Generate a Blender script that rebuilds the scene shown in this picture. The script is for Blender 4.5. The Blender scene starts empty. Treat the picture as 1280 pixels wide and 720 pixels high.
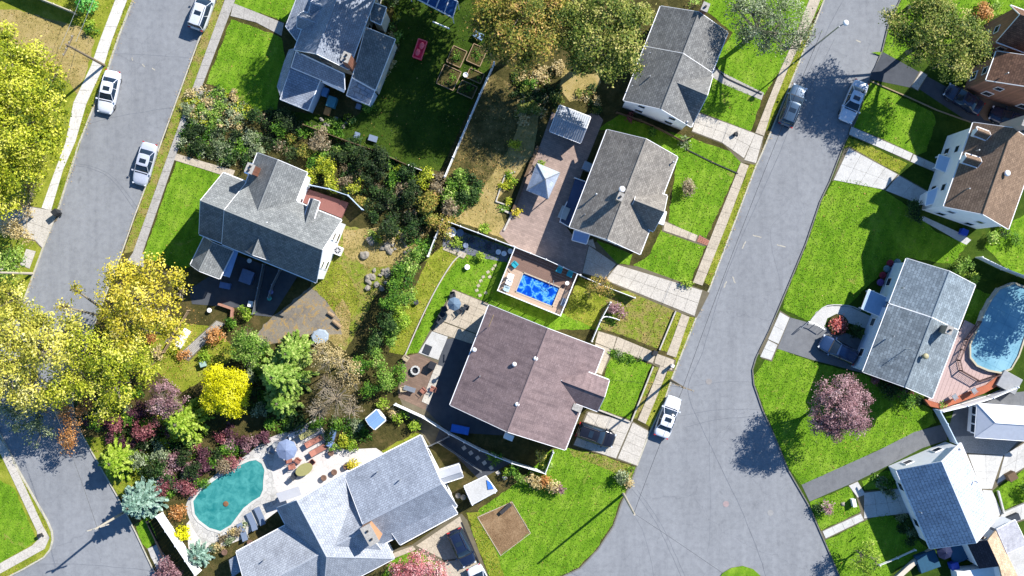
import bpy, bmesh, math, random
import numpy as np
from mathutils import Vector, Matrix
random.seed(7); RNG = np.random.default_rng(7)
SC = bpy.context.scene
COL = SC.collection
PI = math.pi
# ---------------------------------------------------------------- camera, sky, sun, exposure
H = 110.0          # drone height above the road, metres
K = 11.5           # photo pixels per metre at road level
cam_d = bpy.data.cameras.new('camera'); cam = bpy.data.objects.new('camera', cam_d); COL.objects.link(cam)
cam.location = (0, 0, H); cam.rotation_euler = (0, 0, 0)
cam_d.sensor_width = 36; cam_d.lens = 36 * H / (1280 / K)
cam_d.clip_start = 1; cam_d.clip_end = 2000
SC.camera = cam
SUN_EL = math.radians(40); SUN_AZ = math.atan2(0.775, 0.632)      # clockwise from +Y
w = bpy.data.worlds.new('World'); SC.world = w; w.use_nodes = True
nt = w.node_tree; nt.nodes.clear()
sky = nt.nodes.new('ShaderNodeTexSky'); sky.sky_type = 'NISHITA'; sky.sun_disc = False
sky.sun_elevation = SUN_EL; sky.sun_rotation = SUN_AZ; sky.altitude = 50; sky.air_density = 1.0; sky.dust_density = 0.3; sky.ozone_density = 4.0
bg = nt.nodes.new('ShaderNodeBackground'); bg.inputs[1].default_value = 0.1
wo = nt.nodes.new('ShaderNodeOutputWorld')
hs = nt.nodes.new('ShaderNodeHueSaturation'); hs.inputs['Saturation'].default_value = 1.2; nt.links.new(sky.outputs[0], hs.inputs['Color']); nt.links.new(hs.outputs[0], bg.inputs[0]); nt.links.new(bg.outputs[0], wo.inputs[0])
sd = bpy.data.lights.new('sun', 'SUN'); sd.energy = 5.0; sd.angle = math.radians(0.5); sd.color = (1, 0.955, 0.88)
so = bpy.data.objects.new('sun', sd); COL.objects.link(so)
TS = Vector((math.sin(SUN_AZ) * math.cos(SUN_EL), math.cos(SUN_AZ) * math.cos(SUN_EL), math.sin(SUN_EL)))
so.rotation_euler = TS.to_track_quat('Z', 'Y').to_euler(); so.location = TS * 200
SC.view_settings.view_transform = 'Standard'; SC.view_settings.look = 'None'
SC.view_settings.exposure = 1.08; SC.view_settings.gamma = 1.0; SC.view_settings.use_curve_mapping = False
SC.cycles.max_bounces = 6; SC.cycles.diffuse_bounces = 3; SC.cycles.transparent_max_bounces = 6

# ---------------------------------------------------------------- helpers
def P(px, py, z=0.0):
    s = (H - z) / H / K
    return Vector(((px - 640) * s, (360 - py) * s, z))
def lin(c):
    c /= 255.0
    return c / 12.92 if c <= 0.04045 else ((c + 0.055) / 1.055) ** 2.4
def A(r, g, b, k=1.75):
    return (lin(r) / k, lin(g) / k, lin(b) / k)
def tag(o, label=None, cat=None, group=None, kind=None):
    if label: o['label'] = label
    if cat: o['category'] = cat
    if group: o['group'] = group
    if kind: o['kind'] = kind
    return o
def empty(name, loc, label, cat, group=None, rz=0.0):
    o = bpy.data.objects.new(name, None); COL.objects.link(o); o.empty_display_size = 0.3
    o.location = loc; o.rotation_euler = (0, 0, rz)
    return tag(o, label, cat, group)
def chain_loc(parent):
    l = Vector((0, 0, 0)); p = parent
    while p is not None:
        l += Vector(p.location); p = p.parent
    return l

ORD = 'first second third fourth fifth sixth seventh eighth ninth tenth eleventh twelfth thirteenth fourteenth fifteenth sixteenth seventeenth eighteenth nineteenth twentieth'.split() + ['twenty-' + a for a in 'first second third fourth fifth sixth seventh eighth ninth'.split()] + ['thirtieth'] + ['thirty-' + a for a in 'first second third fourth fifth sixth seventh eighth ninth'.split()]
class MB:
    def __init__(s): s.v = []; s.f = []; s.m = []; s.uv = {}
    def poly(s, pts, m=0, uv=None):
        i = len(s.v); s.v += [tuple(p) for p in pts]; s.f.append(tuple(range(i, i + len(pts)))); s.m.append(m)
        if uv: s.uv[len(s.f) - 1] = uv
    def faces(s, vs, fs, m=0):
        i = len(s.v); s.v += [tuple(p) for p in vs]
        for f in fs: s.f.append(tuple(i + k for k in f)); s.m.append(m)
    def box(s, c, size, rz=0.0, m=0, top=1.0):
        c = Vector(c); hx, hy, hz = size[0] / 2, size[1] / 2, size[2] / 2
        cs, sn = math.cos(rz), math.sin(rz); vs = []
        for z, k in ((-hz, 1), (hz, top)):
            for x, y in ((-hx, -hy), (hx, -hy), (hx, hy), (-hx, hy)):
                x2, y2 = x * k, y * k
                vs.append((c.x + x2 * cs - y2 * sn, c.y + x2 * sn + y2 * cs, c.z + z))
        s.faces(vs, [(3, 2, 1, 0), (4, 5, 6, 7), (0, 1, 5, 4), (1, 2, 6, 5), (2, 3, 7, 6), (3, 0, 4, 7)], m)
    def prism(s, pts, z0, z1, m=0, side=None):
        n = len(pts); a = sum(pts[i][0] * pts[(i + 1) % n][1] - pts[(i + 1) % n][0] * pts[i][1] for i in range(n))
        if a < 0: pts = pts[::-1]
        vs = [(p[0], p[1], z0) for p in pts] + [(p[0], p[1], z1) for p in pts]
        s.faces(vs, [tuple(range(n, 2 * n))], m)
        s.faces(vs, [tuple(range(n))[::-1]] + [(i, (i + 1) % n, n + (i + 1) % n, n + i) for i in range(n)], m if side is None else side)
    def slab(s, pts, t, m=0, uvd=None):
        """sheet of 3-D points (any winding), thickened downward by t; uvd = eave direction for shingle uv"""
        pts = [Vector(p) for p in pts]
        nn = Vector((0, 0, 0))
        for i in range(len(pts)):
            a, b = pts[i], pts[(i + 1) % len(pts)]; nn += a.cross(b)
        if nn.z < 0: pts = pts[::-1]; nn = -nn
        nn.normalize(); n = len(pts); lo = [p - nn * t for p in pts]
        uv = None
        if uvd is not None:
            u = Vector(uvd).normalized(); u = (u - nn * u.dot(nn)).normalized(); vv = nn.cross(u)
            uv = [(p.dot(u), p.dot(vv)) for p in pts]
        s.poly(pts, m, uv); s.poly(lo[::-1], m)
        for i in range(n):
            j = (i + 1) % n; s.poly([pts[i], lo[i], lo[j], pts[j]], m)
    def tube(s, pts, r, n=6, m=0, r2=None, cap=True):
        pts = [Vector(p) for p in pts]; rings = []
        for i, p in enumerate(pts):
            d = (pts[min(i + 1, len(pts) - 1)] - pts[max(i - 1, 0)]).normalized()
            a = d.cross(Vector((0, 0, 1)))
            if a.length < 1e-3: a = d.cross(Vector((1, 0, 0)))
            a.normalize(); b = d.cross(a)
            rr = r if r2 is None else r + (r2 - r) * i / (len(pts) - 1)
            rings.append([p + (a * math.cos(2 * PI * k / n) + b * math.sin(2 * PI * k / n)) * rr for k in range(n)])
        i0 = len(s.v)
        for R_ in rings: s.v += [tuple(q) for q in R_]
        for i in range(len(rings) - 1):
            for k in range(n):
                s.f.append((i0 + i * n + k, i0 + (i + 1) * n + k, i0 + (i + 1) * n + (k + 1) % n, i0 + i * n + (k + 1) % n)); s.m.append(m)
        if cap:
            s.f.append(tuple(i0 + k for k in range(n))); s.m.append(m)
            s.f.append(tuple(i0 + (len(rings) - 1) * n + k for k in range(n))[::-1]); s.m.append(m)
    def lathe(s, c, prof, n=16, m=0, sx=1.0, sy=1.0, rz=0.0):
        """prof = [(r,z)...] from bottom to top round c"""
        i0 = len(s.v); cs, sn = math.cos(rz), math.sin(rz)
        for r, z in prof:
            for k in range(n):
                x, y = r * sx * math.cos(2 * PI * k / n), r * sy * math.sin(2 * PI * k / n)
                s.v.append((c[0] + x * cs - y * sn, c[1] + x * sn + y * cs, c[2] + z))
        for i in range(len(prof) - 1):
            for k in range(n):
                s.f.append((i0 + i * n + k, i0 + i * n + (k + 1) % n, i0 + (i + 1) * n + (k + 1) % n, i0 + (i + 1) * n + k)); s.m.append(m)
        s.f.append(tuple(i0 + (len(prof) - 1) * n + k for k in range(n))); s.m.append(m)
        s.f.append(tuple(i0 + k for k in range(n))[::-1]); s.m.append(m)
    def build(s, name, mats, parent=None, smooth=False, org=None):
        if not isinstance(mats, (list, tuple)): mats = [mats]
        if org is None: org = chain_loc(parent) if parent is not None else Vector((0, 0, 0))
        me = bpy.data.meshes.new(name)
        me.from_pydata([(x - org[0], y - org[1], z - org[2]) for x, y, z in s.v], [], s.f)
        for m_ in mats: me.materials.append(m_)
        me.polygons.foreach_set('material_index', s.m)
        if s.uv:
            ul = me.uv_layers.new(name='UVMap')
            for fi, uv in s.uv.items():
                p = me.polygons[fi]
                for k, li in enumerate(p.loop_indices): ul.data[li].uv = uv[k]
        if smooth: me.polygons.foreach_set('use_smooth', [True] * len(me.polygons))
        me.update()
        o = bpy.data.objects.new(name, me); COL.objects.link(o)
        if parent is not None: o.parent = parent
        return o
def thing(mb, name, mats, label, cat, group=None, org=None, smooth=False):
    """one-mesh thing, origin at its base"""
    if org is None:
        a = np.array(mb.v); org = Vector(((a[:, 0].min() + a[:, 0].max()) / 2, (a[:, 1].min() + a[:, 1].max()) / 2, a[:, 2].min()))
    o = mb.build(name, mats, None, smooth, org); o.location = org
    return tag(o, label, cat, group)
def copy_tree(o, parent=None):
    c = o.copy(); COL.objects.link(c); c.parent = parent
    for ch in list(o.children): copy_tree(ch, c)
    return c

# ---------------------------------------------------------------- materials
MATS = {}
def _new(name):
    m = bpy.data.materials.new(name); m.use_nodes = True; t = m.node_tree
    b = t.nodes['Principled BSDF']; return m, t, b
def _coord(t, kind='world'):
    if kind == 'world':
        g = t.nodes.new('ShaderNodeNewGeometry'); return g.outputs['Position']
    tc = t.nodes.new('ShaderNodeTexCoord'); return tc.outputs['Object' if kind == 'object' else 'UV']
def _noise(t, co, scale, detail=3, rough=0.6, dist=0.0):
    n = t.nodes.new('ShaderNodeTexNoise'); n.inputs['Scale'].default_value = scale; n.inputs['Detail'].default_value = detail
    n.inputs['Roughness'].default_value = rough; n.inputs['Distortion'].default_value = dist
    t.links.new(co, n.inputs['Vector']); return n.outputs['Fac']
def _ramp(t, fac, stops):
    r = t.nodes.new('ShaderNodeValToRGB'); e = r.color_ramp.elements
    while len(e) > 1: e.remove(e[-1])
    e[0].position = stops[0][0]; e[0].color = (*stops[0][1], 1)
    for p, c in stops[1:]:
        k = e.new(p); k.color = (*c, 1)
    t.links.new(fac, r.inputs[0]); return r.outputs[0]
def _mix(t, fac, a, b, mode='MIX'):
    m = t.nodes.new('ShaderNodeMix'); m.data_type = 'RGBA'; m.blend_type = mode
    if isinstance(fac, (int, float)): m.inputs[0].default_value = fac
    else: t.links.new(fac, m.inputs[0])
    for k, x in ((6, a), (7, b)):
        if isinstance(x, tuple): m.inputs[k].default_value = (*x[:3], 1)
        else: t.links.new(x, m.inputs[k])
    return m.outputs[2]
def _bump(t, b, h, strength=0.3, dist=0.02):
    n = t.nodes.new('ShaderNodeBump'); n.inputs['Strength'].default_value = strength; n.inputs['Distance'].default_value = dist
    t.links.new(h, n.inputs['Height']); t.links.new(n.outputs[0], b.inputs['Normal'])
def sc_(c, k): return tuple(min(1, x * k) for x in c)
def mat(name, c, rough=0.8, var=0.15, scale=3.0, metal=0.0, coord='object', bump=0.0, fine=0.0, spec=0.3):
    """plain painted / mineral / wooden surface with uneven tone and wear"""
    if name in MATS: return MATS[name]
    m, t, b = _new(name); co = _coord(t, coord)
    f = _noise(t, co, scale, 5, 0.65)
    col = _ramp(t, f, [(0.28, sc_(c, 1 - var)), (0.5, c), (0.74, sc_(c, 1 + var))])
    if coord == 'world':
        fb = _noise(t, co, 0.55, 6, 0.72, 1.2); col = _mix(t, 0.7, col, _ramp(t, fb, [(0.3, (0.72, 0.70, 0.67)), (0.5, (1, 1, 1)), (0.75, (1.06, 1.06, 1.05))]), 'MULTIPLY')
    if fine:
        f2 = _noise(t, co, scale * 11, 2)
        col = _mix(t, fine, col, _ramp(t, f2, [(0.35, sc_(c, 0.45)), (0.65, sc_(c, 1.5))]))
    t.links.new(col, b.inputs['Base Color']); b.inputs['Roughness'].default_value = rough; b.inputs['Metallic'].default_value = metal
    b.inputs['Specular IOR Level'].default_value = spec
    if bump: _bump(t, b, _noise(t, co, scale * 6, 4), bump, 0.03)
    MATS[name] = m; return m
def ground_mat(name, stops, s1=0.35, s2=5.0, s3=22.0, bump=0.6, dist=0.06, mid=0.45, patches=None):
    if name in MATS: return MATS[name]
    m, t, b = _new(name); co = _coord(t)
    big = _noise(t, co, s1, 4, 0.6, 0.4); med = _noise(t, co, s2, 5, 0.75); fin = _noise(t, co, s3, 3, 0.8)
    a1 = t.nodes.new('ShaderNodeMath'); a1.operation = 'MULTIPLY_ADD'; t.links.new(big, a1.inputs[0]); a1.inputs[1].default_value = 1 - mid
    a2 = t.nodes.new('ShaderNodeMath'); a2.operation = 'MULTIPLY'; t.links.new(med, a2.inputs[0]); a2.inputs[1].default_value = mid
    t.links.new(a2.outputs[0], a1.inputs[2])
    col = _ramp(t, a1.outputs[0], stops)
    fc = _ramp(t, fin, [(0.25, (0.45, 0.45, 0.45)), (0.5, (0.95, 0.95, 0.95)), (0.75, (1.5, 1.45, 1.4))])
    col = _mix(t, 0.8, col, fc, 'MULTIPLY')
    if 'lawn' in name:
        mw = t.nodes.new('ShaderNodeMapping'); mw.inputs['Rotation'].default_value = (0, 0, 0.35); t.links.new(co, mw.inputs[0])
        wv = t.nodes.new('ShaderNodeTexWave'); wv.inputs['Scale'].default_value = 0.28; wv.inputs['Distortion'].default_value = 1.6; wv.inputs['Detail'].default_value = 2; wv.inputs['Detail Scale'].default_value = 0.6; t.links.new(mw.outputs[0], wv.inputs['Vector'])
        col = _mix(t, 0.8, col, _ramp(t, wv.outputs['Fac'], [(0.2, (0.86, 0.88, 0.84)), (0.8, (1.07, 1.05, 1.06))]), 'MULTIPLY')
    if patches:
        pf = _noise(t, co, patches[1], 3, 0.7, 0.8)
        r = _ramp(t, pf, [(patches[2], (0, 0, 0)), (patches[2] + 0.09, (1, 1, 1))])
        pc = _mix(t, 0.7, patches[0], fc, 'MULTIPLY')
        col = _mix(t, r, col, pc)
    t.links.new(col, b.inputs['Base Color']); b.inputs['Roughness'].default_value = 0.95; b.inputs['Specular IOR Level'].default_value = 0.1
    ad = t.nodes.new('ShaderNodeMath'); t.links.new(med, ad.inputs[0]); t.links.new(fin, ad.inputs[1])
    _bump(t, b, ad.outputs[0], bump, dist)
    MATS[name] = m; return m
def shingle_mat(name, c, c2=None, bw=0.34, rh=0.24, var=0.19, mortar=0.5, streak=0.25, rough=0.9, ms=0.022):
    if name in MATS: return MATS[name]
    m, t, b = _new(name); co = _coord(t, 'uv'); c2 = sc_(c, 0.86) if c2 is None else tuple((a_ + b_) / 2 for a_, b_ in zip(c, c2))
    br = t.nodes.new('ShaderNodeTexBrick'); br.inputs['Scale'].default_value = 1; br.inputs['Brick Width'].default_value = bw; br.inputs['Row Height'].default_value = rh
    br.inputs['Mortar Size'].default_value = ms; br.inputs['Mortar Smooth'].default_value = 0.4; br.inputs['Bias'].default_value = 0.1
    br.inputs['Color1'].default_value = (*sc_(c, 1 + var), 1); br.inputs['Color2'].default_value = (*sc_(c2, 1 - var * 0.3), 1); br.inputs['Mortar'].default_value = (*sc_(c, mortar), 1)
    wob = t.nodes.new('ShaderNodeVectorMath'); wob.operation = 'ADD'; nz = t.nodes.new('ShaderNodeTexNoise'); nz.inputs['Scale'].default_value = 1.3; t.links.new(co, nz.inputs['Vector'])
    sc = t.nodes.new('ShaderNodeVectorMath'); sc.operation = 'SCALE'; sc.inputs['Scale'].default_value = 0.08; t.links.new(nz.outputs['Color'], sc.inputs[0])
    t.links.new(co, wob.inputs[0]); t.links.new(sc.outputs[0], wob.inputs[1]); t.links.new(wob.outputs[0], br.inputs['Vector'])
    f = _noise(t, co, 0.5, 6, 0.7); g = _noise(t, co, 9, 3, 0.8)
    mp = t.nodes.new('ShaderNodeMapping'); mp.inputs['Scale'].default_value = (2.2, 0.25, 1); t.links.new(co, mp.inputs[0]); s3 = _noise(t, mp.outputs[0], 1.0, 4, 0.6)
    col = _mix(t, 0.75, br.outputs['Color'], _ramp(t, f, [(0.3, (0.66, 0.66, 0.67)), (0.52, (1, 1, 1)), (0.75, (1.15, 1.13, 1.1))]), 'MULTIPLY')
    col = _mix(t, 0.8, col, _ramp(t, g, [(0.28, (0.6, 0.6, 0.6)), (0.5, (1, 1, 1)), (0.72, (1.4, 1.4, 1.4))]), 'MULTIPLY')
    col = _mix(t, streak * 2, col, _ramp(t, s3, [(0.35, (0.68, 0.68, 0.7)), (0.55, (1, 1, 1))]), 'MULTIPLY')
    t.links.new(col, b.inputs['Base Color']); b.inputs['Roughness'].default_value = rough; b.inputs['Specular IOR Level'].default_value = 0.15
    _bump(t, b, br.outputs['Fac'], -0.5, 0.02)
    MATS[name] = m; return m
def paving_mat(name, c, size=0.22, var=0.25, mort=0.6, vor=False, rz=0.4):
    if name in MATS: return MATS[name]
    m, t, b = _new(name); co0 = _coord(t)
    mp = t.nodes.new('ShaderNodeMapping'); mp.inputs['Rotation'].default_value = (0, 0, rz); t.links.new(co0, mp.inputs[0]); co = mp.outputs[0]
    if vor:
        v = t.nodes.new('ShaderNodeTexVoronoi'); v.feature = 'DISTANCE_TO_EDGE'; v.inputs['Scale'].default_value = 1 / size; t.links.new(co, v.inputs['Vector'])
        v2 = t.nodes.new('ShaderNodeTexVoronoi'); v2.inputs['Scale'].default_value = 1 / size; t.links.new(co, v2.inputs['Vector'])
        tone = t.nodes.new('ShaderNodeSeparateColor'); t.links.new(v2.outputs['Color'], tone.inputs[0])
        col = _ramp(t, tone.outputs[0], [(0, sc_(c, 1 - var)), (1, sc_(c, 1 + var))])
        edge = _ramp(t, v.outputs['Distance'], [(0.02, (0, 0, 0)), (0.07, (1, 1, 1))])
        col = _mix(t, edge, sc_(c, mort), col); hh = edge
    else:
        br = t.nodes.new('ShaderNodeTexBrick'); br.inputs['Scale'].default_value = 1; br.inputs['Brick Width'].default_value = size; br.inputs['Row Height'].default_value = size * 0.5
        br.inputs['Mortar Size'].default_value = 0.012; br.inputs['Color1'].default_value = (*sc_(c, 1 + var), 1); br.inputs['Color2'].default_value = (*sc_(c, 1 - var), 1); br.inputs['Mortar'].default_value = (*sc_(c, mort), 1)
        t.links.new(co, br.inputs['Vector']); col = br.outputs['Color']; hh = br.outputs['Fac']
    f = _noise(t, co0, 0.8, 5, 0.7); g = _noise(t, co0, 14, 3, 0.7)
    col = _mix(t, 0.8, col, _ramp(t, f, [(0.3, (0.75, 0.74, 0.73)), (0.6, (1.08, 1.07, 1.05))]), 'MULTIPLY')
    col = _mix(t, 0.6, col, _ramp(t, g, [(0.3, (0.7, 0.7, 0.7)), (0.7, (1.25, 1.25, 1.25))]), 'MULTIPLY')
    t.links.new(col, b.inputs['Base Color']); b.inputs['Roughness'].default_value = 0.9
    _bump(t, b, hh, 0.3 if vor else -0.3, 0.02)
    MATS[name] = m; return m
def leaf_mat(name, cols, trans=0.3):
    """cols: list of (pos, colour); tone attribute per leaf"""
    if name in MATS: return MATS[name]
    m, t, b = _new(name); at = t.nodes.new('ShaderNodeAttribute'); at.attribute_name = 'tone'
    col = _ramp(t, at.outputs['Fac'], cols)
    b.inputs['Roughness'].default_value = 0.6; b.inputs['Specular IOR Level'].default_value = 0.25
    t.links.new(col, b.inputs['Base Color'])
    tr = t.nodes.new('ShaderNodeBsdfTranslucent'); t.links.new(_mix(t, 1.0, col, (1.0, 1.0, 0.55), 'MULTIPLY'), tr.inputs[0])
    mx = t.nodes.new('ShaderNodeMixShader'); mx.inputs[0].default_value = trans
    out = t.nodes['Material Output']; t.links.new(b.outputs[0], mx.inputs[1]); t.links.new(tr.outputs[0], mx.inputs[2]); t.links.new(mx.outputs[0], out.inputs[0])
    MATS[name] = m; return m
def paint_mat(name, c, rough=0.25, metal=0.3):
    if name in MATS: return MATS[name]
    m, t, b = _new(name); co = _coord(t, 'object'); f = _noise(t, co, 6, 4)
    t.links.new(_ramp(t, f, [(0.3, sc_(c, 0.92)), (0.7, sc_(c, 1.04))]), b.inputs['Base Color'])
    b.inputs['Roughness'].default_value = rough; b.inputs['Metallic'].default_value = metal; b.inputs['Coat Weight'].default_value = 0.6; b.inputs['Coat Roughness'].default_value = 0.1
    MATS[name] = m; return m
def glass_mat(name='window_glass', c=(0.02, 0.03, 0.045)):
    if name in MATS: return MATS[name]
    m, t, b = _new(name); b.inputs['Base Color'].default_value = (*c, 1); b.inputs['Roughness'].default_value = 0.06; b.inputs['Specular IOR Level'].default_value = 0.7
    MATS[name] = m; return m
def water_mat(name, c, c2, scale=2.0, rough=0.08, bump=0.15, grid=None):
    if name in MATS: return MATS[name]
    m, t, b = _new(name); co = _coord(t); f = _noise(t, co, scale, 4, 0.6, 0.6)
    col = _ramp(t, f, [(0.3, c), (0.7, c2)])
    if grid:
        mp = t.nodes.new('ShaderNodeMapping'); mp.inputs['Rotation'].default_value = (0, 0, grid[1]); t.links.new(co, mp.inputs[0])
        br = t.nodes.new('ShaderNodeTexBrick'); br.offset = 0; br.inputs['Scale'].default_value = 1; br.inputs['Brick Width'].default_value = grid[0]; br.inputs['Row Height'].default_value = grid[0]
        br.inputs['Mortar Size'].default_value = grid[2]; br.inputs['Color1'].default_value = (1, 1, 1, 1); br.inputs['Color2'].default_value = (1, 1, 1, 1); br.inputs['Mortar'].default_value = (0.72, 0.78, 0.8, 1)
        t.links.new(mp.outputs[0], br.inputs['Vector']); col = _mix(t, 1.0, col, br.outputs['Color'], 'MULTIPLY')
    t.links.new(col, b.inputs['Base Color']); b.inputs['Roughness'].default_value = rough; b.inputs['Specular IOR Level'].default_value = 0.5
    _bump(t, b, _noise(t, co, scale * 3, 3), bump, 0.05)
    MATS[name] = m; return m

def asphalt_mat(name, c, crack=True):
    if name in MATS: return MATS[name]
    m, t, b = _new(name); co = _coord(t)
    big = _noise(t, co, 0.09, 6, 0.65, 0.3); med = _noise(t, co, 1.6, 5, 0.7); fin = _noise(t, co, 14, 3, 0.85)
    col = _ramp(t, big, [(0.25, sc_(c, 0.86)), (0.5, c), (0.75, sc_(c, 1.1))])
    col = _mix(t, 0.55, col, _ramp(t, med, [(0.3, (0.66, 0.66, 0.68)), (0.55, (1, 1, 1)), (0.75, (1.16, 1.15, 1.13))]), 'MULTIPLY')
    col = _mix(t, 0.7, col, _ramp(t, fin, [(0.25, (0.72, 0.72, 0.72)), (0.5, (1, 1, 1)), (0.78, (1.3, 1.3, 1.28))]), 'MULTIPLY')
    mpw = t.nodes.new('ShaderNodeMapping'); mpw.inputs['Rotation'].default_value = (0, 0, 0.38); mpw.inputs['Scale'].default_value = (0.9, 0.06, 1); t.links.new(co, mpw.inputs[0])
    col = _mix(t, 0.6, col, _ramp(t, _noise(t, mpw.outputs[0], 1.0, 5, 0.65, 0.3), [(0.32, (0.84, 0.84, 0.85)), (0.5, (1, 1, 1)), (0.7, (1.09, 1.09, 1.08))]), 'MULTIPLY')
    spt = _noise(t, co, 0.9, 3, 0.5, 0.5); col = _mix(t, 0.5, col, _ramp(t, spt, [(0.24, (0.6, 0.6, 0.6)), (0.32, (1, 1, 1))]), 'MULTIPLY')
    if crack:
        nz = t.nodes.new('ShaderNodeTexNoise'); nz.inputs['Scale'].default_value = 0.8; nz.inputs['Detail'].default_value = 5; t.links.new(co, nz.inputs['Vector'])
        ad = t.nodes.new('ShaderNodeVectorMath'); ad.operation = 'MULTIPLY_ADD'; t.links.new(nz.outputs['Color'], ad.inputs[0]); ad.inputs[1].default_value = (1.6, 1.6, 0); t.links.new(co, ad.inputs[2])
        v = t.nodes.new('ShaderNodeTexVoronoi'); v.feature = 'DISTANCE_TO_EDGE'; v.inputs['Scale'].default_value = 0.13; t.links.new(ad.outputs[0], v.inputs['Vector'])
        k = _ramp(t, v.outputs['Distance'], [(0.0, (0.84, 0.84, 0.85)), (0.004, (1, 1, 1))])
        col = _mix(t, 1.0, col, k, 'MULTIPLY')
    t.links.new(col, b.inputs['Base Color']); b.inputs['Roughness'].default_value = 0.9; b.inputs['Specular IOR Level'].default_value = 0.2
    _bump(t, b, fin, 0.35, 0.015)
    MATS[name] = m; return m

ROAD = asphalt_mat('road_asphalt', A(153, 156, 161))
DRIVE_A = asphalt_mat('old_drive_asphalt', A(128, 130, 134))
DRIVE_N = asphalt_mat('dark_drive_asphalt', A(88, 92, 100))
KERB = mat('kerb_concrete', A(205, 200, 182), 0.9, 0.2, 1.2, coord='world', fine=0.4)
KERB_D = mat('dirty_kerb', A(130, 128, 122), 0.9, 0.25, 1.2, coord='world', fine=0.5)
CONC_L = mat('light_concrete', A(226, 222, 214, 1.65), 0.88, 0.10, 0.7, coord='world', bump=0.2, fine=0.35)
CONC = mat('pale_concrete', A(212, 205, 194), 0.88, 0.10, 0.7, coord='world', bump=0.2, fine=0.3)
CONC_T = mat('tan_concrete', A(205, 192, 172), 0.9, 0.13, 0.8, coord='world', bump=0.2, fine=0.35)
CONC_G = mat('grey_concrete', A(186, 182, 176), 0.9, 0.13, 0.8, coord='world', bump=0.2, fine=0.35)
CONC_W = mat('white_concrete', A(216, 215, 212), 0.85, 0.09, 0.8, coord='world', bump=0.15, fine=0.2)
JOINT = mat('joint_dirt', A(120, 112, 92), 0.95, 0.2, 2, coord='world')
GRASS = ground_mat('lawn_grass', [(0.3, A(88, 128, 26)), (0.45, A(112, 158, 34)), (0.55, A(134, 174, 46)), (0.7, A(162, 188, 76))], 0.45, 4, 20, patches=(A(156, 164, 76), 0.5, 0.63))
GRASS_Y = ground_mat('tired_grass', [(0.3, A(92, 112, 30)), (0.45, A(136, 150, 44)), (0.58, A(168, 172, 66)), (0.72, A(186, 178, 98))], 0.5, 4, 20)
GRASS_B = ground_mat('patchy_brown_grass', [(0.3, A(104, 140, 34)), (0.45, A(140, 158, 52)), (0.56, A(164, 152, 88)), (0.7, A(178, 154, 108))], 0.8, 4, 20)
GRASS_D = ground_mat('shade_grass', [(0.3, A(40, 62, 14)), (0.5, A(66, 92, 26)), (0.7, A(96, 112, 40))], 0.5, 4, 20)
DRY = ground_mat('dry_soil_grass', [(0.3, A(120, 116, 58)), (0.5, A(186, 166, 106)), (0.7, A(206, 184, 136))], 0.6, 4, 20)
SOIL = ground_mat('leafy_soil', [(0.3, A(50, 46, 30)), (0.48, A(84, 82, 44)), (0.6, A(112, 100, 62)), (0.75, A(150, 124, 84))], 0.5, 3, 16, 0.9, 0.08)
MULCH = ground_mat('mulch', [(0.3, A(120, 92, 66)), (0.5, A(160, 130, 98)), (0.7, A(196, 166, 130))], 0.8, 6, 24, 0.9, 0.06)
WHITE = mat('white_trim', A(248, 248, 250, 1.35), 0.55, 0.05, 2)
WHITE_S = mat('white_siding', A(246, 248, 252, 1.3), 0.6, 0.06, 1.5, bump=0.1)
CREAM_S = mat('cream_siding', A(224, 218, 204, 1.45), 0.6, 0.08, 1.5)
BLUE_S = mat('pale_blue_shade_siding', A(196, 216, 240, 1.4), 0.6, 0.06, 1.5)  # white walls in shade carry their blue cast here; pale blue porches too
VINYL = mat('white_vinyl', A(246, 248, 250, 1.35), 0.5, 0.05, 1.5)
GLASS = glass_mat()
METAL = mat('galvanised_metal', A(190, 194, 198), 0.4, 0.1, 5, metal=0.6)
DARKM = mat('dark_metal', (0.03, 0.03, 0.035), 0.5, 0.2, 5, metal=0.3)
WOOD = mat('weathered_wood', A(120, 98, 76), 0.9, 0.25, 4, fine=0.4)
WOODL = mat('light_wood', A(176, 150, 118), 0.9, 0.2, 4, fine=0.4)
BARK = mat('grey_bark', A(150, 140, 122), 0.95, 0.25, 4, bump=0.5, fine=0.4)
BRICK = paving_mat('red_brick', A(160, 104, 80), 0.24, 0.2, 0.9, rz=0.35)
STONE = mat('grey_stone', A(165, 158, 146), 0.95, 0.3, 2, coord='world', bump=0.5, fine=0.4)
# ---------------------------------------------------------------- ground, roads, blocks of land
GZ = 0.12
def struct(mb, name, mats, parent=None):
    o = mb.build(name, mats, parent); 
    if parent is None: o['kind'] = 'structure'
    return o
def px3(pts, z): return [P(a[0], a[1], z) for a in pts]
def rough(pts, step=0.45, amp=0.07, seed=1):
    rr = random.Random(seed + len(pts)); out = []
    n = len(pts)
    for i in range(n):
        a, b = Vector(pts[i]), Vector(pts[(i + 1) % n]); L = (b - a).length; k = max(1, int(L / step))
        for j in range(k):
            p = a.lerp(b, j / k); out.append(Vector((p.x + rr.uniform(-amp, amp), p.y + rr.uniform(-amp, amp), p.z)))
    return out
PAVED = []     # photo-pixel polygons kept free of grass and litter
LAWNS = []     # (polygon, density, material key)
SHN = [0]
def sheet(name, pts, material, level=1, jag=0.0, parent=None, paved=False, z=None):
    SHN[0] += 1; z = GZ + 0.004 * (level + (SHN[0] % 9) * 0.08) if z is None else z
    q = px3(pts, z)
    if jag: q = rough(q, 0.45, jag)
    mb = MB(); n = len(q)
    a = sum(q[i].x * q[(i + 1) % n].y - q[(i + 1) % n].x * q[i].y for i in range(n))
    mb.poly(q if a > 0 else q[::-1]); 
    if paved: PAVED.append(pts)
    return struct(mb, name, material, parent)

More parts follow.
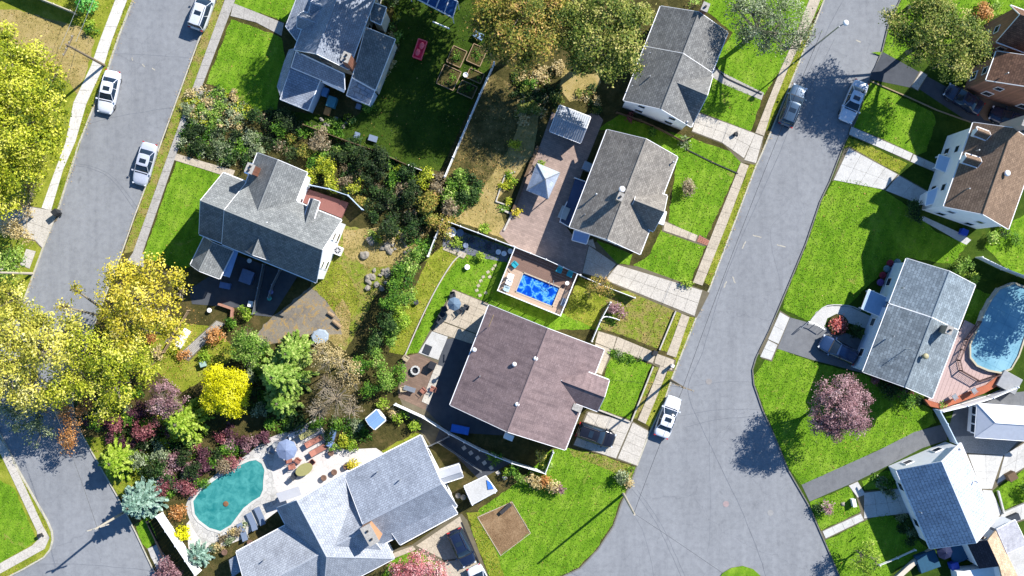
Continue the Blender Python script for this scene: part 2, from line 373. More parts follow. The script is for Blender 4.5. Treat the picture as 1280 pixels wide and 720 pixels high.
mb = MB(); mb.poly([(-700, -700, -0.25), (700, -700, -0.25), (700, 700, -0.25), (-700, 700, -0.25)]); struct(mb, 'ground', GRASS_Y)
mb = MB(); mb.poly([(-140, -110, 0), (140, -110, 0), (140, 110, 0), (-140, 110, 0)]); road = struct(mb, 'road', ROAD)

W_EDGE = [(316, -400), (167.5, 0), (150, 45), (134, 92), (117, 137), (100, 180), (88, 218), (74, 262), (55, 310), (37, 360), (22, 400), (2, 432), (-25, 455), (-80, 470), (-500, 485)]
SW_EDGE = [(-500, 560), (-70, 515), (-14, 515), (0, 540), (24, 587), (45, 624), (60, 650), (66, 664), (67, 675), (64, 687), (56, 697), (30, 712), (8, 723), (-60, 752), (-500, 950)]
M_LEFT = [(423, -400), (270, 0), (247, 55), (225, 115), (203, 175), (185, 227), (168, 272), (152, 318), (135, 362), (115, 415), (98, 465), (91, 500), (94, 522), (104, 545), (124, 580), (147, 620), (170, 665), (192, 712), (215, 755), (262, 850), (290, 885)]
M_BOT = [(320, 885), (560, 786), (670, 738), (702, 721)]
M_RIGHT = [(725, 710), (747, 687), (767, 657), (777, 628), (787, 607), (796, 582), (812, 540), (830, 502), (840, 472), (870, 397), (887, 360), (945, 207), (952, 192), (985, 112), (997, 82), (1020, 25), (1030, 0), (1190, -400)]
E_EDGE = [(1285, -400), (1125, 0), (1110, 32), (1102, 65), (1087, 100), (1070, 150), (1055, 180), (1037, 227), (1025, 252), (1007, 305), (984, 360), (962, 412), (945, 447), (940.5, 462), (942, 480), (953, 512), (968, 545), (985, 587), (1010, 630), (1032, 680), (1049, 720), (1100, 860), (1150, 1000)]
ISL = [(897, 726), (903, 716), (914, 709.5), (928, 707), (941, 711), (950, 719), (956, 730), (962, 760), (950, 800), (925, 820), (905, 800), (896, 760)]
def block(name, pts, material):
    q = px3(pts, 0); m_ = MB(); m_.prism([(p.x, p.y) for p in q], -0.2, GZ, 0, 1)
    return struct(m_, name, [material, KERB_D])
block('west_land', [(-500, -400)] + W_EDGE, GRASS_Y)
block('corner_land', SW_EDGE, GRASS_Y)
block('middle_land', M_LEFT + M_BOT + M_RIGHT, SOIL)
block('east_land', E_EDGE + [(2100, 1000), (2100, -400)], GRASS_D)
block('traffic_island', ISL, GRASS)
def smooth_line(pts, n=4):
    out = []
    for i in range(len(pts) - 1):
        p0, p1, p2, p3 = [Vector(pts[max(0, min(len(pts) - 1, j))]) for j in (i - 1, i, i + 1, i + 2)]
        for k in range(n):
            t = k / n
            out.append(0.5 * ((2 * p1) + (-p0 + p2) * t + (2 * p0 - 5 * p1 + 4 * p2 - p3) * t * t + (-p0 + 3 * p1 - 3 * p2 + p3) * t ** 3))
    out.append(Vector(pts[-1])); return out
def strip(name, pts, width, z0, z1, material, parent=None, off=0.0, seg=None):
    """a kerb or edging of real height following a photo polyline"""
    q = [P(a[0], a[1], 0) for a in pts]; m_ = MB()
    nrm = []
    for i in range(len(q)):
        d = (q[min(i + 1, len(q) - 1)] - q[max(i - 1, 0)]); d.z = 0; d.normalize(); nrm.append(Vector((-d.y, d.x, 0)))
    for i in range(len(q) - 1):
        a0 = q[i] + nrm[i] * (off - width / 2); a1 = q[i] + nrm[i] * (off + width / 2)
        b0 = q[i + 1] + nrm[i + 1] * (off - width / 2); b1 = q[i + 1] + nrm[i + 1] * (off + width / 2)
        L = (q[i + 1] - q[i]).length; k = max(1, round(L / (seg or 3.0)))
        for j in range(k):
            e = 0.006 / max(L, 0.1); t0, t1 = j / k + e, (j + 1) / k - e
            m_.prism([tuple(a0.lerp(b0, t0))[:2], tuple(a0.lerp(b0, t1))[:2], tuple(a1.lerp(b1, t1))[:2], tuple(a1.lerp(b1, t0))[:2]], z0, z1)
    return struct(m_, name, material, parent)
strip('kerb', W_EDGE, 0.17, -0.1, GZ + 0.015, KERB, off=0.08 * -1)
strip('kerb', SW_EDGE, 0.17, -0.1, GZ + 0.015, KERB, off=-0.08)
strip('kerb', M_LEFT, 0.15, -0.1, GZ + 0.012, KERB, off=0.0)
strip('kerb', M_BOT + M_RIGHT[:6], 0.15, -0.1, GZ + 0.012, KERB_D)
strip('kerb', M_RIGHT[5:], 0.15, -0.1, GZ + 0.013, KERB)
strip('kerb', E_EDGE, 0.12, -0.1, GZ + 0.01, KERB_D)

# lawns and soils: (name, material, polygon, level, tuft density per m2, tuft palette)
L_ = [
 ('lawn', GRASS_Y, [(40, -60), (190, -60), (146, -2), (118, 45), (98, 20), (47, 0)], 1, 10, 'y'),
 ('dry_grass', DRY, [(0, 12), (20, 12), (100, 34), (118, 50), (108, 90), (96, 118), (88, 104), (60, 90), (30, 60), (0, 50)], 1, 8, 'd'),
 ('lawn', GRASS, [(289, 24), (316, 33), (352, 47), (358, 80), (346, 136), (318, 140), (272, 108), (258, 104)], 2, 22, 'g'),
 ('lawn', GRASS, [(300, -60), (400, -60), (372, 10), (356, 28), (292, 4)], 2, 14, 'g'),
 ('lawn', GRASS, [(221, 201), (290, 222), (262, 250), (256, 320), (230, 338), (178, 322)], 2, 20, 'g'),
 ('verge', GRASS_B, [(272, -2), (281, 0), (215, 180), (168, 313), (154, 317), (170, 270), (204, 176), (248, 56)], 1, 14, 'b'),
 ('verge', GRASS_Y, [(167, 0), (158, 0), (126, 85), (94, 180), (64, 262), (73, 262), (99, 182), (133, 92), (149, 45)], 1, 14, 'y'),
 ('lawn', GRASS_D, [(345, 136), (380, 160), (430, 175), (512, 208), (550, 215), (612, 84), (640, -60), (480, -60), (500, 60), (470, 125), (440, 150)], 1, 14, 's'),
 ('lawn', GRASS_B, [(404, 300), (432, 282), (470, 290), (545, 300), (536, 325), (500, 332), (468, 372), (432, 440), (408, 420), (388, 360)], 1, 20, 'b'),
 ('lawn', GRASS_Y, [(390, 352), (402, 330), (420, 322), (440, 350), (450, 380), (432, 410), (405, 380)], 2, 20, 'y'),
 ('dry_grass', DRY, [(556, 262), (600, 180), (650, 120), (676, 118), (668, 190), (622, 250), (636, 300), (572, 277)], 1, 6, 'd'),
 ('dry_grass', ground_mat('shaded_brown_yard', [(0.3, A(66, 66, 36)), (0.46, A(104, 96, 56)), (0.58, A(140, 124, 78)), (0.72, A(184, 164, 112))], 0.7, 3, 18, 0.9, 0.06), [(556, 215), (612, 88), (660, 120), (640, 180), (600, 240), (560, 262)], 2, 12, 's'),  # soil colour darkened for the tree shade over this strip
 ('lawn', GRASS_Y, [(536, 322), (560, 300), (574, 322), (546, 360), (522, 404), (505, 444), (486, 440), (505, 390), (525, 345)], 2, 20, 'y'),
 ('lawn', GRASS, [(556, 282), (640, 310), (626, 366), (705, 392), (745, 402), (752, 412), (688, 412), (610, 380), (566, 361), (538, 412), (524, 440), (507, 444), (546, 360), (572, 322)], 1, 20, 'g'),
 ('lawn', GRASS_Y, [(724, 346), (760, 362), (745, 412), (705, 393), (712, 372)], 2, 16, 'y'),
 ('lawn', GRASS, [(746, 162), (777, 142), (790, 150), (862, 172), (932, 196), (925, 205), (882, 300), (834, 286), (846, 200), (800, 180), (760, 163)], 1, 20, 'g'),
 ('lawn', GRASS, [(826, 288), (882, 308), (861, 357), (792, 332), (812, 318)], 1, 22, 'g'),
 ('lawn', GRASS, [(746, 300), (790, 318), (786, 331), (770, 329), (744, 316)], 1, 16, 'g'),
 ('lawn', GRASS, [(882, -60), (1100, -60), (1030, -2), (1018, 22), (992, 50), (976, 86), (956, 118), (905, 92), (890, 80), (916, 40), (880, 12)], 1, 16, 'g'),
 ('lawn', GRASS, [(880, 104), (893, 98), (952, 124), (938, 166), (874, 141)], 1, 18, 'g'),
 ('verge', GRASS_Y, [(1020, 27), (1003, 50), (986, 85), (967, 128), (955, 165), (961, 160), (984, 113), (997, 84)], 1, 14, 'y'),
 ('verge', GRASS_Y, [(946, 204), (938, 203), (880, 352), (888, 358)], 1, 14, 'y'),
 ('lawn', GRASS_B, [(756, 366), (790, 362), (843, 388), (823, 436), (752, 410), (748, 400)], 1, 20, 'b'),
 ('verge', GRASS_Y, [(846, 389), (852, 392), (836, 440), (826, 437)], 1, 14, 'y'),
 ('verge', GRASS_Y, [(870, 398), (862, 396), (842, 450), (833, 468), (806, 528), (814, 536), (829, 503)], 1, 14, 'y'),
 ('lawn', GRASS, [(764, 438), (814, 456), (787, 524), (750, 511), (752, 480)], 1, 22, 'g'),
 ('verge', GRASS_B, [(817, 460), (824, 458), (797, 522), (791, 524)], 1, 14, 'b'),
 ('lawn', GRASS, [(690, 562), (712, 560), (752, 570), (795, 585), (786, 605), (775, 627), (765, 656), (745, 686), (723, 709), (700, 720), (668, 736), (625, 752), (588, 660), (600, 636), (650, 600)], 1, 26, 'g'),
 ('dry_grass', GRASS_B, [(712, 561), (752, 569), (793, 584), (787, 600), (748, 582), (716, 570)], 2, 14, 'b'),
 ('lawn', GRASS_Y, [(583, 640), (600, 640), (622, 694), (640, 750), (620, 740), (600, 690)], 2, 14, 'y'),
 ('lawn', GRASS, [(489, 700), (520, 688), (560, 700), (556, 730), (470, 730)], 1, 14, 'g'),
 ('lawn', GRASS_Y, [(455, 575), (520, 540), (528, 545), (470, 575)], 1, 14, 'y'),
 ('lawn', GRASS, [(1127, -2), (1112, 32), (1104, 65), (1089, 66), (1140, 78), (1216, 40), (1240, 20), (1290, 12), (1290, -60), (1150, -60)], 2, 14, 'g'),
 ('lawn', GRASS, [(1089, 101), (1125, 120), (1165, 140), (1170, 150), (1158, 190), (1140, 195), (1066, 160)], 1, 18, 'g'),
 ('lawn', GRASS_Y, [(1060, 172), (1066, 173), (1134, 204), (1124, 216), (1064, 190), (1056, 184)], 2, 18, 'y'),
 ('lawn', GRASS, [(1042, 226), (1062, 222), (1105, 238), (1140, 262), (1170, 290), (1210, 305), (1190, 330), (1134, 322), (1090, 352), (1060, 382), (1034, 380), (1012, 402), (978, 386), (986, 360), (1009, 305), (1027, 252)], 1, 26, 'g'),
 ('lawn', GRASS, [(943, 470), (968, 434), (1015, 452), (1080, 468), (1120, 490), (1165, 512), (1170, 528), (1142, 542), (1003, 607), (986, 586), (969, 545), (955, 512), (944, 480)], 1, 26, 'g'),
 ('lawn', GRASS, [(1230, 308), (1245, 285), (1290, 265), (1290, 345), (1262, 340)], 2, 20, 'g'),
 ('lawn', GRASS, [(1215, 360), (1242, 370), (1226, 408), (1204, 402)], 2, 20, 'g'),
 ('lawn', GRASS, [(1012, 628), (1062, 608), (1076, 640), (1026, 663)], 1, 24, 'g'),
 ('lawn', GRASS, [(1032, 676), (1080, 652), (1110, 640), (1160, 686), (1120, 712), (1100, 730), (1055, 735)], 1, 22, 'g'),
 ('lawn', GRASS, [(1077, 602), (1108, 588), (1122, 592), (1130, 610), (1080, 612)], 1, 16, 'g'),
 ('lawn', GRASS, [(1244, 614), (1262, 600), (1290, 580), (1290, 624), (1251, 638)], 1, 22, 'g'),
 ('lawn', GRASS, [(-60, 600), (0, 600), (18, 610), (46, 676), (0, 704), (-60, 720)], 1, 22, 'g'),
 ('verge', GRASS_Y, [(1, 542), (6, 560), (20, 590), (48, 655), (58, 662), (64, 664), (44, 625), (23, 588)], 1, 14, 'y'),
 ('verge', GRASS_Y, [(0, 716), (46, 692), (57, 688), (54, 696), (30, 710), (0, 726)], 1, 14, 'y'),
 ('lawn', GRASS, [(168, 656), (186, 646), (197, 674), (184, 686), (178, 680)], 1, 18, 'g'),
 ('lawn', GRASS_Y, [(104, 548), (130, 545), (215, 575), (222, 590), (180, 604), (162, 622), (148, 620), (124, 580)], 1, 18, 'y'),
 ('lawn', GRASS_Y, [(205, 400), (262, 408), (300, 440), (262, 470), (228, 490), (190, 460), (150, 470), (120, 440), (150, 360)], 1, 16, 'y'),
]
for i, (nm, mt, poly, lv, den, pal) in enumerate(L_):
    sheet(nm, poly, mt, lv, 0.08); LAWNS.append((poly, den, pal))
sheet('mulch_bed', [(597, 646), (640, 627), (663, 666), (626, 694)], MULCH, 4, 0.1, paved=True)
sheet('dry_patch', [(428, 288), (470, 284), (524, 292), (518, 322), (494, 332), (462, 334), (430, 318)], DRY, 3, 0.12)
sheet('dry_patch', [(428, 372), (440, 392), (436, 420), (420, 432), (404, 420), (412, 400)], DRY, 3, 0.12)
sheet('dry_patch', [(702, 84), (722, 92), (748, 92), (752, 104), (738, 122), (712, 128), (700, 112)], DRY, 2, 0.1)
strip('bed_edging', [(597, 646), (640, 627), (663, 666), (626, 694), (597, 646)], 0.08, GZ - 0.02, GZ + 0.07, CONC_T)
sheet('soil_bed', [(0, 500), (20, 430), (60, 420), (100, 470), (92, 520), (104, 546), (60, 560), (24, 540)], SOIL, -25, 0.1, z=-0.02)

# paved surfaces: slabs with open joints
def slabq(parent, A_, B_, C_, D_, nu, nv, material, z, th=0.035, gap=0.022, name='slab', rnd=0.006):
    for i in range(nu):
        for j in range(nv):
            def pt(u, v): return (A_.lerp(B_, u)).lerp(D_.lerp(C_, u), v)
            Lu = max((B_ - A_).length, 0.1); Lv = max((D_ - A_).length, 0.1); eu, ev = gap / 2 / Lu, gap / 2 / Lv
            u0, u1, v0, v1 = i / nu + eu, (i + 1) / nu - eu, j / nv + ev, (j + 1) / nv - ev
            q = [pt(u0, v0), pt(u1, v0), pt(u1, v1), pt(u0, v1)]
            m_ = MB(); dz = random.uniform(0, rnd); m_.prism([(p.x, p.y) for p in q], z - 0.01, z + th + dz)
            m_.build(name, material, parent)
def paving(name, poly, joint, material, quads, level=3, th=0.03):
    root = sheet(name, poly, joint, level, paved=True); z = GZ + 0.004 * level
    for (a, b, c, d, nu, nv) in quads:
        slabq(root, *[P(*k, z) for k in (a, b, c, d)], nu, nv, material, z, th)
    return root
def walk(name, left, right, material, n_len=1.35, level=3, joint=JOINT):
    """a walk between two photo polylines, slab by slab"""
    poly = left + right[::-1]; root = sheet(name, poly, joint, level, paved=True); z = GZ + 0.004 * level
    for i in range(len(left) - 1):
        a, b, c, d = P(*left[i], z), P(*left[i + 1], z), P(*right[i + 1], z), P(*right[i], z)
        n = max(1, round(((a + d) / 2 - (b + c) / 2).length / n_len)); slabq(root, a, b, c, d, n, 1, material, z)
    return root
walk('sidewalk', [(286, -384), (144, 0), (125, 50), (114, 82), (92, 128), (82, 178), (67, 218), (52, 260)], [(301, -384), (159, 0), (140, 50), (130, 82), (108, 130), (94, 178), (79, 212), (64, 263)], CONC_L, 1.5)
walk('sidewalk', [(421, -384), (281, 0), (215, 180), (166, 316)], [(434, -384), (294, 0), (225, 180), (177, 320)], CONC_G, 1.5)
walk('sidewalk', [(166, 316), (158, 328)], [(180, 318), (180, 334)], CONC_G)
walk('front_walk', [(292, 4), (320, 15), (355, 29)], [(288, 20), (320, 28), (352, 45)], CONC_G, 1.3)
walk('front_walk', [(221, 192), (258, 203), (294, 213)], [(217, 200), (256, 212), (290, 223)], CONC_T, 0.9)
walk('sidewalk', [(33, 311), (25, 331)], [(45, 314), (37, 336)], CONC, 1.2)
walk('sidewalk', [(-14, 543), (0, 566), (20, 608), (46, 664), (48, 674), (40, 682), (0, 704), (-60, 735)], [(-7, 537), (8, 560), (29, 603), (54, 658), (62, 672), (56, 686), (2, 716), (-52, 744)], CONC, 1.5)
paving('driveway', [(40, 258), (71, 263), (76, 268), (66, 280), (53, 312), (44, 302), (0, 288), (-60, 268), (-50, 232), (8, 250)], JOINT, CONC,
       [((-50, 233), (40, 259), (44, 300), (-58, 268), 5, 2), ((40, 259), (73, 264), (53, 310), (44, 300), 2, 2)])
walk('sidewalk', [(1160, -384), (1002, 24), (992, 50), (975, 88), (955, 138), (944, 166)], [(1176, -384), (1016, 24), (1003, 50), (985, 86), (966, 134), (955, 170)], CONC_T, 1.5)
walk('sidewalk', [(926, 203), (895, 280), (866, 353)], [(936, 207), (908, 282), (878, 357)], CONC_T, 1.5)
walk('sidewalk', [(852, 392), (842, 420), (833, 443)], [(862, 396), (853, 423), (845, 447)], CONC_T, 1.5)
walk('sidewalk', [(825, 457), (812, 490), (797, 525)], [(835, 461), (822, 494), (807, 530)], CONC_T, 1.5)
paving('driveway', [(872, 139), (944, 166), (955, 170), (951, 193), (944, 206), (926, 203), (904, 180), (864, 165)], JOINT, CONC,
       [((872, 141), (912, 155), (902, 178), (865, 164), 3, 2), ((912, 155), (944, 167), (930, 198), (902, 178), 2, 2), ((944, 167), (954, 171), (945, 204), (930, 200), 1, 2)])
paving('driveway', [(735, 306), (746, 302), (772, 330), (797, 333), (878, 362), (887, 366), (871, 397), (852, 392), (790, 366), (755, 350), (727, 342)], JOINT, CONC,
       [((736, 307), (770, 330), (756, 349), (728, 341), 2, 2), ((772, 331), (878, 363), (868, 395), (757, 350), 8, 2)])
paving('front_walk', [(830, 275), (887, 302), (880, 308), (827, 289)], JOINT, CONC_T, [((831, 277), (872, 294), (869, 302), (829, 288), 4, 1)])
paving('brick_threshold', [(874, 293), (888, 301), (884, 308), (870, 303)], JOINT, mat('red_paver', A(190, 130, 110), 0.9, 0.2), [((874, 294), (887, 301), (884, 307), (871, 302), 5, 4)], 4)
paving('front_walk', [(747, 413), (768, 419), (825, 443), (845, 450), (842, 464), (832, 464), (815, 455), (768, 438), (752, 470), (740, 468)], JOINT, CONC_T,
       [((748, 414), (771, 421), (766, 437), (744, 428), 1, 1), ((772, 421), (820, 441), (816, 454), (767, 436), 5, 1), ((821, 442), (843, 450), (840, 463), (818, 454), 2, 1), ((744, 429), (765, 437), (752, 468), (741, 464), 1, 2)])
paving('driveway', [(733, 514), (752, 512), (790, 526), (812, 538), (796, 583), (770, 574), (752, 568), (716, 557)], JOINT, CONC,
       [((735, 515), (790, 527), (770, 573), (717, 556), 4, 3), ((791, 528), (811, 539), (796, 582), (772, 573), 1, 4)])
paving('driveway', [(478, 690), (515, 681), (560, 650), (577, 642), (584, 650), (625, 760), (640, 790), (560, 790), (555, 710), (520, 686), (430, 724), (420, 715)], JOINT, CONC_T,
       [((520, 682), (575, 645), (592, 695), (556, 700), 3, 3), ((556, 702), (593, 697), (636, 786), (566, 786), 2, 6), ((425, 716), (516, 682), (520, 687), (432, 722), 7, 1)])
strip('driveway_edging', [(577, 652), (600, 705), (622, 755)], 0.12, GZ - 0.02, GZ + 0.12, DARKM)
paving('driveway', [(1055, 186), (1062, 183), (1122, 217), (1180, 250), (1165, 262), (1106, 238), (1068, 224), (1040, 226)], JOINT, CONC_W,
       [((1061, 185), (1122, 218), (1105, 237), (1042, 225), 4, 2), ((1123, 219), (1178, 250), (1165, 261), (1107, 238), 3, 1)])
paving('front_walk', [(1063, 157), (1104, 174), (1142, 192), (1172, 206), (1170, 216), (1137, 202), (1100, 185), (1060, 169)], JOINT, CONC_W, [((1064, 158), (1141, 192), (1137, 201), (1061, 168), 7, 1), ((1142, 193), (1171, 206), (1169, 215), (1138, 202), 2, 1)])
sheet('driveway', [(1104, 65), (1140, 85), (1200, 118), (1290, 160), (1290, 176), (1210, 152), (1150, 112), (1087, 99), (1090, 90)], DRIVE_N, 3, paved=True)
paving('driveway_threshold', [(1150, 88), (1160, 93), (1148, 114), (1138, 109)], JOINT, CONC, [((1151, 89), (1159, 94), (1147, 113), (1139, 108), 1, 3)], 5)
sheet('driveway', [(1225, 105), (1290, 130), (1290, 165), (1230, 150), (1213, 128)], mat('brown_paving', A(140, 118, 100), 0.9, 0.15, 2, coord='world', fine=0.5), 4, paved=True)
paving('driveway_threshold', [(975, 388), (988, 396), (965, 452), (952, 448), (948, 440)], JOINT, CONC_W, [((975, 390), (987, 397), (973, 430), (960, 424), 1, 2), ((960, 425), (972, 431), (964, 450), (950, 446), 1, 2)], 5)
sheet('driveway', [(988, 397), (1014, 404), (1070, 420), (1095, 440), (1078, 466), (1016, 450), (966, 434)], DRIVE_A, 3, paved=True)
sheet('driveway', [(1002, 606), (1100, 562), (1143, 540), (1180, 530), (1184, 550), (1153, 560), (1110, 582), (1072, 601), (1012, 627)], DRIVE_A, 3, paved=True)
sheet('path', [(1012, 405), (1020, 390), (1035, 382), (1062, 383), (1090, 396), (1086, 412), (1056, 402), (1046, 392), (1034, 398), (1030, 410)], CONC_W, 5, paved=True)
paving('front_walk', [(1060, 607), (1072, 601), (1080, 614), (1110, 612), (1132, 608), (1150, 642), (1120, 645), (1110, 638), (1079, 652), (1031, 675), (1026, 664), (1076, 640), (1070, 620)], JOINT, CONC_W,
       [((1028, 664), (1076, 642), (1080, 650), (1032, 673), 4, 1), ((1061, 607), (1072, 602), (1082, 618), (1072, 622), 1, 1), ((1080, 616), (1130, 610), (1146, 640), (1080, 648), 4, 2)])
paving('patio', [(1200, 560), (1256, 568), (1278, 548), (1292, 552), (1292, 580), (1256, 600), (1240, 614), (1252, 640), (1292, 622), (1292, 646), (1250, 662), (1215, 672), (1222, 610)], JOINT, CONC_W,
       [((1210, 568), (1254, 569), (1240, 611), (1226, 611), 2, 2), ((1256, 568), (1290, 548), (1290, 578), (1246, 605), 2, 2), ((1228, 612), (1240, 613), (1252, 640), (1240, 660), 1, 2), ((1252, 641), (1290, 624), (1290, 645), (1245, 661), 3, 1)], 4)
sheet('carport_floor', [(1183, 545), (1196, 500), (1225, 495), (1292, 488), (1292, 556), (1256, 569), (1205, 566)], DRIVE_A, 2, paved=True)
sheet('carport_apron', [(1188, 546), (1232, 544), (1274, 549), (1256, 569), (1206, 566)], CONC_G, 4, paved=True)
for pl in ([(425, -395), (1185, -395), (1040, -30), (272, -30)], [(205, 724), (470, 724), (552, 780), (325, 878), (292, 878)], [(622, 735), (700, 724), (668, 735)]): sheet('outer_lawn', pl, GRASS_Y, 0.4)
BPAV = paving_mat('brick_pavers', A(178, 156, 146), 0.42, 0.14, 0.72, rz=0.38)
sheet('brick_patio', [(690, 140), (712, 150), (745, 140), (754, 150), (718, 240), (700, 272), (714, 292), (736, 304), (727, 343), (640, 309), (624, 292), (634, 276), (672, 190)], BPAV, 5, paved=True)
paving('side_path', [(745, 312), (735, 306), (730, 300), (742, 298)], JOINT, CONC, [((745, 311), (735, 306), (731, 301), (741, 299), 2, 1)], 6)
# stone squares walked across the lawn
for i, (x, y) in enumerate([(604, 346), (601, 351), (598, 357), (596, 363), (610, 340), (616, 336), (619, 332), (612, 346), (607, 366), (600, 369)]):
    m_ = MB(); q = P(x, y, GZ); m_.box((q.x, q.y, GZ + 0.02), (0.34, 0.30, 0.05), 0.4 + 0.1 * (i % 3)); thing(m_, 'stepping_stone', CONC_T, 'small square pale stepping stone in the lawn by the raised pool', 'stepping stone', 'stepping stones by the raised pool')['label'] = '%s pale stepping stone from the bottom in the curved row by the raised pool' % ORD[[9, 6, 4, 3, 8, 10, 11, 7, 2, 1][i] - 1]
sheet('patio', [(566, 361), (611, 379), (598, 415), (565, 500), (540, 560), (505, 512), (497, 490), (504, 446), (522, 442), (538, 412)], JOINT, 3, paved=True)
pt = sheet('patio_slabs', [(566.5, 362), (610, 379.5), (596, 416), (553, 398)], JOINT, 4, paved=True)
z5 = GZ + 0.016
slabq(pt, P(566, 362, z5), P(611, 380, z5), P(596, 417, z5), P(550, 400, z5), 4, 4, CONC_T, z5)
slabq(pt, P(549, 401, z5), P(595, 418, z5), P(590, 430, z5), P(541, 414, z5), 4, 1, CONC_T, z5)
slabq(pt, P(540, 414, z5), P(560, 421, z5), P(548, 450, z5), P(523, 441, z5), 1, 1, CONC_W, z5)
sheet('brown_patio', [(504, 446), (522, 442), (550, 455), (562, 460), (545, 505), (530, 512), (498, 497)], paving_mat('brown_pavers', A(140, 116, 100), 0.4, 0.15, 0.8), 5)
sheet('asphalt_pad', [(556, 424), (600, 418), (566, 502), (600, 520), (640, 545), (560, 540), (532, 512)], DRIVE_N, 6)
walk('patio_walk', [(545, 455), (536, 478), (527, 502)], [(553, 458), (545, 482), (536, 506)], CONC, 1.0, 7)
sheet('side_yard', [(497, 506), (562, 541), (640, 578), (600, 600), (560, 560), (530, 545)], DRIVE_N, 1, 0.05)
for i in range(7):
    x, y = 580 + i * 8.5, 560 + i * 6.2; m_ = MB(); q = P(x, y, GZ + 0.03); m_.box((q.x, q.y, GZ + 0.025), (0.42, 0.42, 0.04), 0.6)
    thing(m_, 'stepping_stone', CONC, 'round-edged stepping stone in the shaded strip behind the curved white fence', 'stepping stone', 'stepping stones in the side strip')['label'] = '%s stepping stone from the left in the shaded strip behind the curved fence' % ORD[i]
# asphalt yard behind the long grey-roofed house on the left, with dead grass in its cracks
sheet('driveway', [(388, 358), (330, 405), (318, 425), (334, 432), (360, 424), (390, 418), (428, 418), (424, 400), (408, 376)], ground_mat('cracked_asphalt', [(0.3, A(118, 112, 106)), (0.5, A(148, 140, 128)), (0.7, A(168, 156, 134))], 0.5, 3, 20, 0.5, 0.03, patches=(A(176, 150, 104), 1.6, 0.52)), 3, 0.08, paved=True)
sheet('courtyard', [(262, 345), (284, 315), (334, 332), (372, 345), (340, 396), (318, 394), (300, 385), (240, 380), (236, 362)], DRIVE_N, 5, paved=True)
paving('concrete_steps_path', [(270, 400), (282, 404), (236, 452), (222, 444)], JOINT, CONC_G, [((271, 401), (281, 405), (235, 450), (223, 444), 6, 1)], 3)
# poolside of the lower left house
POOL1 = [(380, 245), (408, 262), (421, 292), (415, 345), (414, 385), (400, 418), (362, 440), (322, 472), (292, 512), (262, 552), (212, 581), (160, 566), (112, 530), (91, 500), (84, 440), (120, 390), (200, 330), (290, 276), (350, 250)]
POOL1 = [(220 + x / 3.79, 510 + y / 3.79) for x, y in POOL1]
COPE1 = [(220 + x / 3.79, 510 + y / 3.79) for x, y in [(450, 150), (470, 215), (455, 300), (470, 380), (500, 430), (440, 480), (380, 560), (320, 610), (240, 640), (125, 640), (75, 560), (44, 470), (60, 425), (120, 370), (200, 305), (330, 225), (400, 170)]]
STONEPAV = paving_mat('crazy_paving', A(214, 212, 208), 0.55, 0.12, 0.72, vor=True)
PATIO_C = sheet('pool_patio', [(335, 548), (395, 524), (412, 548), (430, 562), (470, 560), (500, 580), (440, 596), (345, 640), (300, 675), (262, 690), (236, 690), (233, 655), (262, 620)], mat('smooth_patio', A(232, 226, 222), 0.85, 0.06, 0.6, coord='world', bump=0.1, fine=0.2), 2, paved=True)
sheet('stone_pool_surround', COPE1, STONEPAV, 4, paved=True)
sheet('garden_path', [(184, 686), (197, 680), (214, 706), (206, 712), (196, 712)], STONEPAV, 3, 0.05)
# ---------------------------------------------------------------- houses
PANE_ME = None
def window_mesh():
    m_ = MB(); w_, h_ = 0.5, 0.5; f = 0.07
    for c, s in (((0, 0, h_ - f / 2), (1, 0.09, f)), ((0, 0, -h_ + f / 2), (1.06, 0.13, f)), ((-w_ + f / 2, 0, 0), (f, 0.088, 1 - 2 * f)), ((w_ - f / 2, 0, 0), (f, 0.088, 1 - 2 * f)), ((0, 0.004, 0), (1 - 2 * f, 0.07, 0.045))):
        m_.box(c, s)
    return m_
WIN_O = window_mesh(); _pm = MB(); _pm.box((0, -0.012, 0), (0.9, 0.05, 0.9))
WIN_ME = {}
def add_window(root, pos, ang, w_, h_, trim=None, off=0.03):
    """pos on the wall surface (world), ang = wall direction angle"""
    trim = trim or WHITE; key = trim.name
    if key not in WIN_ME:
        a = WIN_O.build('window', trim, None, org=(0, 0, 0)); b = _pm.build('pane', GLASS, None, org=(0, 0, 0)); WIN_ME[key] = (a.data, b.data)
        bpy.data.objects.remove(a); bpy.data.objects.remove(b)
    a = bpy.data.objects.new('window', WIN_ME[key][0]); b = bpy.data.objects.new('pane', WIN_ME[key][1])
    COL.objects.link(a); COL.objects.link(b); a.parent = root; b.parent = a
    n = Vector((math.sin(ang), -math.cos(ang), 0))
    a.location = Vector(pos) + n * off - chain_loc(root); a.rotation_euler = (0, 0, ang); a.scale = (w_, 1, h_)
    return a
def wall_windows(root, p0, p1, ztop, every=3.0, trim=None, skip=0):
    """p0->p1 with the outside on the right-hand side"""
    d = Vector((p1[0] - p0[0], p1[1] - p0[1], 0)); L = d.length; ang = math.atan2(d.y, d.x)
    if L < 2.2: return
    n = max(1, int(L / every)); rows = [1.55]
    if ztop > 4.6: rows.append(4.1)
    for r in rows:
        for i in range(n):
            t = (i + 0.5) / n; pos = (p0[0] + d.x * t, p0[1] + d.y * t, GZ + r)
            add_window(root, pos, ang, 0.95 if r < 3 else 0.8, 1.25 if r < 3 else 1.0, trim)
def rect3(A_, B_, D_, ze):
    a, b, d = P(*A_, ze), P(*B_, ze), P(*D_, ze)
    u = (b - a).normalized(); v = Vector((-u.y, u.x, 0)); W = (d - a).dot(v)
    if W < 0: v = -v; W = -W
    return a, u, v, (b - a).length, W
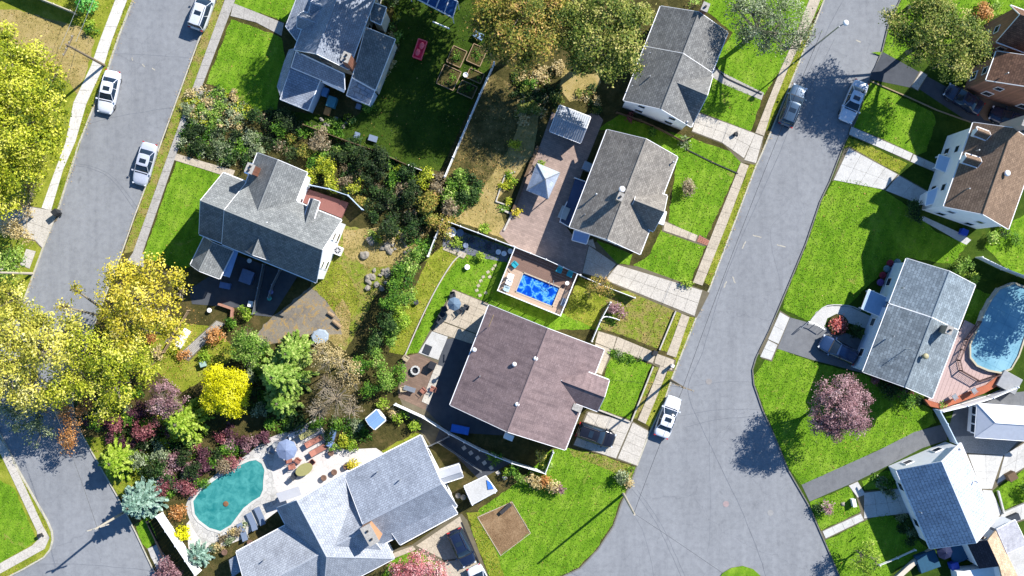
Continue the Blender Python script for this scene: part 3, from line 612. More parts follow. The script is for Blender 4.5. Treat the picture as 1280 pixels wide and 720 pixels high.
def gable(root, A_, B_, D_, ze, zr, roofm, wallm, h0=0, h1=0, frac=0.5, base=GZ, over=0.3, windows=True, trim=WHITE, cap=True, every=3.0, walls=True, gut=True, name='roof', skipg=()):
    """gable / hip roofed volume; ridge runs along A->B; A,B,D in photo pixels at eave height"""
    a, u, v, L, W = rect3(A_, B_, D_, ze); t = 0.14
    def q(s, w_, z): return Vector((a.x, a.y, 0)) + u * s + v * w_ + Vector((0, 0, z))
    r0, r1 = q(h0, W * frac, zr), q(L - h1, W * frac, zr)
    c = [q(0, 0, ze), q(L, 0, ze), q(L, W, ze), q(0, W, ze)]
    m_ = MB(); m_.slab([c[0], c[1], r1, r0], t, 0, u); m_.slab([c[3], r0, r1, c[2]], t, 0, u)
    if h0 > 0: m_.slab([c[0], r0, c[3]], t, 0, v)
    if h1 > 0: m_.slab([c[1], c[2], r1], t, 0, v)
    rf = m_.build(name, roofm, root)
    if cap:
        m_ = MB(); m_.tube([r0 + Vector((0, 0, 0.0)), r1 + Vector((0, 0, 0.0))], 0.07, 5)
        if h0 > 0: m_.tube([c[0], r0], 0.05, 5); m_.tube([c[3], r0], 0.05, 5)
        if h1 > 0: m_.tube([c[1], r1], 0.05, 5); m_.tube([c[2], r1], 0.05, 5)
        m_.build('ridge_cap', roofm, rf)
    if gut:
        ang = math.atan2(u.y, u.x)
        for w_ in (-0.05, W + 0.05):
            m_ = MB(); p = q(L / 2, w_, ze - 0.1); m_.box(p, (L - 0.04, 0.10, 0.11), ang); m_.build('gutter', trim, rf)
        for s, hh in ((-0.03, h0), (L + 0.03, h1)):  # barge boards on the gable ends
            m_ = MB()
            if hh > 0:
                p = q(s, W / 2, ze - 0.1); m_.box(p, (0.08, W, 0.11), ang); m_.build('gutter', trim, rf); continue
            top = q(s, W * frac, zr)
            for w_ in (0, W):
                e = q(s, w_, ze); n_ = u * 0.025
                m_.faces([e - n_, e + n_, top + n_, top - n_] + [x - Vector((0, 0, 0.2)) for x in (e - n_, e + n_, top + n_, top - n_)], [(0, 1, 2, 3), (7, 6, 5, 4), (0, 4, 5, 1), (1, 5, 6, 2), (2, 6, 7, 3), (3, 7, 4, 0)])
            m_.build('bargeboard', trim, rf)
    if walls:
        o = over; m_ = MB(); sl1 = (zr - ze) / (W * frac); sl2 = (zr - ze) / (W * (1 - frac)); e1 = ze + sl1 * o - 0.17; e2 = ze + sl2 * o - 0.17
        A0, B0, C0, D0 = q(o, o, base), q(L - o, o, base), q(L - o, W - o, base), q(o, W - o, base)
        up = lambda p, z: Vector((p.x, p.y, z))
        m_.poly([A0, B0, up(B0, e1), up(A0, e1)]); m_.poly([C0, D0, up(D0, e2), up(C0, e2)])
        for (p1_, p2_, s, hh, z1_, z2_) in ((B0, C0, L - o, h1, e1, e2), (D0, A0, o, h0, e2, e1)):
            if hh > 0: m_.poly([p1_, p2_, up(p2_, z2_), up(p1_, z1_)])
            else: m_.poly([p1_, p2_, up(p2_, z2_), q(s, W * frac, zr - 0.2), up(p1_, z1_)])
        m_.build('wall', wallm, root)
        if windows:
            segs = [(A0, B0, 0), (B0, C0, 1), (C0, D0, 2), (D0, A0, 3)]
            out = v.cross(u).z          # orientation so outside is on the right of the direction
            for p1_, p2_, k in segs:
                if k in skipg: continue
                if u.cross(v).z < 0: p1_, p2_ = p2_, p1_
                wall_windows(root, p1_, p2_, ze, every, trim)
    PAVED.append([A_, B_, (B_[0] + D_[0] - A_[0], B_[1] + D_[1] - A_[1]), D_])
    return rf
def roofslab(root, pts, m_at, t=0.15, trim=None, uv=(1, 0, 0), name='roof', wallm=None, base=GZ, inset=0.2):
    """free roof plane through photo points (px,py,z), with walls under it if asked"""
    q = [P(*p) for p in pts]; m_ = MB(); m_.slab(q, t, 0, uv); rf = m_.build(name, m_at, root)
    if trim:
        m_ = MB()
        for i in range(len(q)):
            a, b = q[i], q[(i + 1) % len(q)]; m_.tube([a - Vector((0, 0, 0.05)), b - Vector((0, 0, 0.05))], 0.07, 4)
        m_.build('trim', trim, rf)
    if wallm:
        c = sum(q, Vector((0, 0, 0))) / len(q); m_ = MB(); n = len(q)
        qs = [p + (c - p).normalized() * inset for p in q]
        for i in range(n):
            a, b = qs[i], qs[(i + 1) % n]; m_.poly([(a.x, a.y, base), (b.x, b.y, base), (b.x, b.y, b.z - t), (a.x, a.y, a.z - t)])
        m_.build('wall', wallm, root)
    PAVED.append([(p[0], p[1]) for p in pts])
    return rf
def chimney(root, px, py, zb, zt, w_, d_, rz, material=None, cap=True, pots=2, name='chimney'):
    material = material or BRICK; p = P(px, py, (zb + zt) / 2); m_ = MB()
    m_.box((p.x, p.y, (zb + zt) / 2), (w_, d_, zt - zb), rz)
    o = m_.build(name, material, root)
    m_ = MB(); m_.box((p.x, p.y, zt + 0.05), (w_ + 0.12, d_ + 0.12, 0.1), rz); m_.build('chimney_cap', CONC_G, o)
    for i in range(pots):
        m_ = MB(); off = (i - (pots - 1) / 2) * d_ * 0.45; m_.lathe((p.x - math.sin(rz) * off, p.y + math.cos(rz) * off, zt + 0.1), [(0.12, 0), (0.12, 0.22), (0.09, 0.25)], 8); m_.build('flue', DARKM, o)
    return o
def vent(root, px, py, z, r=0.18, h=0.45, material=None, name='roof_vent'):
    p = P(px, py, z); m_ = MB(); m_.lathe((p.x, p.y, z - 0.5), [(r * 0.6, 0), (r * 0.6, 0.5 + h * 0.6), (r * 1.25, 0.5 + h * 0.62), (r * 1.1, 0.5 + h * 0.9), (r * 0.4, 0.5 + h)], 10)
    return m_.build(name, material or METAL, root, True)
def pipe(root, px, py, z, h=0.5, r=0.06):
    p = P(px, py, z); m_ = MB(); m_.tube([(p.x, p.y, z - 0.3), (p.x, p.y, z + h)], r, 6); return m_.build('vent_pipe', METAL, root)
def door(root, px, py, ang, z=GZ, w_=0.95, h_=2.05, c=None, off=0.0):
    p = P(px, py, z + 1); m_ = MB(); m_.box((p.x, p.y, z + h_ / 2 + 0.1), (w_, 0.10, h_), ang); o = m_.build('door', c or mat('dark_green_door', (0.02, 0.05, 0.03), 0.4), root)
    m_ = MB(); m_.box((p.x + 0.35 * math.cos(ang), p.y + 0.35 * math.sin(ang), z + 1.1), (0.06, 0.2, 0.12), ang); m_.build('handle', METAL, o); return o
def house(name, px, py, label, cat='house'):
    p = P(px, py, GZ); return empty(name, (p.x, p.y, GZ), label, cat)

# shingles in the roofs' own colours
SH_G = shingle_mat('grey_shingle', A(150, 150, 148), A(122, 122, 122))
SH_G2 = shingle_mat('warm_grey_shingle', A(166, 160, 152), A(136, 130, 124))
SH_B = shingle_mat('brown_shingle', A(156, 136, 136), A(140, 120, 120), streak=0.4, mortar=0.8, var=0.08)
SH_BG = shingle_mat('blue_grey_shingle', A(172, 181, 196), A(154, 163, 180), var=0.12)
SH_S = shingle_mat('slate_grey_shingle', A(152, 155, 155), A(130, 134, 136))
SH_T = shingle_mat('teal_grey_shingle', A(158, 172, 182), A(128, 142, 152), bw=0.5, rh=0.3)
SH_T2 = shingle_mat('teal_grey_shingle_old', A(150, 162, 170), A(120, 130, 138), bw=0.5, rh=0.3)
SH_BR = shingle_mat('tan_brown_shingle', A(156, 132, 112), A(136, 112, 94))
SH_BK = shingle_mat('old_brown_shingle', A(140, 108, 90), A(106, 82, 72))
SH_TL = shingle_mat('pale_blue_tile', A(212, 222, 240), A(196, 206, 228), bw=0.62, rh=0.36, mortar=0.55, ms=0.045, var=0.08)
SH_BL = shingle_mat('light_blue_grey_shingle', A(190, 196, 206), A(176, 182, 194), var=0.12)
ANG = math.atan2(-35, 85) # street-side houses share a direction (photo y is down)

# --- H1 blue-grey house, upper left
h = house('detached_house', 415, 50, 'large two storey house with blue-grey roofs and red chimney beside the vegetable beds')
gable(h, (368, 62), (413, -60), (433, 93), 5.2, 7.9, SH_BG, CREAM_S, windows=True)
gable(h, (387, 17), (417, 28), (395, -4), 5.6, 6.7, SH_BL, WHITE_S, over=0.15, every=9, base=4.8)
gable(h, (371, 34), (402, 45), (378, 14), 5.3, 6.5, SH_BL, WHITE_S, over=0.15, every=9, base=4.6)
roofslab(h, [(357, 33, 3.2), (372, 52, 3.2), (396, -10, 4.4), (376, -16, 3.4)], SH_BG, trim=WHITE, wallm=CREAM_S, uv=(0.35, 1, 0))
roofslab(h, [(364, 83, 3.6), (401, 98, 3.6), (385, 138, 3.0), (350, 124, 3.0)], SH_BG, trim=WHITE, wallm=BLUE_S, uv=(1, -0.4, 0))
roofslab(h, [(369, 60, 3.9), (363, 83, 3.7), (350, 120, 2.9), (346, 108, 2.4), (354, 80, 2.4), (361, 62, 2.9)], SH_BL, wallm=BLUE_S, uv=(0.4, 1, 0))
roofslab(h, [(370, 64, 5.1), (430, 92, 5.1), (431, 112, 3.9), (364, 84, 3.9)], SH_BG, trim=WHITE, uv=(1, -0.4, 0))
roofslab(h, [(404, 99, 3.5), (431, 112, 3.5), (430, 116, 3.2), (402, 103, 3.2)], WHITE)
roofslab(h, [(457, 34, 4.7), (494, 49, 3.4), (469, 113, 3.4), (440, 97, 4.7)], SH_S, trim=WHITE, wallm=CREAM_S, uv=(0.35, -1, 0))
roofslab(h, [(440, 96, 4.7), (469, 112, 3.4), (461, 131, 2.8), (433, 119, 2.8)], SH_BG, trim=WHITE, wallm=BLUE_S, uv=(1, -0.4, 0))
roofslab(h, [(464, 2, 4.9), (483, 9, 4.9), (476, 31, 4.6), (463, 25, 4.6)], SH_S, trim=WHITE, wallm=CREAM_S, uv=(1, -0.4, 0))
chimney(h, 437, 78, 4, 8.6, 0.7, 0.9, ANG)
vent(h, 376, 68, 4.7, 0.15); vent(h, 430, 72, 6.0, 0.22)
# --- H2 long grey house, centre left
h = house('detached_house', 335, 275, 'L shaped house with grey roof, red-brown deck and white gable, left of the rock garden')
gable(h, (309, 227), (427, 275), (272, 303), 5.2, 8.9, SH_S, WHITE_S, skipg=(0,), over=0.3)
gable(h, (279, 216), (312, 229), (247, 292), 4.9, 8.5, SH_S, WHITE_S, over=0.3)
gable(h, (255, 296), (238, 331), (292, 312), 3.0, 4.6, SH_S, BLUE_S, frac=0.45)
gable(h, (321, 276), (306, 313), (352, 289), 5.5, 7.5, SH_S, WHITE_S, frac=0.5, base=4.8, over=0.2, every=9)
gable(h, (322, 191), (294, 262), (384, 215), 5.2, 7.7, SH_S, WHITE_S, frac=0.52)
gable(h, (388, 248), (376, 285), (399, 253), 6.2, 7.0, SH_S, WHITE_S, over=0.1, base=5.4, windows=False)
chimney(h, 320, 214, 4, 8.8, 0.7, 0.9, -0.4)
roofslab(h, [(312, 203, 5.2), (322, 207, 5.2), (315, 220, 5.2), (305, 216, 5.2)], mat('blue_metal_sheet', A(110, 160, 220), 0.35, 0.1, 3, metal=0.4), t=0.08, wallm=BLUE_S)
roofslab(h, [(289, 311, 2.9), (298, 314, 2.9), (287, 347, 2.6), (278, 344, 2.6)], mat('shaded_wall_blue', A(150, 190, 245), 0.5, 0.1, 3), t=0.06, wallm=None)  # stands for the white side wall; its shade is put in as blue
vent(h, 292, 262, 7.6, 0.16); vent(h, 334, 279, 8.0, 0.16); pipe(h, 388, 301, 7.8)
mdk = MB(); q = [P(*a, 0) for a in [(384, 236), (437, 254), (428, 273), (376, 252)]]
dk = MB(); dk.prism([(p.x, p.y) for p in q], GZ, 0.62); dk.build('deck_base', mat('deck_red', A(150, 100, 92), 0.85, 0.15, 2, fine=0.3), h)
# --- H3 grey house top centre
h = house('detached_house', 845, 85, 'tall grey-shingled house with white gable wall beside the big olive tree')
gable(h, (780, 125), (826, 7.5), (864, 157), 5.3, 8.0, SH_G, WHITE_S)
gable(h, (829, 139), (866, 154.5), (853, 79), 5.25, 7.7, SH_G, WHITE_S, over=0.3, frac=0.5, skipg=(3,))
gable(h, (779.5, 125.5), (806, 58), (864.5, 158), 5.36, 8.12, SH_G, WHITE_S, walls=False, windows=False)
roofslab(h, [(814, 58, 6.1), (850, 68, 7.68), (832, 118, 7.68), (781, 124, 5.36)], SH_G, uv=(0.37, 1, 0), t=0.05, name='roof_overlay') if False else None
chimney(h, 876, 17, 3.5, 8.4, 0.6, 0.8, ANG, pots=1)
pipe(h, 812, 67, 6.6, 0.5); vent(h, 858, 153, 5.6, 0.14)
# --- H4 grey bungalow
h = house('detached_house', 775, 240, 'grey-roofed bungalow with white porch beside the brick patio and gazebo')
gable(h, (712, 284), (759, 162), (800, 318), 3.9, 6.9, SH_G2, WHITE_S, frac=0.5)
gable(h, (781, 275), (817, 289), (799, 231), 4.05, 6.6, SH_G2, WHITE_S, over=0.2, h0=0, skipg=(3,))
roofslab(h, [(819, 261, 2.9), (833, 265, 2.9), (829, 281, 2.9), (817, 277, 2.9)], WHITE, trim=WHITE, wallm=None, name='porch_roof')
roofslab(h, [(718, 288, 2.3), (737, 293, 2.3), (733, 305, 2.0), (715, 300, 2.0)], mat('pale_blue_metal', A(170, 195, 235), 0.4, 0.08, 3, metal=0.2), trim=WHITE, wallm=WHITE_S, name='side_porch_roof')
chimney(h, 773, 248, 4.5, 8.3, 0.5, 0.7, ANG, mat('beige_chimney', A(190, 175, 150), 0.9, 0.15, 4, fine=0.4), pots=1)
vent(h, 777, 237, 6.6, 0.28, 0.6, WHITE); vent(h, 745, 243, 5.4, 0.12); pipe(h, 731, 268, 4.5, 0.4); vent(h, 841, 203, 4.3, 0.1)
m_ = MB()
for a, b in (((718, 222), (732, 227)), ((704, 262), (700, 277)), ((700, 277), (712, 284)), ((704, 262), (709, 252))):
    q = [P(*a, 0.9), P(*b, 0.9)]; m_.tube(q, 0.06, 5); m_.tube([q[0], (q[0].x, q[0].y, GZ)], 0.05, 5)
m_.build('deck_railing', WHITE, h)
dk = MB(); dk.prism([tuple(P(*a, 0))[:2] for a in [(719, 223), (733, 228), (714, 283), (701, 277)]], GZ, 0.55); dk.build('side_deck', mat('blue_grey_deck', A(86, 104, 140), 0.8, 0.1, 2), h)
# --- H5 brown roofed house
h = house('detached_house', 665, 475, 'wide brown-roofed house with roof vents, black car on its driveway')
gable(h, (562.6, 506.4), (611.5, 381), (707, 561), 3.9, 7.1, SH_B, CREAM_S)
SH_B2 = SH_B
gable(h, (705, 482), (760.5, 503.5) , (718, 447), 3.55, 4.5, SH_B, CREAM_S, over=0.25, frac=0.5) if False else None
gable(h, (694, 494), (747, 514), (708, 455), 4.3, 5.5, SH_B, CREAM_S, over=0.25, frac=0.5)
roofslab(h, [(706, 563, 3.0), (726, 514, 3.1), (716, 508, 3.45), (692, 556, 3.45)], SH_B, t=0.12, uv=(0.37, 1, 0)) if False else None
chimney(h, 721, 509, 3.0, 4.4, 0.9, 0.55, ANG, mat('beige_render', A(200, 180, 160), 0.9, 0.1, 3), pots=0)
for (x, y, z) in ((669.5, 448, 6.7), (643, 455, 6.1), (646.5, 505, 6.7), (593, 437, 4.8)): vent(h, x, y, z, 0.2, 0.45, WHITE)
m_ = MB(); q = P(611, 408, 5.2); m_.tube([(q.x, q.y, 4.5), (q.x, q.y, 5.6), (q.x + 0.5, q.y + 1.2, 6.1)], 0.06, 6); m_.build('bent_pipe', WOODL, h)
q = P(636, 546, 3.2); m_ = MB(); m_.box((q.x, q.y, 2.9), (1.0, 0.6, 1.2), ANG); m_.build('wall_box', WHITE, h)
# --- H6 long light grey house, bottom
h = house('detached_house', 440, 650, 'rambling light blue-grey roofed house beside the kidney shaped pool')
gable(h, (295, 690), (438, 613), (338, 769), 3.0, 5.7, SH_BL, WHITE_S, frac=0.53)
gable(h, (346, 635), (404, 745), (436, 591), 3.0, 6.4, SH_BL, WHITE_S, frac=0.38, h1=4.0)
gable(h, (430, 593), (526, 544), (477, 681), 3.1, 5.7, SH_BG, WHITE_S, frac=0.62)
gable(h, (500, 681), (572, 642), (486, 652), 2.9, 4.1, SH_BG, WHITE_S, frac=0.93, over=0.2, windows=False, cap=False)
chimney(h, 466, 662, 2.5, 7.0, 1.0, 2.0, 0.5, mat('orange_brick', A(214, 160, 120), 0.9, 0.2, 4, fine=0.4), pots=2)
roofslab(h, [(345, 617, 2.3), (373, 608, 2.3), (377, 619, 2.3), (350, 628, 2.3)], mat('grey_canopy', A(196, 198, 206), 0.7, 0.06, 2), wallm=None, name='canopy', t=0.08)
roofslab(h, [(286, 700, 2.6), (298, 692, 2.8), (304, 712, 2.8), (290, 722, 2.6)], SH_BG, wallm=WHITE_S)
# --- H7 teal grey roofed house, right
h = house('detached_house', 1145, 410, 'two-level blue-grey roofed house between the purple tree and the cloudy blue pool')
gable(h, (1112, 379), (1133.5, 323), (1198, 411.5), 4.9, 6.9, SH_T, BLUE_S)
gable(h, (1079, 465), (1111.5, 380), (1165, 499), 5.05, 7.1, SH_T2, BLUE_S)
roofslab(h, [(1086, 362, 2.5), (1111, 373, 2.6), (1101, 396, 2.6), (1077, 386, 2.5)], mat('shaded_white_porch', A(172, 202, 236), 0.5, 0.08, 3), trim=WHITE, name='porch_roof')  # white porch; the blue of its shade is in the colour
m_ = MB()
for a in ((1087, 364), (1078, 385), (1089, 390)): q = P(*a, 1.2); m_.box((q.x, q.y, 1.3), (0.12, 0.12, 2.4), 0.4)
m_.build('porch_post', WHITE, h)
chimney(h, 1180, 412, 5.5, 8.0, 0.55, 0.75, ANG, mat('beige_chimney', A(190, 175, 150), 0.9, 0.15, 4, fine=0.4), pots=1)
vent(h, 1155, 445, 7.0, 0.26, 0.6, mat('tan_metal', A(190, 180, 140), 0.5))
m_ = MB(); q = P(1133, 436, 6.6); m_.tube([(q.x, q.y, 6.0), (q.x, q.y, 8.2)], 0.035, 5)
for k in range(5): m_.tube([(q.x - 0.5 + 0.06 * k, q.y + 0.1, 7.4 + k * 0.18), (q.x + 0.5 - 0.06 * k, q.y - 0.1, 7.4 + k * 0.18)], 0.02, 4)
m_.build('aerial', METAL, h)
# --- H8 brown roof, right edge
h = house('detached_house', 1225, 220, 'brown-roofed white house with two dormers at the right edge')
gable(h, (1180, 258), (1217, 153), (1260, 288), 6.8, 9.4, SH_BR, WHITE_S, frac=0.42)
gable(h, (1231, 233), (1222, 266), (1262, 243), 6.9, 7.3, SH_BR, WHITE_S, over=0.2, frac=0.2, windows=False)
gable(h, (1203, 203), (1222, 209), (1208, 192), 8.1, 8.7, SH_BR, WHITE_S, over=0.1, base=7.1, every=1.2, cap=False)
gable(h, (1217, 169), (1233, 175), (1222, 159), 8.1, 8.7, SH_BR, WHITE_S, over=0.1, base=7.1, every=1.2, cap=False)
roofslab(h, [(1174, 193, 2.9), (1192, 199, 3.1), (1186, 217, 3.1), (1169, 210, 2.9)], BLUE_S, trim=WHITE, name='porch_roof', wallm=None)
m_ = MB()
for a in ((1175, 195), (1171, 209)): q = P(*a, 1.2); m_.box((q.x, q.y, 1.5), (0.14, 0.14, 2.8), 0.4)
m_.build('porch_post', WHITE, h)
roofslab(h, [(1160, 240, 2.5), (1173, 234, 2.9), (1168, 254, 2.9), (1157, 257, 2.5)], BLUE_S, trim=WHITE, name='bay_roof', wallm=WHITE_S)
chimney(h, 1268, 157, 6.0, 11.2, 0.8, 1.1, ANG, mat('pale_brick', A(205, 190, 178), 0.9, 0.15, 4, fine=0.4), pots=3)
vent(h, 1257, 217, 8.8, 0.26, 0.5, WHITE)
roofslab(h, [(1250, 284, 0.8), (1262, 278, 0.8), (1256, 268, 0.8), (1247, 274, 0.8)], CONC_G, name='back_step', wallm=CONC_G)
# --- H9 brick house, upper right corner
BRK = paving_mat('brown_brick_wall', A(170, 122, 100), 0.24, 0.2, 0.9, rz=0.35)
h = house('detached_house', 1268, 70, 'brown brick house with steep brown roofs in the upper right corner')
gable(h, (1233, 100), (1246, 64), (1330, 138), 6.2, 9.2, SH_BK, BRK, every=3.2)
gable(h, (1246, 52), (1330, 84), (1262, 6), 6.2, 9.6, SH_BK, BRK, every=2.0)
# --- H10 pale blue tiled roof, lower right
h = house('detached_house', 1180, 615, 'white house with steep pale blue tiled roof facing a shaded front walk')
gable(h, (1121, 588), (1163, 686), (1201.5, 555), 3.6, 6.8, SH_TL, WHITE_S)
roofslab(h, [(1133, 590, 2.0), (1123, 594, 2.0), (1118, 583, 2.0), (1130, 578, 2.0)], WHITE) if False else None
pipe(h, 1220, 602, 4.6, 0.4); chimney(h, 1225, 672, GZ, 3.3, 0.8, 0.6, ANG, pots=0)
vent(h, 1198, 561, 3.9, 0.1)
# --- H11 white roofed garage
h = house('garage', 1262, 530, 'white metal roofed garage with row of small windows at its left end', 'garage')
gable(h, (1222, 505), (1310, 511), (1229, 547), 2.8, 3.9, mat('white_roof_sheet', A(232, 236, 246), 0.5, 0.08, 2, bump=0.2), WHITE_S, h0=1.5, every=0.9)
# --- H12 neighbour at the lower right corner
h = house('detached_house', 1240, 700, 'dark and tan roofed house in the lower right corner with a pale flat roof extension')
roofslab(h, [(1208, 678, 2.9), (1234, 675.6, 4.3), (1249, 708, 4.3), (1224, 711, 2.9)], shingle_mat('dark_shingle', A(74, 72, 84), streak=0.1), uv=(0.4, -1, 0), trim=None, wallm=WHITE_S)
roofslab(h, [(1234.5, 675.6, 4.3), (1245, 663, 3.1), (1276, 728, 3.1), (1258, 742, 4.3), (1249.5, 708, 4.3)], shingle_mat('tan_shingle', A(226, 200, 168)), uv=(0.4, -1, 0), wallm=WHITE_S)
roofslab(h, [(1246, 662, 3.2), (1269, 650, 3.0), (1284, 681, 3.0), (1259, 692, 3.2)], shingle_mat('pale_grey_flat_roof', A(206, 206, 214), var=0.05, mortar=0.9), trim=WHITE, wallm=WHITE_S)
roofslab(h, [(1259, 693, 3.0), (1290, 677, 3.0), (1300, 740, 3.0), (1275, 740, 3.0)], CONC_W, trim=None, wallm=WHITE_S, name='white_roof')
roofslab(h, [(1196, 716, 2.3), (1224, 711, 2.3), (1246, 708, 2.3), (1240, 730, 2.3), (1200, 735, 2.3)], WHITE, wallm=WHITE_S, name='white_roof')
# --- H0: the neighbour beyond the top left edge, seen only by its fence; and houses outside the frame that continue the street
h = house('garden_shed', 709, 155, 'small garden shed with half-lit grey and white ribbed roof beside the brick patio', 'shed')
gable(h, (687, 163.5), (726, 178.5), (698, 131), 2.3, 3.3, mat('ribbed_grey_roof', A(180, 186, 196), 0.6, 0.1, 1.2), mat('dark_shed_wall', A(92, 90, 92), 0.8, 0.1), windows=True, every=1.6, trim=WHITE)
rb = MB(); a, u, v, L, W = rect3((687, 163.5), (726, 178.5), (698, 131), 2.3)
for i in range(15):
    s = (i + 0.5) / 15 * L
    for w0, w1 in ((0, W / 2), (W, W / 2)):
        p0 = a + u * s + v * w0; p1 = a + u * s + v * w1 + Vector((0, 0, 1.0)); rb.tube([p0 + Vector((0, 0, 0.02)), p1 + Vector((0, 0, 0.02))], 0.025, 4)
rb.build('roof_rib', mat('rib_metal', A(150, 156, 166), 0.5), h)
h = house('garden_shed', 566, 598, 'small grey shed with curved-back roof against the right wall of the pale house', 'shed')
gable(h, (551, 605), (579, 596), (547, 589), 2.2, 2.9, mat('grey_shed_roof', A(190, 194, 204), 0.6, 0.08, 2), WHITE_S, frac=0.5, windows=False, over=0.12)
h = house('carport_canopy', 594, 612, 'bright white flat canopy with a blue tarpaulin corner right of the small shed', 'canopy')
roofslab(h, [(580, 608, 2.1), (607, 595, 2.3), (621, 614, 2.3), (590, 631, 2.1)], CONC_W, trim=WHITE, name='canopy_sheet', t=0.06)
roofslab(h, [(608, 600, 2.36), (613, 603, 2.38), (617, 611, 2.38), (610, 612, 2.36)], mat('blue_tarp', A(70, 130, 220), 0.5), name='tarpaulin', t=0.03)
m_ = MB()
for a in ((582, 609), (606, 597), (619, 614), (591, 629)): q = P(*a, 1.1); m_.box((q.x, q.y, 1.1), (0.1, 0.1, 2.0), 0.4)
m_.build('canopy_post', WHITE, h)
h = house('tool_shed', 468, 521, 'tiny blue and white roofed tool shed among bushes above the pool patio', 'shed')
gable(h, (468, 537), (482, 525), (457, 524), 2.0, 2.6, mat('blue_white_roof', A(150, 190, 240), 0.6, 0.05), WHITE_S, windows=False, over=0.1)
for k_, (x, y, z) in enumerate(((812, 96, 6.6), (790, 108, 6.2), (1210, 236, 8.2), (1222, 188, 8.4), (1128, 360, 6.2), (1116, 420, 6.3), (330, 700, 4.6), (500, 600, 4.9), (472, 590, 4.2), (1258, 92, 7.6), (1150, 640, 5.6), (600, 470, 4.9))):
    hh = [o for o in COL.objects if o.type == 'EMPTY' and o.get('category') == 'house']; p = P(x, y, z); best = min(hh, key=lambda o: (o.location.x - p.x) ** 2 + (o.location.y - p.y) ** 2); pipe(best, x, y, z, 0.45, 0.07)
# ---------------------------------------------------------------- vegetation
def LP(*c, k=1.25):
    n = len(c) - 1; return [(i / n, A(*x, k)) for i, x in enumerate(c)]
PAL = {
 'yg': leaf_mat('leaf_yellow_green', LP((66, 92, 14), (138, 154, 26), (204, 206, 56), (238, 232, 116))),
 'yp': leaf_mat('leaf_pale_yellow', LP((96, 106, 34), (172, 174, 62), (224, 214, 90), (244, 236, 156))),
 'yo': leaf_mat('leaf_gold', LP((102, 110, 26), (184, 176, 44), (232, 212, 68), (246, 234, 136))),
 'ol': leaf_mat('leaf_olive', LP((44, 68, 20), (96, 120, 40), (150, 156, 66), (206, 196, 120))),
 'olo': leaf_mat('leaf_olive_orange', LP((50, 78, 24), (116, 128, 44), (176, 160, 72), (220, 176, 110))),
 'gg': leaf_mat('leaf_grey_green', LP((56, 74, 46), (106, 124, 82), (150, 162, 122), (196, 204, 172))),
 'g': leaf_mat('leaf_green', LP((24, 56, 12), (58, 106, 24), (106, 150, 40), (150, 186, 70))),
 'lg': leaf_mat('leaf_light_green', LP((50, 86, 22), (104, 146, 46), (150, 182, 76), (206, 220, 130))),
 'lime': leaf_mat('leaf_lime', LP((60, 98, 14), (114, 152, 30), (160, 188, 56), (206, 220, 106))),
 'yl': leaf_mat('leaf_bright_yellow', LP((150, 150, 0), (214, 212, 4), (240, 234, 20), (250, 246, 90))),
 'pk': leaf_mat('leaf_dusty_pink', LP((84, 52, 58), (136, 98, 104), (176, 138, 144), (212, 182, 184))),
 'rp': leaf_mat('leaf_red_purple', LP((70, 26, 36), (120, 60, 68), (160, 96, 100), (200, 150, 146))),
 'pt': leaf_mat('leaf_bright_pink', LP((150, 66, 74), (206, 122, 126), (232, 174, 176), (246, 216, 212))),
 'or': leaf_mat('leaf_orange', LP((120, 76, 34), (182, 122, 66), (214, 158, 92), (230, 190, 140))),
 'bs': leaf_mat('needle_blue', LP((48, 84, 74), (98, 136, 120), (146, 180, 164), (196, 220, 208))),
 'br': leaf_mat('twig_brown', LP((76, 66, 48), (124, 108, 80), (164, 148, 118), (196, 184, 160))),
 'dk': leaf_mat('leaf_deep_green', LP((12, 26, 12), (28, 48, 22), (52, 76, 34), (90, 104, 54))),
 'dg': leaf_mat('leaf_dark_green', LP((14, 36, 14), (34, 64, 26), (64, 96, 40), (104, 128, 60))),
 'tan': leaf_mat('leaf_tan', LP((130, 112, 60), (186, 164, 108), (216, 196, 146), (236, 220, 180))),
 'dp': leaf_mat('leaf_dark_purple', LP((40, 20, 30), (78, 44, 58), (112, 70, 84), (150, 104, 112))),
}
def leaf_obj(name, C, N, S, tone, material, parent, aspect=1.0, U=None):
    """diamond leaves: centres C, normals N, sizes S"""
    n = len(C); org = np.array(chain_loc(parent)) if parent is not None else np.zeros(3)
    N = N / np.linalg.norm(N, axis=1, keepdims=True)
    R_ = RNG.normal(size=(n, 3)) if U is None else U
    a = np.cross(N, R_) if U is None else U - N * (U * N).sum(1, keepdims=True); a /= np.linalg.norm(a, axis=1, keepdims=True) + 1e-9
    b = np.cross(N, a); S = S[:, None]
    V = np.stack([C - a * S * aspect, C - b * S * 0.62 + N * S * 0.18, C + a * S * aspect, C + b * S * 0.62 + N * S * 0.18], 1) - org
    me = bpy.data.meshes.new(name); me.vertices.add(4 * n); me.vertices.foreach_set('co', V.reshape(-1))
    me.loops.add(4 * n); me.loops.foreach_set('vertex_index', np.arange(4 * n, dtype=np.int32))
    me.polygons.add(n); me.polygons.foreach_set('loop_start', np.arange(0, 4 * n, 4, dtype=np.int32))
    try: me.polygons.foreach_set('loop_total', np.full(n, 4, dtype=np.int32))
    except Exception: pass
    me.materials.append(material); at = me.attributes.new('tone', 'FLOAT', 'FACE'); at.data.foreach_set('value', np.clip(tone, 0, 1).astype(np.float32))
    me.update(); me.validate()
    o = bpy.data.objects.new(name, me); COL.objects.link(o)
    if parent is not None: o.parent = parent
    return o
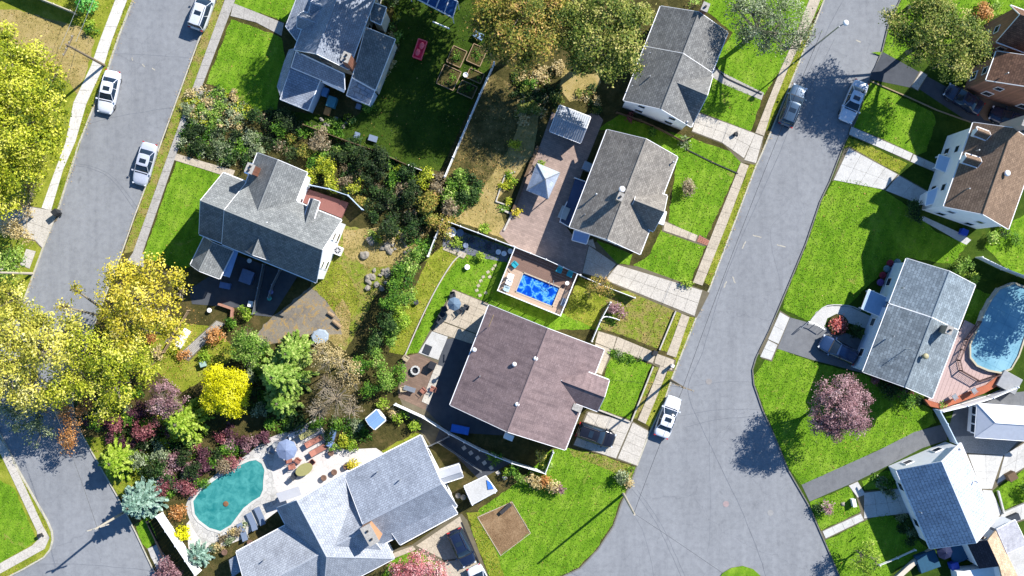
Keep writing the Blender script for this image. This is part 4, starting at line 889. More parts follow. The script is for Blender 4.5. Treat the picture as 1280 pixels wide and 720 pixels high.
def vnoise(p, f):
    q = p * f
    return (np.sin(q[:, 0] * 1.7 + q[:, 1] * 2.3) + np.sin(q[:, 1] * 2.9 - q[:, 2] * 1.3 + 1.7) + np.sin(q[:, 2] * 2.1 + q[:, 0] * 3.1 + 4.1) + np.sin(q[:, 0] * 4.3 - q[:, 1] * 3.7 + 2.2)) / 4
def clumps(lobes, dens, clump_r, per, size, gap=-0.35, shell=0.5, tone_sd=0.17):
    """lobes: (centre vec, rx, rz). returns leaf arrays"""
    Cs, Ns, Ss, Ts = [], [], [], []
    for c, rx, rz in lobes:
        area = 4 * PI * rx * rx * 0.75; n = max(6, int(area * dens))
        d = RNG.normal(size=(n, 3)); d /= np.linalg.norm(d, axis=1, keepdims=True); d[:, 2] = np.where(d[:, 2] < -0.45, -d[:, 2], d[:, 2])
        r = 1 - (RNG.random(n) ** 1.6) * shell; r *= 1 + 0.16 * vnoise(d * 2 + np.array(c)[None] * 0.3, 1.6)
        p = np.array(c)[None] + d * r[:, None] * np.array([rx, rx, rz])
        k = vnoise(p, 0.9) > gap + RNG.normal(0, 0.12, n); p, d = p[k], d[k]; n = len(p)
        ct = 0.5 + RNG.normal(0, tone_sd, n) + 0.22 * vnoise(p, 0.45)
        q = np.repeat(p, per, 0) + RNG.normal(size=(n * per, 3)) * np.array([clump_r, clump_r, clump_r * 0.6])
        nn = np.repeat(d, per, 0) * 0.7 + np.array([0, 0, 0.75]) + RNG.normal(size=(n * per, 3)) * 0.55
        Cs.append(q); Ns.append(nn); Ss.append(size * RNG.uniform(0.6, 1.35, n * per)); Ts.append(np.repeat(ct, per) + RNG.normal(0, 0.13, n * per))
    C_ = np.concatenate(Cs); lowz = GZ + 0.05; C_[:, 2] = np.maximum(C_[:, 2], lowz)
    return C_, np.concatenate(Ns), np.concatenate(Ss), np.concatenate(Ts)
def tree(name, label, lobes, pal, trunk=0.22, dens=2.6, clump_r=0.34, per=13, size=0.17, gap=-0.3, shell=0.55, fin=0.68, cat='tree', group=None, base=None, bark=None, twigs=0, rzk=0.8, limbs=True):
    """lobes: (px,py,r_px,z)"""
    L3 = [(P(x, y, z), r / K * (H - z) / H, max(r / K * rzk, 0.3)) for x, y, r, z in lobes]
    wsum = sum(r * r for _, r, _ in L3); cx = sum(c.x * r * r for c, r, _ in L3) / wsum; cy = sum(c.y * r * r for c, r, _ in L3) / wsum
    if base is not None: b = P(base[0], base[1], GZ); cx, cy = b.x, b.y
    root = empty(name, (cx, cy, GZ), label, cat, group)
    C_, N_, S_, T_ = clumps(L3, dens * 1.15, clump_r * 0.92, int(per * 1.9), size * fin, gap, shell, 0.22)
    leaf_obj('crown', C_, N_, S_, T_, PAL[pal], root)
    m_ = MB(); zt = min(c.z for c, _, _ in L3); zf = max(GZ + 0.3, zt * 0.45)
    m_.tube([(cx, cy, GZ - 0.1), (cx + 0.05, cy, zf * 0.6), (cx, cy + 0.04, zf)], trunk * 1.2, 8, r2=trunk * 0.8); m_.build('trunk', bark or BARK, root)
    if limbs:
        m_ = MB(); rr = random.Random(int(cx * 10))
        for c, r, rz in L3:
            mid = Vector(((cx + c.x) / 2 + rr.uniform(-.3, .3), (cy + c.y) / 2 + rr.uniform(-.3, .3), (zf + c.z) / 2 + 0.3))
            m_.tube([(cx, cy, zf - 0.1), mid, c], trunk * 0.62, 5, r2=trunk * 0.25)
            for _ in range(6 + twigs):
                a, e = rr.uniform(0, 2 * PI), rr.uniform(-0.1, 0.9); f = rr.uniform(0.6, 0.98)
                t = c + Vector((math.cos(a) * math.cos(e) * r, math.sin(a) * math.cos(e) * r, math.sin(e) * rz)) * f
                m_.tube([c, c.lerp(t, 0.5) + Vector((rr.uniform(-.15, .15), rr.uniform(-.15, .15), 0.1)), t], trunk * 0.2, 4, r2=0.012 + trunk * 0.04)
        m_.build('limbs', bark or BARK, root)
    return root
def shrub(label, px, py, r, pal, h=None, group=None, name='shrub', size=0.095, dens=9, cat='shrub', n=5, per=8, gap=-0.35):
    """a low bush of a few lobes, crown down to the ground"""
    h = h or r / K * 1.5; rr = random.Random(int(px * 31 + py * 7)); lob = []
    for i in range(n):
        a = rr.uniform(0, 2 * PI); k = 0 if i == 0 else rr.uniform(0.4, 0.85) * r
        lob.append((px + math.cos(a) * k, py + math.sin(a) * k, r * (0.62 if i == 0 else rr.uniform(0.28, 0.55)), h * rr.uniform(0.42, 0.6)))
    L3 = [(P(x, y, z), rp / K, h * 0.5) for x, y, rp, z in lob]; c0 = L3[0][0]
    root = empty(name, (c0.x, c0.y, GZ), label, cat, group)
    big = max(1.0, (r / 16) ** 0.5)
    C_, N_, S_, T_ = clumps(L3, dens / big ** 2, 0.16 * big, per, size * big, gap, 0.35)
    leaf_obj('foliage', C_, N_, S_, T_, PAL[pal], root)
    m_ = MB()
    for k in range(3):
        a = k * 2.1; m_.tube([(c0.x, c0.y, GZ - 0.05), (c0.x + math.cos(a) * 0.3 * r / K, c0.y + math.sin(a) * 0.3 * r / K, GZ + h * 0.55)], 0.035, 4, r2=0.015)
    m_.build('stem', BARK, root); return root
def conifer(name, label, px, py, r, h, pal, zc=None, dens=1.0, droop=0.25, cat='tree', group=None, spray=0.34):
    b = P(px, py, h * 0.4); root = empty(name, (b.x, b.y, GZ), label, cat, group); R_ = r / K
    Cs, Us, Ts, Ss = [], [], [], []
    m_ = MB(); m_.tube([(b.x, b.y, GZ - 0.1), (b.x, b.y, h)], 0.16, 6, r2=0.02); m_.build('trunk', BARK, root)
    layers = int(h / 0.42); m_ = MB()
    for i in range(layers):
        t = i / layers; z = GZ + 0.35 + (h - 0.4) * t; nb = int(11 - 5 * t); ro = RNG.uniform(0, 2 * PI)
        for j in range(nb):
            a = ro + 2 * PI * j / nb + RNG.uniform(-.15, .15); L = R_ * (1 - t) ** 0.85 * RNG.uniform(0.82, 1.12) + 0.12
            d = np.array([math.cos(a), math.sin(a), 0]); end = np.array([b.x, b.y, z]) + d * L + np.array([0, 0, 0.25 * L - droop * L])
            m_.tube([(b.x, b.y, z), tuple(end)], 0.03, 3, r2=0.008, cap=False)
            k = max(3, int(L * 9 * dens)); s = RNG.uniform(0.12, 1, k * 3)
            base_ = np.array([b.x, b.y, z])[None] + (end - np.array([b.x, b.y, z]))[None] * s[:, None]
            side = RNG.normal(0, 0.55, len(s)); u = np.stack([np.cos(a + side), np.sin(a + side), RNG.normal(0.1, 0.18, len(s))], 1)
            wv = (1.15 - s)[:, None] * u * 0.3; Cs.append(base_ + wv + RNG.normal(0, 0.04, (len(s), 3))); Us.append(u); Ts.append(0.3 + 0.45 * s + RNG.normal(0, 0.14, len(s)) + RNG.normal(0, .07)); Ss.append(np.full(len(s), spray) * RNG.uniform(0.6, 1.1, len(s)))
    m_.build('limbs', BARK, root)
    C_ = np.concatenate(Cs); U_ = np.concatenate(Us); S_ = np.concatenate(Ss); N_ = np.tile(np.array([0, 0, 1.0]), (len(C_), 1)) + RNG.normal(0, 0.35, (len(C_), 3))
    n = len(C_); N_ /= np.linalg.norm(N_, axis=1, keepdims=True)
    leaf_obj('crown', C_, N_, S_ * 0.55, np.concatenate(Ts), PAL[pal], root, aspect=1.0, U=U_)
    return root
# --- named trees
tree('maple_tree', 'huge yellow-green tree spreading over the yard at the left edge, above the driveway', [(10, 80, 30, 8), (40, 74, 22, 8), (66, 100, 17, 7), (26, 118, 34, 9), (58, 138, 24, 8), (8, 170, 38, 9), (44, 184, 28, 8), (20, 218, 28, 7.5), (-22, 120, 42, 9), (-24, 220, 38, 8), (0, 250, 22, 6.5), (64, 168, 16, 7), (6, 44, 14, 7), (50, 214, 12, 6)], 'yg', 0.4, 2.6, 0.36, 13, 0.18, -0.3)
tree('shrub_tree', 'pale green and pink small tree tucked between the yellow tree and its driveway', [(34, 240, 13, 3), (22, 262, 16, 3.2), (14, 286, 18, 3), (30, 296, 12, 3), (44, 226, 8, 3)], 'tan', 0.14, 2.5, 0.3, 11, 0.15, -0.1)
tree('bushy_tree', 'green small tree at left edge beside the lower driveway', [(6, 342, 18, 3.5), (20, 322, 14, 3), (-10, 330, 20, 4)], 'lg', 0.14, 2.6, 0.3, 12, 0.15, -0.2)
tree('oak_tree', 'golden yellow tree over the road bend, its right side near the old courtyard', [(150, 348, 24, 8), (186, 342, 22, 8), (216, 348, 15, 7.5), (176, 378, 30, 9), (140, 380, 22, 8.5), (200, 396, 24, 8), (94, 362, 9, 6), (82, 384, 8, 6), (160, 410, 26, 8.5), (226, 366, 12, 7), (216, 420, 16, 7)], 'yo', 0.34, 2.0, 0.34, 11, 0.17, -0.22, twigs=8, base=(165, 400))
tree('oak_tree', 'pale yellow loose-crowned tree at the left edge with bare pale branches showing', [(18, 374, 22, 9), (48, 404, 22, 9), (16, 414, 32, 10), (58, 434, 32, 10), (18, 460, 32, 9), (-18, 400, 30, 9), (-18, 470, 30, 9), (88, 410, 16, 9), (40, 490, 26, 8)], 'yp', 0.4, 2.3, 0.36, 11, 0.18, -0.22, twigs=12, base=(62, 440))
tree('oak_tree', 'yellow-green loose tree right of the pale yellow one, above the orange bush', [(104, 432, 28, 8.5), (136, 452, 28, 9), (166, 440, 24, 8), (108, 474, 26, 8), (146, 482, 24, 7.5), (76, 484, 22, 8), (182, 462, 16, 7), (130, 510, 18, 6)], 'yg', 0.3, 2.4, 0.34, 11, 0.17, -0.22, twigs=10, base=(108, 452))
tree('orange_tree', 'small orange-brown autumn tree overhanging the road edge', [(92, 520, 17, 4), (80, 508, 10, 4), (90, 545, 15, 3.6), (84, 562, 9, 3.2), (106, 508, 10, 4)], 'or', 0.12, 3.0, 0.24, 11, 0.13, -0.15, twigs=4)
tree('understory_tree', 'green small tree in deep shade under the pale yellow tree', [(30, 520, 24, 4), (60, 515, 22, 4), (50, 545, 16, 3.4), (10, 500, 24, 4)], 'gg', 0.12, 2.2, 0.26, 10, 0.14, -0.1)
tree('olive_tree', 'big olive and orange tinted tree left of the two tall trees at the top', [(618, 16, 26, 10), (652, 12, 32, 11), (690, 20, 24, 10.5), (640, 46, 28, 10.5), (672, 50, 26, 10), (618, 60, 18, 9), (652, 76, 16, 9), (604, 30, 16, 9.5), (700, 4, 16, 10)], 'olo', 0.4, 2.9, 0.34, 13, 0.17, -0.35)
tree('olive_tree', 'big dense olive green tree touching the roof of the tall grey house', [(722, 18, 26, 10), (760, 14, 32, 11), (796, 24, 20, 10.5), (736, 50, 28, 10.5), (776, 54, 26, 10.5), (760, 80, 20, 9.5), (724, 76, 18, 9), (788, 80, 12, 9), (706, 44, 16, 9.5)], 'ol', 0.4, 2.9, 0.34, 13, 0.17, -0.35)
tree('grey_tree', 'thin grey-green tree in front of the tall grey house, beside the road', [(940, 18, 30, 8), (976, 26, 32, 8.5), (1004, 44, 18, 7.5), (958, 50, 22, 7.5), (984, 62, 16, 7), (930, 42, 14, 7), (960, -10, 30, 8), (920, 8, 16, 7.5)], 'gg', 0.28, 2.2, 0.30, 12, 0.13, -0.1, twigs=8)
tree('spreading_tree', 'wide olive-green tree casting its feathery shadow over the road and white car', [(1128, 38, 19, 7.5), (1160, 38, 28, 8.5), (1198, 44, 28, 8.5), (1220, 58, 20, 8), (1186, 76, 24, 8), (1202, 94, 11, 7), (1160, 10, 26, 8), (1146, 62, 18, 7.5), (1176, 20, 20, 8.5), (1112, 18, 10, 7)], 'ol', 0.26, 3.4, 0.30, 13, 0.15, -0.35, twigs=2)
tree('plum_tree', 'round dusty pink-purple tree on the lawn below the two-level blue-grey roof', [(1048, 510, 32, 6.5), (1030, 525, 20, 6), (1068, 524, 20, 6), (1056, 488, 20, 6.2), (1032, 492, 16, 6), (1076, 500, 14, 6), (1040, 540, 14, 5.6)], 'pk', 0.2, 4.6, 0.22, 11, 0.12, -0.22, twigs=14)
tree('yellow_tree', 'brilliant yellow dense round tree', [(280, 485, 22, 4), (270, 472, 15, 3.8), (296, 478, 15, 3.8), (268, 500, 16, 3.4), (292, 504, 17, 3.4), (302, 492, 10, 3.4)], 'yl', 0.18, 6.0, 0.2, 12, 0.12, -0.9, shell=0.25)
tree('bushy_tree', 'rounded green tree beside the old asphalt yard, above the yellow tree', [(308, 424, 16, 3.6), (312, 444, 14, 3.2), (298, 438, 12, 3), (320, 430, 12, 3.4)], 'lg', 0.15, 5.0, 0.2, 11, 0.12, -0.6)
tree('copper_tree', 'small dusty red tree left of the bright yellow tree', [(205, 490, 17, 3.8), (195, 504, 14, 3.4), (220, 500, 14, 3.4), (210, 514, 10, 3)], 'pk', 0.12, 4.2, 0.2, 10, 0.11, -0.2, twigs=6)
conifer('cedar_tree', 'light green star-shaped conifer below the small red tree', 230, 527, 30, 5.5, 'lime', dens=1.1)
conifer('cedar_tree', 'tall feathery light green cedar, left of the bare brown tree', 352, 468, 34, 8.5, 'lg', dens=1.5, spray=0.42)
conifer('cedar_tree', 'smaller feathery cedar touching the old asphalt yard', 366, 440, 22, 6.5, 'lg', dens=1.4, spray=0.4)
conifer('cedar_tree', 'low feathery cedar at the foot of the tallest one, above the pool hedge', 352, 502, 22, 4.5, 'lg', dens=1.3, spray=0.4)
tree('bare_tree', 'half bare brown twiggy tree right of the feathery cedars', [(420, 498, 25, 5), (398, 512, 17, 4.6), (440, 512, 14, 4.4), (408, 484, 18, 5)], 'br', 0.2, 3.0, 0.22, 9, 0.09, 0.0, twigs=40, bark=mat('pale_bark', A(170, 156, 134), 0.9, 0.2, 4))
tree('half_bare_tree', 'olive leafed tree with thinning top above the bare brown tree', [(412, 450, 20, 5), (434, 462, 18, 5), (398, 436, 14, 4.6), (440, 480, 12, 4.6)], 'tan', 0.16, 3.0, 0.24, 10, 0.11, -0.1, twigs=12)
conifer('blue_spruce', 'silvery blue spruce at the road edge casting a long pointed shadow', 175, 626, 25, 6.5, 'bs', dens=1.5, spray=0.36)
conifer('pine_tree', 'yellow-green needled young pine at the road edge above the blue spruce', 147, 576, 25, 4.2, 'lime', dens=1.3, spray=0.4)
conifer('blue_spruce', 'small pale blue spruce in the corner of the pool garden', 248, 694, 16, 2.4, 'bs', dens=1.4, spray=0.25)
tree('cherry_tree', 'bright pink small tree at the bottom edge between the pale house and driveway', [(520, 706, 20, 2.8), (500, 712, 14, 2.6), (540, 712, 16, 2.8), (518, 724, 18, 2.8), (552, 722, 10, 2.4)], 'pt', 0.12, 5.0, 0.2, 10, 0.11, -0.3)
tree('small_tree', 'pale yellow-green young tree on the lawn at the bottom right', [(1082, 694, 15, 3.6), (1072, 702, 11, 3.2), (1094, 702, 11, 3.2), (1084, 710, 11, 3), (1086, 682, 9, 3.2)], 'lime', 0.12, 4.5, 0.2, 10, 0.11, -0.2, twigs=5)
tree('smoke_tree', 'brownish olive bush tree by the driveway corner above the brown-patched lawn', [(748, 356, 12, 2.6), (738, 364, 9, 2.2), (760, 362, 9, 2.3), (756, 350, 7, 2.2)], 'olo', 0.1, 5.0, 0.18, 9, 0.1, -0.3, twigs=4)
tree('shade_tree', 'tree past the right edge whose shade falls across the covered pool', [(1348, 318, 24, 7), (1332, 300, 20, 7), (1360, 296, 22, 7), (1332, 346, 24, 7), (1352, 366, 24, 7), (1376, 340, 24, 7)], 'g', 0.3, 3, 0.3, 12, 0.18, -0.4, limbs=False)
# off-frame trees whose shade falls into the photograph
tree('shade_tree', 'dense tree past the top edge whose shade covers the vegetable beds', [(598, -48, 42, 10), (640, -60, 40, 11), (560, -72, 36, 10), (615, -100, 40, 11), (572, -56, 34, 14), (600, -64, 34, 15), (548, -66, 30, 14)], 'ol', 0.4, 2.4, 0.4, 12, 0.24, -0.7, limbs=False)
tree('shade_tree', 'thin tree past the top edge whose shade streaks the blue-grey roofs', [(451, -46, 30, 13), (478, -50, 30, 13), (432, -58, 20, 13), (506, -50, 28, 13), (470, -84, 34, 14), (536, -60, 28, 13)], 'ol', 0.4, 1.5, 0.36, 11, 0.2, -0.12, twigs=6)
# --- individual shrubs
S1 = [
 (862, 237, 10.5, 'br', 1.7, 'round brown twiggy shrub alone on the bright front lawn'),
 (773, 386, 10, 'pk', 1.5, 'grey-purple rounded shrub at the top corner of the brown-patched lawn'),
 (1032, 635, 8, 'pk', 1.5, 'small dusty pink bush near the kerb at the lower right'),
 (1022, 634, 4, 'dg', 0.9, 'tiny dark bush beside the small dusty pink one by the kerb'),
 (221, 640, 13, 'or', 1.2, 'round russet bush at the left end of the pool garden'),
 (229, 665, 9.5, 'yl', 1.1, 'vivid yellow clipped ball bush at the left end of the pool garden'),
 (213, 718, 17, 'pk', 1.8, 'tan-pink bush at the bottom edge beside the road'),
 (1140, 264, 14, 'dg', 1.8, 'round dark bush in the shade of the brown-roofed white house'),
 (1205, 328, 13, 'lg', 1.6, 'pale green bush at the top corner of the two-level roof'),
 (1214, 344, 9, 'lime', 1.3, 'yellow-green bush just right of the two-level roof corner'),
 (1268, 300, 7, 'g', 1.2, 'green bush by the right edge below the brown roof'),
 (1242, 296, 8, 'lg', 1.2, 'pale round bush left of others below the brown roof'),
 (1254, 290, 7, 'dg', 1.3, 'dark bush in the middle of the row below the brown roof'),
 (1132, 500, 11, 'g', 1.4, 'dark green bush against the lower wall of the two-level house'),
 (1112, 488, 9, 'dg', 1.2, 'dark bush nearest the driveway against the two-level house'),
 (1070, 414, 10, 'dg', 1.3, 'dark bush between the parked blue car and the red flower bed'),
 (778, 597, 11, 'gg', 1.6, 'grey-green shrub at the lawn corner by the leaning pole'),
 (790, 588, 5, 'g', 0.9, 'small green shrub next to the kerb right of the grey-green one'),
 (785, 600, 6, 'tan', 0.9, 'dry tan tuft beside the grey-green corner shrub'),
 (524, 310, 12, 'g', 2.6, 'uppermost green bush of the tall leafy row, by the fence corner'),
 (515, 330, 15, 'lg', 3.0, 'second bush from the top of the tall leafy row'),
 (506, 350, 16, 'g', 3.4, 'green bush right of the pile of rocks in the leafy row'),
 (512, 372, 14, 'lg', 3.0, 'light green bush bulging towards the curved lawn edging'),
 (494, 376, 15, 'g', 3.6, 'dark bush at the centre of the leafy row'),
 (500, 396, 14, 'lime', 2.8, 'lime bush right of centre in the leafy row'),
 (482, 398, 13, 'dg', 3.2, 'shaded bush on the left flank of the leafy row'),
 (487, 416, 15, 'lg', 3.0, 'bush with yellowing right side beside small red flowers'),
 (470, 426, 13, 'dg', 3.0, 'dark bush at the lower left of the leafy row'),
 (498, 410, 9, 'yg', 1.8, 'yellow tinted low bush on the right of the leafy row'),
 (470, 450, 15, 'lg', 3.0, 'bush above the tool shed at the lower end of the row'),
 (452, 458, 12, 'g', 2.6, 'bush between the thinning tree and the leafy row'),
 (480, 470, 16, 'lg', 2.8, 'wide pale bush beside the brown patio'),
 (500, 468, 11, 'g', 2.2, 'green bush touching the brown patio'),
 (462, 484, 13, 'g', 2.4, 'green bush just above the blue-roofed tool shed'),
 (478, 505, 7, 'lime', 1.1, 'lime ball bush right of the tool shed roof'),
 (489, 514, 7, 'tan', 1.1, 'tan ball bush in the row beside the white curved fence'),
 (497, 521, 7, 'lime', 1.1, 'lime bush third in the row beside the white curved fence'),
 (517, 530, 7.5, 'lime', 1.2, 'lime ball bush against the outside of the curved fence'),
 (507, 516, 6, 'g', 1.0, 'small green bush inside the row beside the curved fence'),
 (633, 591, 6.5, 'lime', 1.2, 'bright lime ball bush right of the white canopy'),
 (641, 588, 6, 'g', 1.1, 'green ball bush at the left end of the tan hedge'),
 (651, 594, 7, 'lg', 1.2, 'pale green bush second along the tan hedge'),
 (661, 597, 7.5, 'tan', 1.2, 'tan bush third along the hedge on the corner lawn'),
 (670, 600, 7.5, 'tan', 1.2, 'tan bush in the middle of the hedge on the corner lawn'),
 (680, 604, 7.5, 'or', 1.2, 'russet bush of the hedge on the corner lawn'),
 (689, 607, 7.5, 'tan', 1.2, 'tan bush last but one in the hedge on the corner lawn'),
 (697, 611, 6.5, 'pk', 1.1, 'greyish pink bush ending the hedge on the corner lawn'),
 (676, 570, 8, 'yp', 1.3, 'yellow bush inside the lower fence corner of the brown-roofed house'),
 (684, 580, 6, 'lg', 1.1, 'green tuft in the lower tip of the curved fence'),
 (430, 552, 8, 'yg', 1.4, 'yellow-green bush at the top corner of the pool patio'),
 (443, 558, 7, 'lime', 1.1, 'lime bush next to the curved pool patio path'),
 (444, 580, 8, 'yo', 1.0, 'golden bush in the curved bed by the roof edge'),
 (272, 418, 14, 'or', 1.6, 'yellow-orange loose shrub below the dark courtyard'),
 (254, 446, 8, 'lime', 0.9, 'low green clump in the dry grass left of the yellow tree'),
 (308, 392, 9, 'lime', 1.3, 'lime bush at the edge of the dark courtyard'),
 (291, 402, 8, 'g', 1.2, 'green bush below the dark courtyard corner'),
 (571, 292 + 12, 7, 'lime', 0.8, 'bright round plant on the shaded fence strip'),
 (600, 321, 4, 'lime', 0.9, 'small lime ball plant at the top of the backyard lawn'),
 (675, 205, 5, 'lime', 0.9, 'small green bush at the upper corner of the gazebo'),
 (645, 266, 5, 'yo', 0.8, 'golden little bush at the end of the low timber wall'),
 (646, 250 - 70, 7, 'yg', 1.2, 'yellow-green bush near the dark shed'),
 (606, 285, 5, 'lime', 0.9, 'lime tuft outside the fence by the stone steps'),
 (858, 353, 6, 'lime', 0.8, 'low lime plant at the lawn tip beside the wide driveway'),
 (853, 176, 8, 'gg', 0.9, 'grey-green clump between the two grey houses by the driveway'),
 (815, 162, 6, 'g', 0.9, 'green clump against the white gable wall'),
 (789, 147, 5, 'rp', 0.8, 'red flowering plant under the white gable wall'),
 (620, 572, 9, 'g', 1.2, 'fern-like green plant leaning on the curved fence'),
 (420, 560, 6, 'lg', 1.0, 'small plant beside the poolside loungers'),
 (1128, 492, 6, 'rp', 0.9, 'reddish low plant by the lower wall of the two-level house'),
 (1252, 30, 10, 'lg', 1.4, 'pale bush between the spreading tree and brick house'),
 (1232, 18, 12, 'or', 1.6, 'bush with orange tips at the top right near the brick house'),
 (1240, 8, 9, 'lg', 1.3, 'green bush at the top edge near the brick house'),
 (866, 8, 9, 'lg', 1.5, 'pale green bush behind the top of the tall grey house'),
 (1290, 612, 12, 'g', 1.6, 'green bush at the right edge beside the white patio'),
 (112, 30, 6, 'lime', 0.7, 'small green weed clump below the cream fence end'),
 (114, 38, 7, 'g', 0.8, 'green clump at the sidewalk edge below the cream fence'),
]
for x, y, r, pal, hh, lab in S1:
    if 'leafy row' in lab or 'hedge' in lab: hh *= 1.25; r *= 1.15
    shrub(lab, x, y, r, pal, hh)
def inpoly(poly, x, y):
    x = np.asarray(x); y = np.asarray(y); c = np.zeros(x.shape, bool); n = len(poly)
    for i in range(n):
        x0, y0 = poly[i][:2]; x1, y1 = poly[(i + 1) % n][:2]
        if y0 == y1: continue
        k = ((y0 > y) != (y1 > y)) & (x < (x1 - x0) * (y - y0) / (y1 - y0) + x0); c ^= k
    return c
def cover(poly, n, pals, r, h, label, cat='ground cover', seed=1):
    """low planting nobody could count: one mesh per leaf colour"""
    rr = random.Random(seed); xs = [p[0] for p in poly]; ys = [p[1] for p in poly]
    for pal in pals:
        L3 = []
        for _ in range(int(n / len(pals)) * 3):
            x, y = rr.uniform(min(xs), max(xs)), rr.uniform(min(ys), max(ys))
            if inpoly(poly, [x], [y])[0]: L3.append((P(x, y, h * 0.4), r / K * rr.uniform(.6, 1.3), h * rr.uniform(.3, .7)))
        if not L3: continue
        C_, N_, S_, T_ = clumps(L3, 6, 0.15, 7, 0.1, -0.7, 0.5); o = leaf_obj('ground_cover', C_, N_, S_, T_, PAL[pal], None); tag(o, label, cat, None, 'stuff')
PNAME = {'dk': 'blackish green', 'br': 'brown', 'dg': 'dark green', 'g': 'green', 'lg': 'light green', 'gg': 'grey-green', 'tan': 'tan', 'yg': 'yellow-green', 'ol': 'olive', 'olo': 'orange-olive', 'rp': 'red-purple', 'dp': 'dark purple', 'pk': 'dusty pink', 'or': 'orange', 'lime': 'lime'}
WHERE = {1: 'in the flower bed by the left sidewalk', 2: 'between flower bed and long grey house', 3: 'in the thicket', 4: 'beside the blue-grey roofs', 14: 'along the vegetable yard fence', 5: 'in planting above the kidney pool', 6: 'behind the kidney pool', 7: 'left of the kidney pool',
 8: 'under the feathery cedars', 9: 'left of the bright yellow tree', 10: 'under the tall olive trees', 11: 'at the white fence corner', 12: 'above the rock garden', 13: 'in the leafy corner yard', 15: 'in the white edged bed', 16: 'below the two-level house', 17: 'before the tiled-roof house', 18: 'against the tiled-roof house wall', 19: 'by the white rail', 20: 'along the tan walk'}
def mass(poly, cnt, rmin, rmax, pals, label, group, seed, hk=1.3, dmin=0.8, **kw):
    kw.pop('n', None)
    rr = random.Random(seed); xs = [p[0] for p in poly]; ys = [p[1] for p in poly]; got = []; tries = 0; made = []; where = WHERE[seed]
    while len(got) < cnt and tries < cnt * 60:
        tries += 1; x, y = rr.uniform(min(xs), max(xs)), rr.uniform(min(ys), max(ys)); r = rr.uniform(rmin, rmax)
        if not inpoly(poly, [x], [y])[0]: continue
        if any((x - a) ** 2 + (y - b) ** 2 < (dmin * (r + c)) ** 2 for a, b, c in got): continue
        got.append((x, y, r)); pal = rr.choice(pals)
        made.append((pal, x, shrub(label, x, y, r, pal, r / K * hk * rr.uniform(0.8, 1.3), group, **kw)))
    for pal in set(m_[0] for m_ in made):
        row = sorted([m_ for m_ in made if m_[0] == pal], key=lambda m_: m_[1])
        for i, (_, _, o) in enumerate(row):
            o['label'] = ('%s bush %s, %s' % (PNAME[pal], label.split(' ', label.split().index('bush') + 1 if 'bush' in label.split() else 2)[-1] if False else where, 'unique in colour' if len(row) == 1 else ORD[i] + ' from left'))
mass([(236, 112), (285, 108), (300, 128), (318, 142), (300, 165), (262, 158), (232, 150)], 16, 5, 8, ['gg', 'lg', 'tan', 'gg', 'yg', 'lg'], 'low bush in the mixed flower bed beside the left sidewalk', 'bushes in the flower bed by the sidewalk', 1, 1.1, 0.62)
mass([(232, 152), (262, 160), (300, 168), (330, 170), (318, 200), (300, 210), (258, 198), (226, 184)], 14, 6, 11, ['dk', 'g', 'dg', 'gg', 'dk'], 'dark bush between the flower bed and the long grey house', 'dark bushes above the long grey house', 2, 1.2, 0.62)
mass([(318, 142), (350, 138), (385, 155), (420, 178), (440, 182), (512, 212), (556, 224), (566, 250), (550, 290), (510, 300), (470, 284), (456, 262), (430, 240), (390, 228), (380, 205), (340, 185), (322, 170)], 52, 6, 17, ['dg', 'dk', 'g', 'dk', 'dg', 'dk', 'olo', 'br', 'dg', 'dk', 'yg'], 'bush in the overgrown thicket between the three back yards', 'bushes of the overgrown thicket', 3, 1.5, 0.62, n=2)
mass([(425, 158), (445, 150), (470, 130), (486, 90), (500, 40), (478, 30), (474, 60), (468, 112), (455, 140), (420, 150), (404, 152), (392, 145), (385, 150)], 12, 5, 8, ['gg', 'lg', 'tan', 'g', 'yg'], 'small plant in the border round the blue-grey roofed house', 'border plants round the blue-grey roofed house', 4, 1.2, 0.6)
mass([(382, 152), (432, 168), (470, 190), (505, 205), (500, 214), (430, 188), (376, 162)], 14, 5, 8, ['dg', 'g', 'lg'], 'bush along the shaded back fence line of the vegetable yard', 'bushes along the shaded fence line', 14, 1.2, 0.6)
mass([(98, 470), (150, 500), (190, 520), (240, 560), (320, 560), (380, 515), (395, 520), (330, 548), (280, 585), (235, 618), (210, 620), (185, 600), (160, 560), (120, 540), (100, 520)], 36, 6, 15, ['dg', 'g', 'rp', 'dp', 'dk', 'gg', 'dk', 'g', 'br'], 'bush in the shaded planting above the kidney pool', 'bushes in the shaded planting above the kidney pool', 5, 1.4, 0.62, n=2)
mass([(245, 545), (300, 535), (335, 545), (330, 560), (290, 580), (250, 600), (236, 585)], 14, 7, 11, ['dp', 'rp', 'dp', 'pk'], 'dark purple bush along the back of the kidney pool', 'purple bushes behind the kidney pool', 6, 1.4, 0.55)
mass([(205, 572), (225, 565), (250, 598), (240, 615), (222, 612), (206, 590)], 6, 7, 10, ['pk', 'pk', 'or'], 'dusty pink bush at the left end of the shaded planting', 'dusty pink bushes left of the kidney pool', 7, 1.4, 0.55)
mass([(316, 440), (330, 430), (332, 500), (380, 530), (450, 525), (470, 545), (420, 548), (340, 530), (310, 510)], 14, 8, 13, ['dg', 'g', 'dg', 'gg'], 'dark undergrowth bush around the feathery cedars', 'undergrowth round the cedars', 8, 1.2, 0.6, n=2)
mass([(140, 500), (190, 470), (195, 520), (235, 500), (262, 510), (262, 545), (220, 560), (160, 540)], 16, 7, 11, ['g', 'lg', 'dg', 'lime', 'yg'], 'green bush in the mixed planting left of the yellow tree', 'mixed bushes left of the yellow tree', 9, 1.4, 0.6)
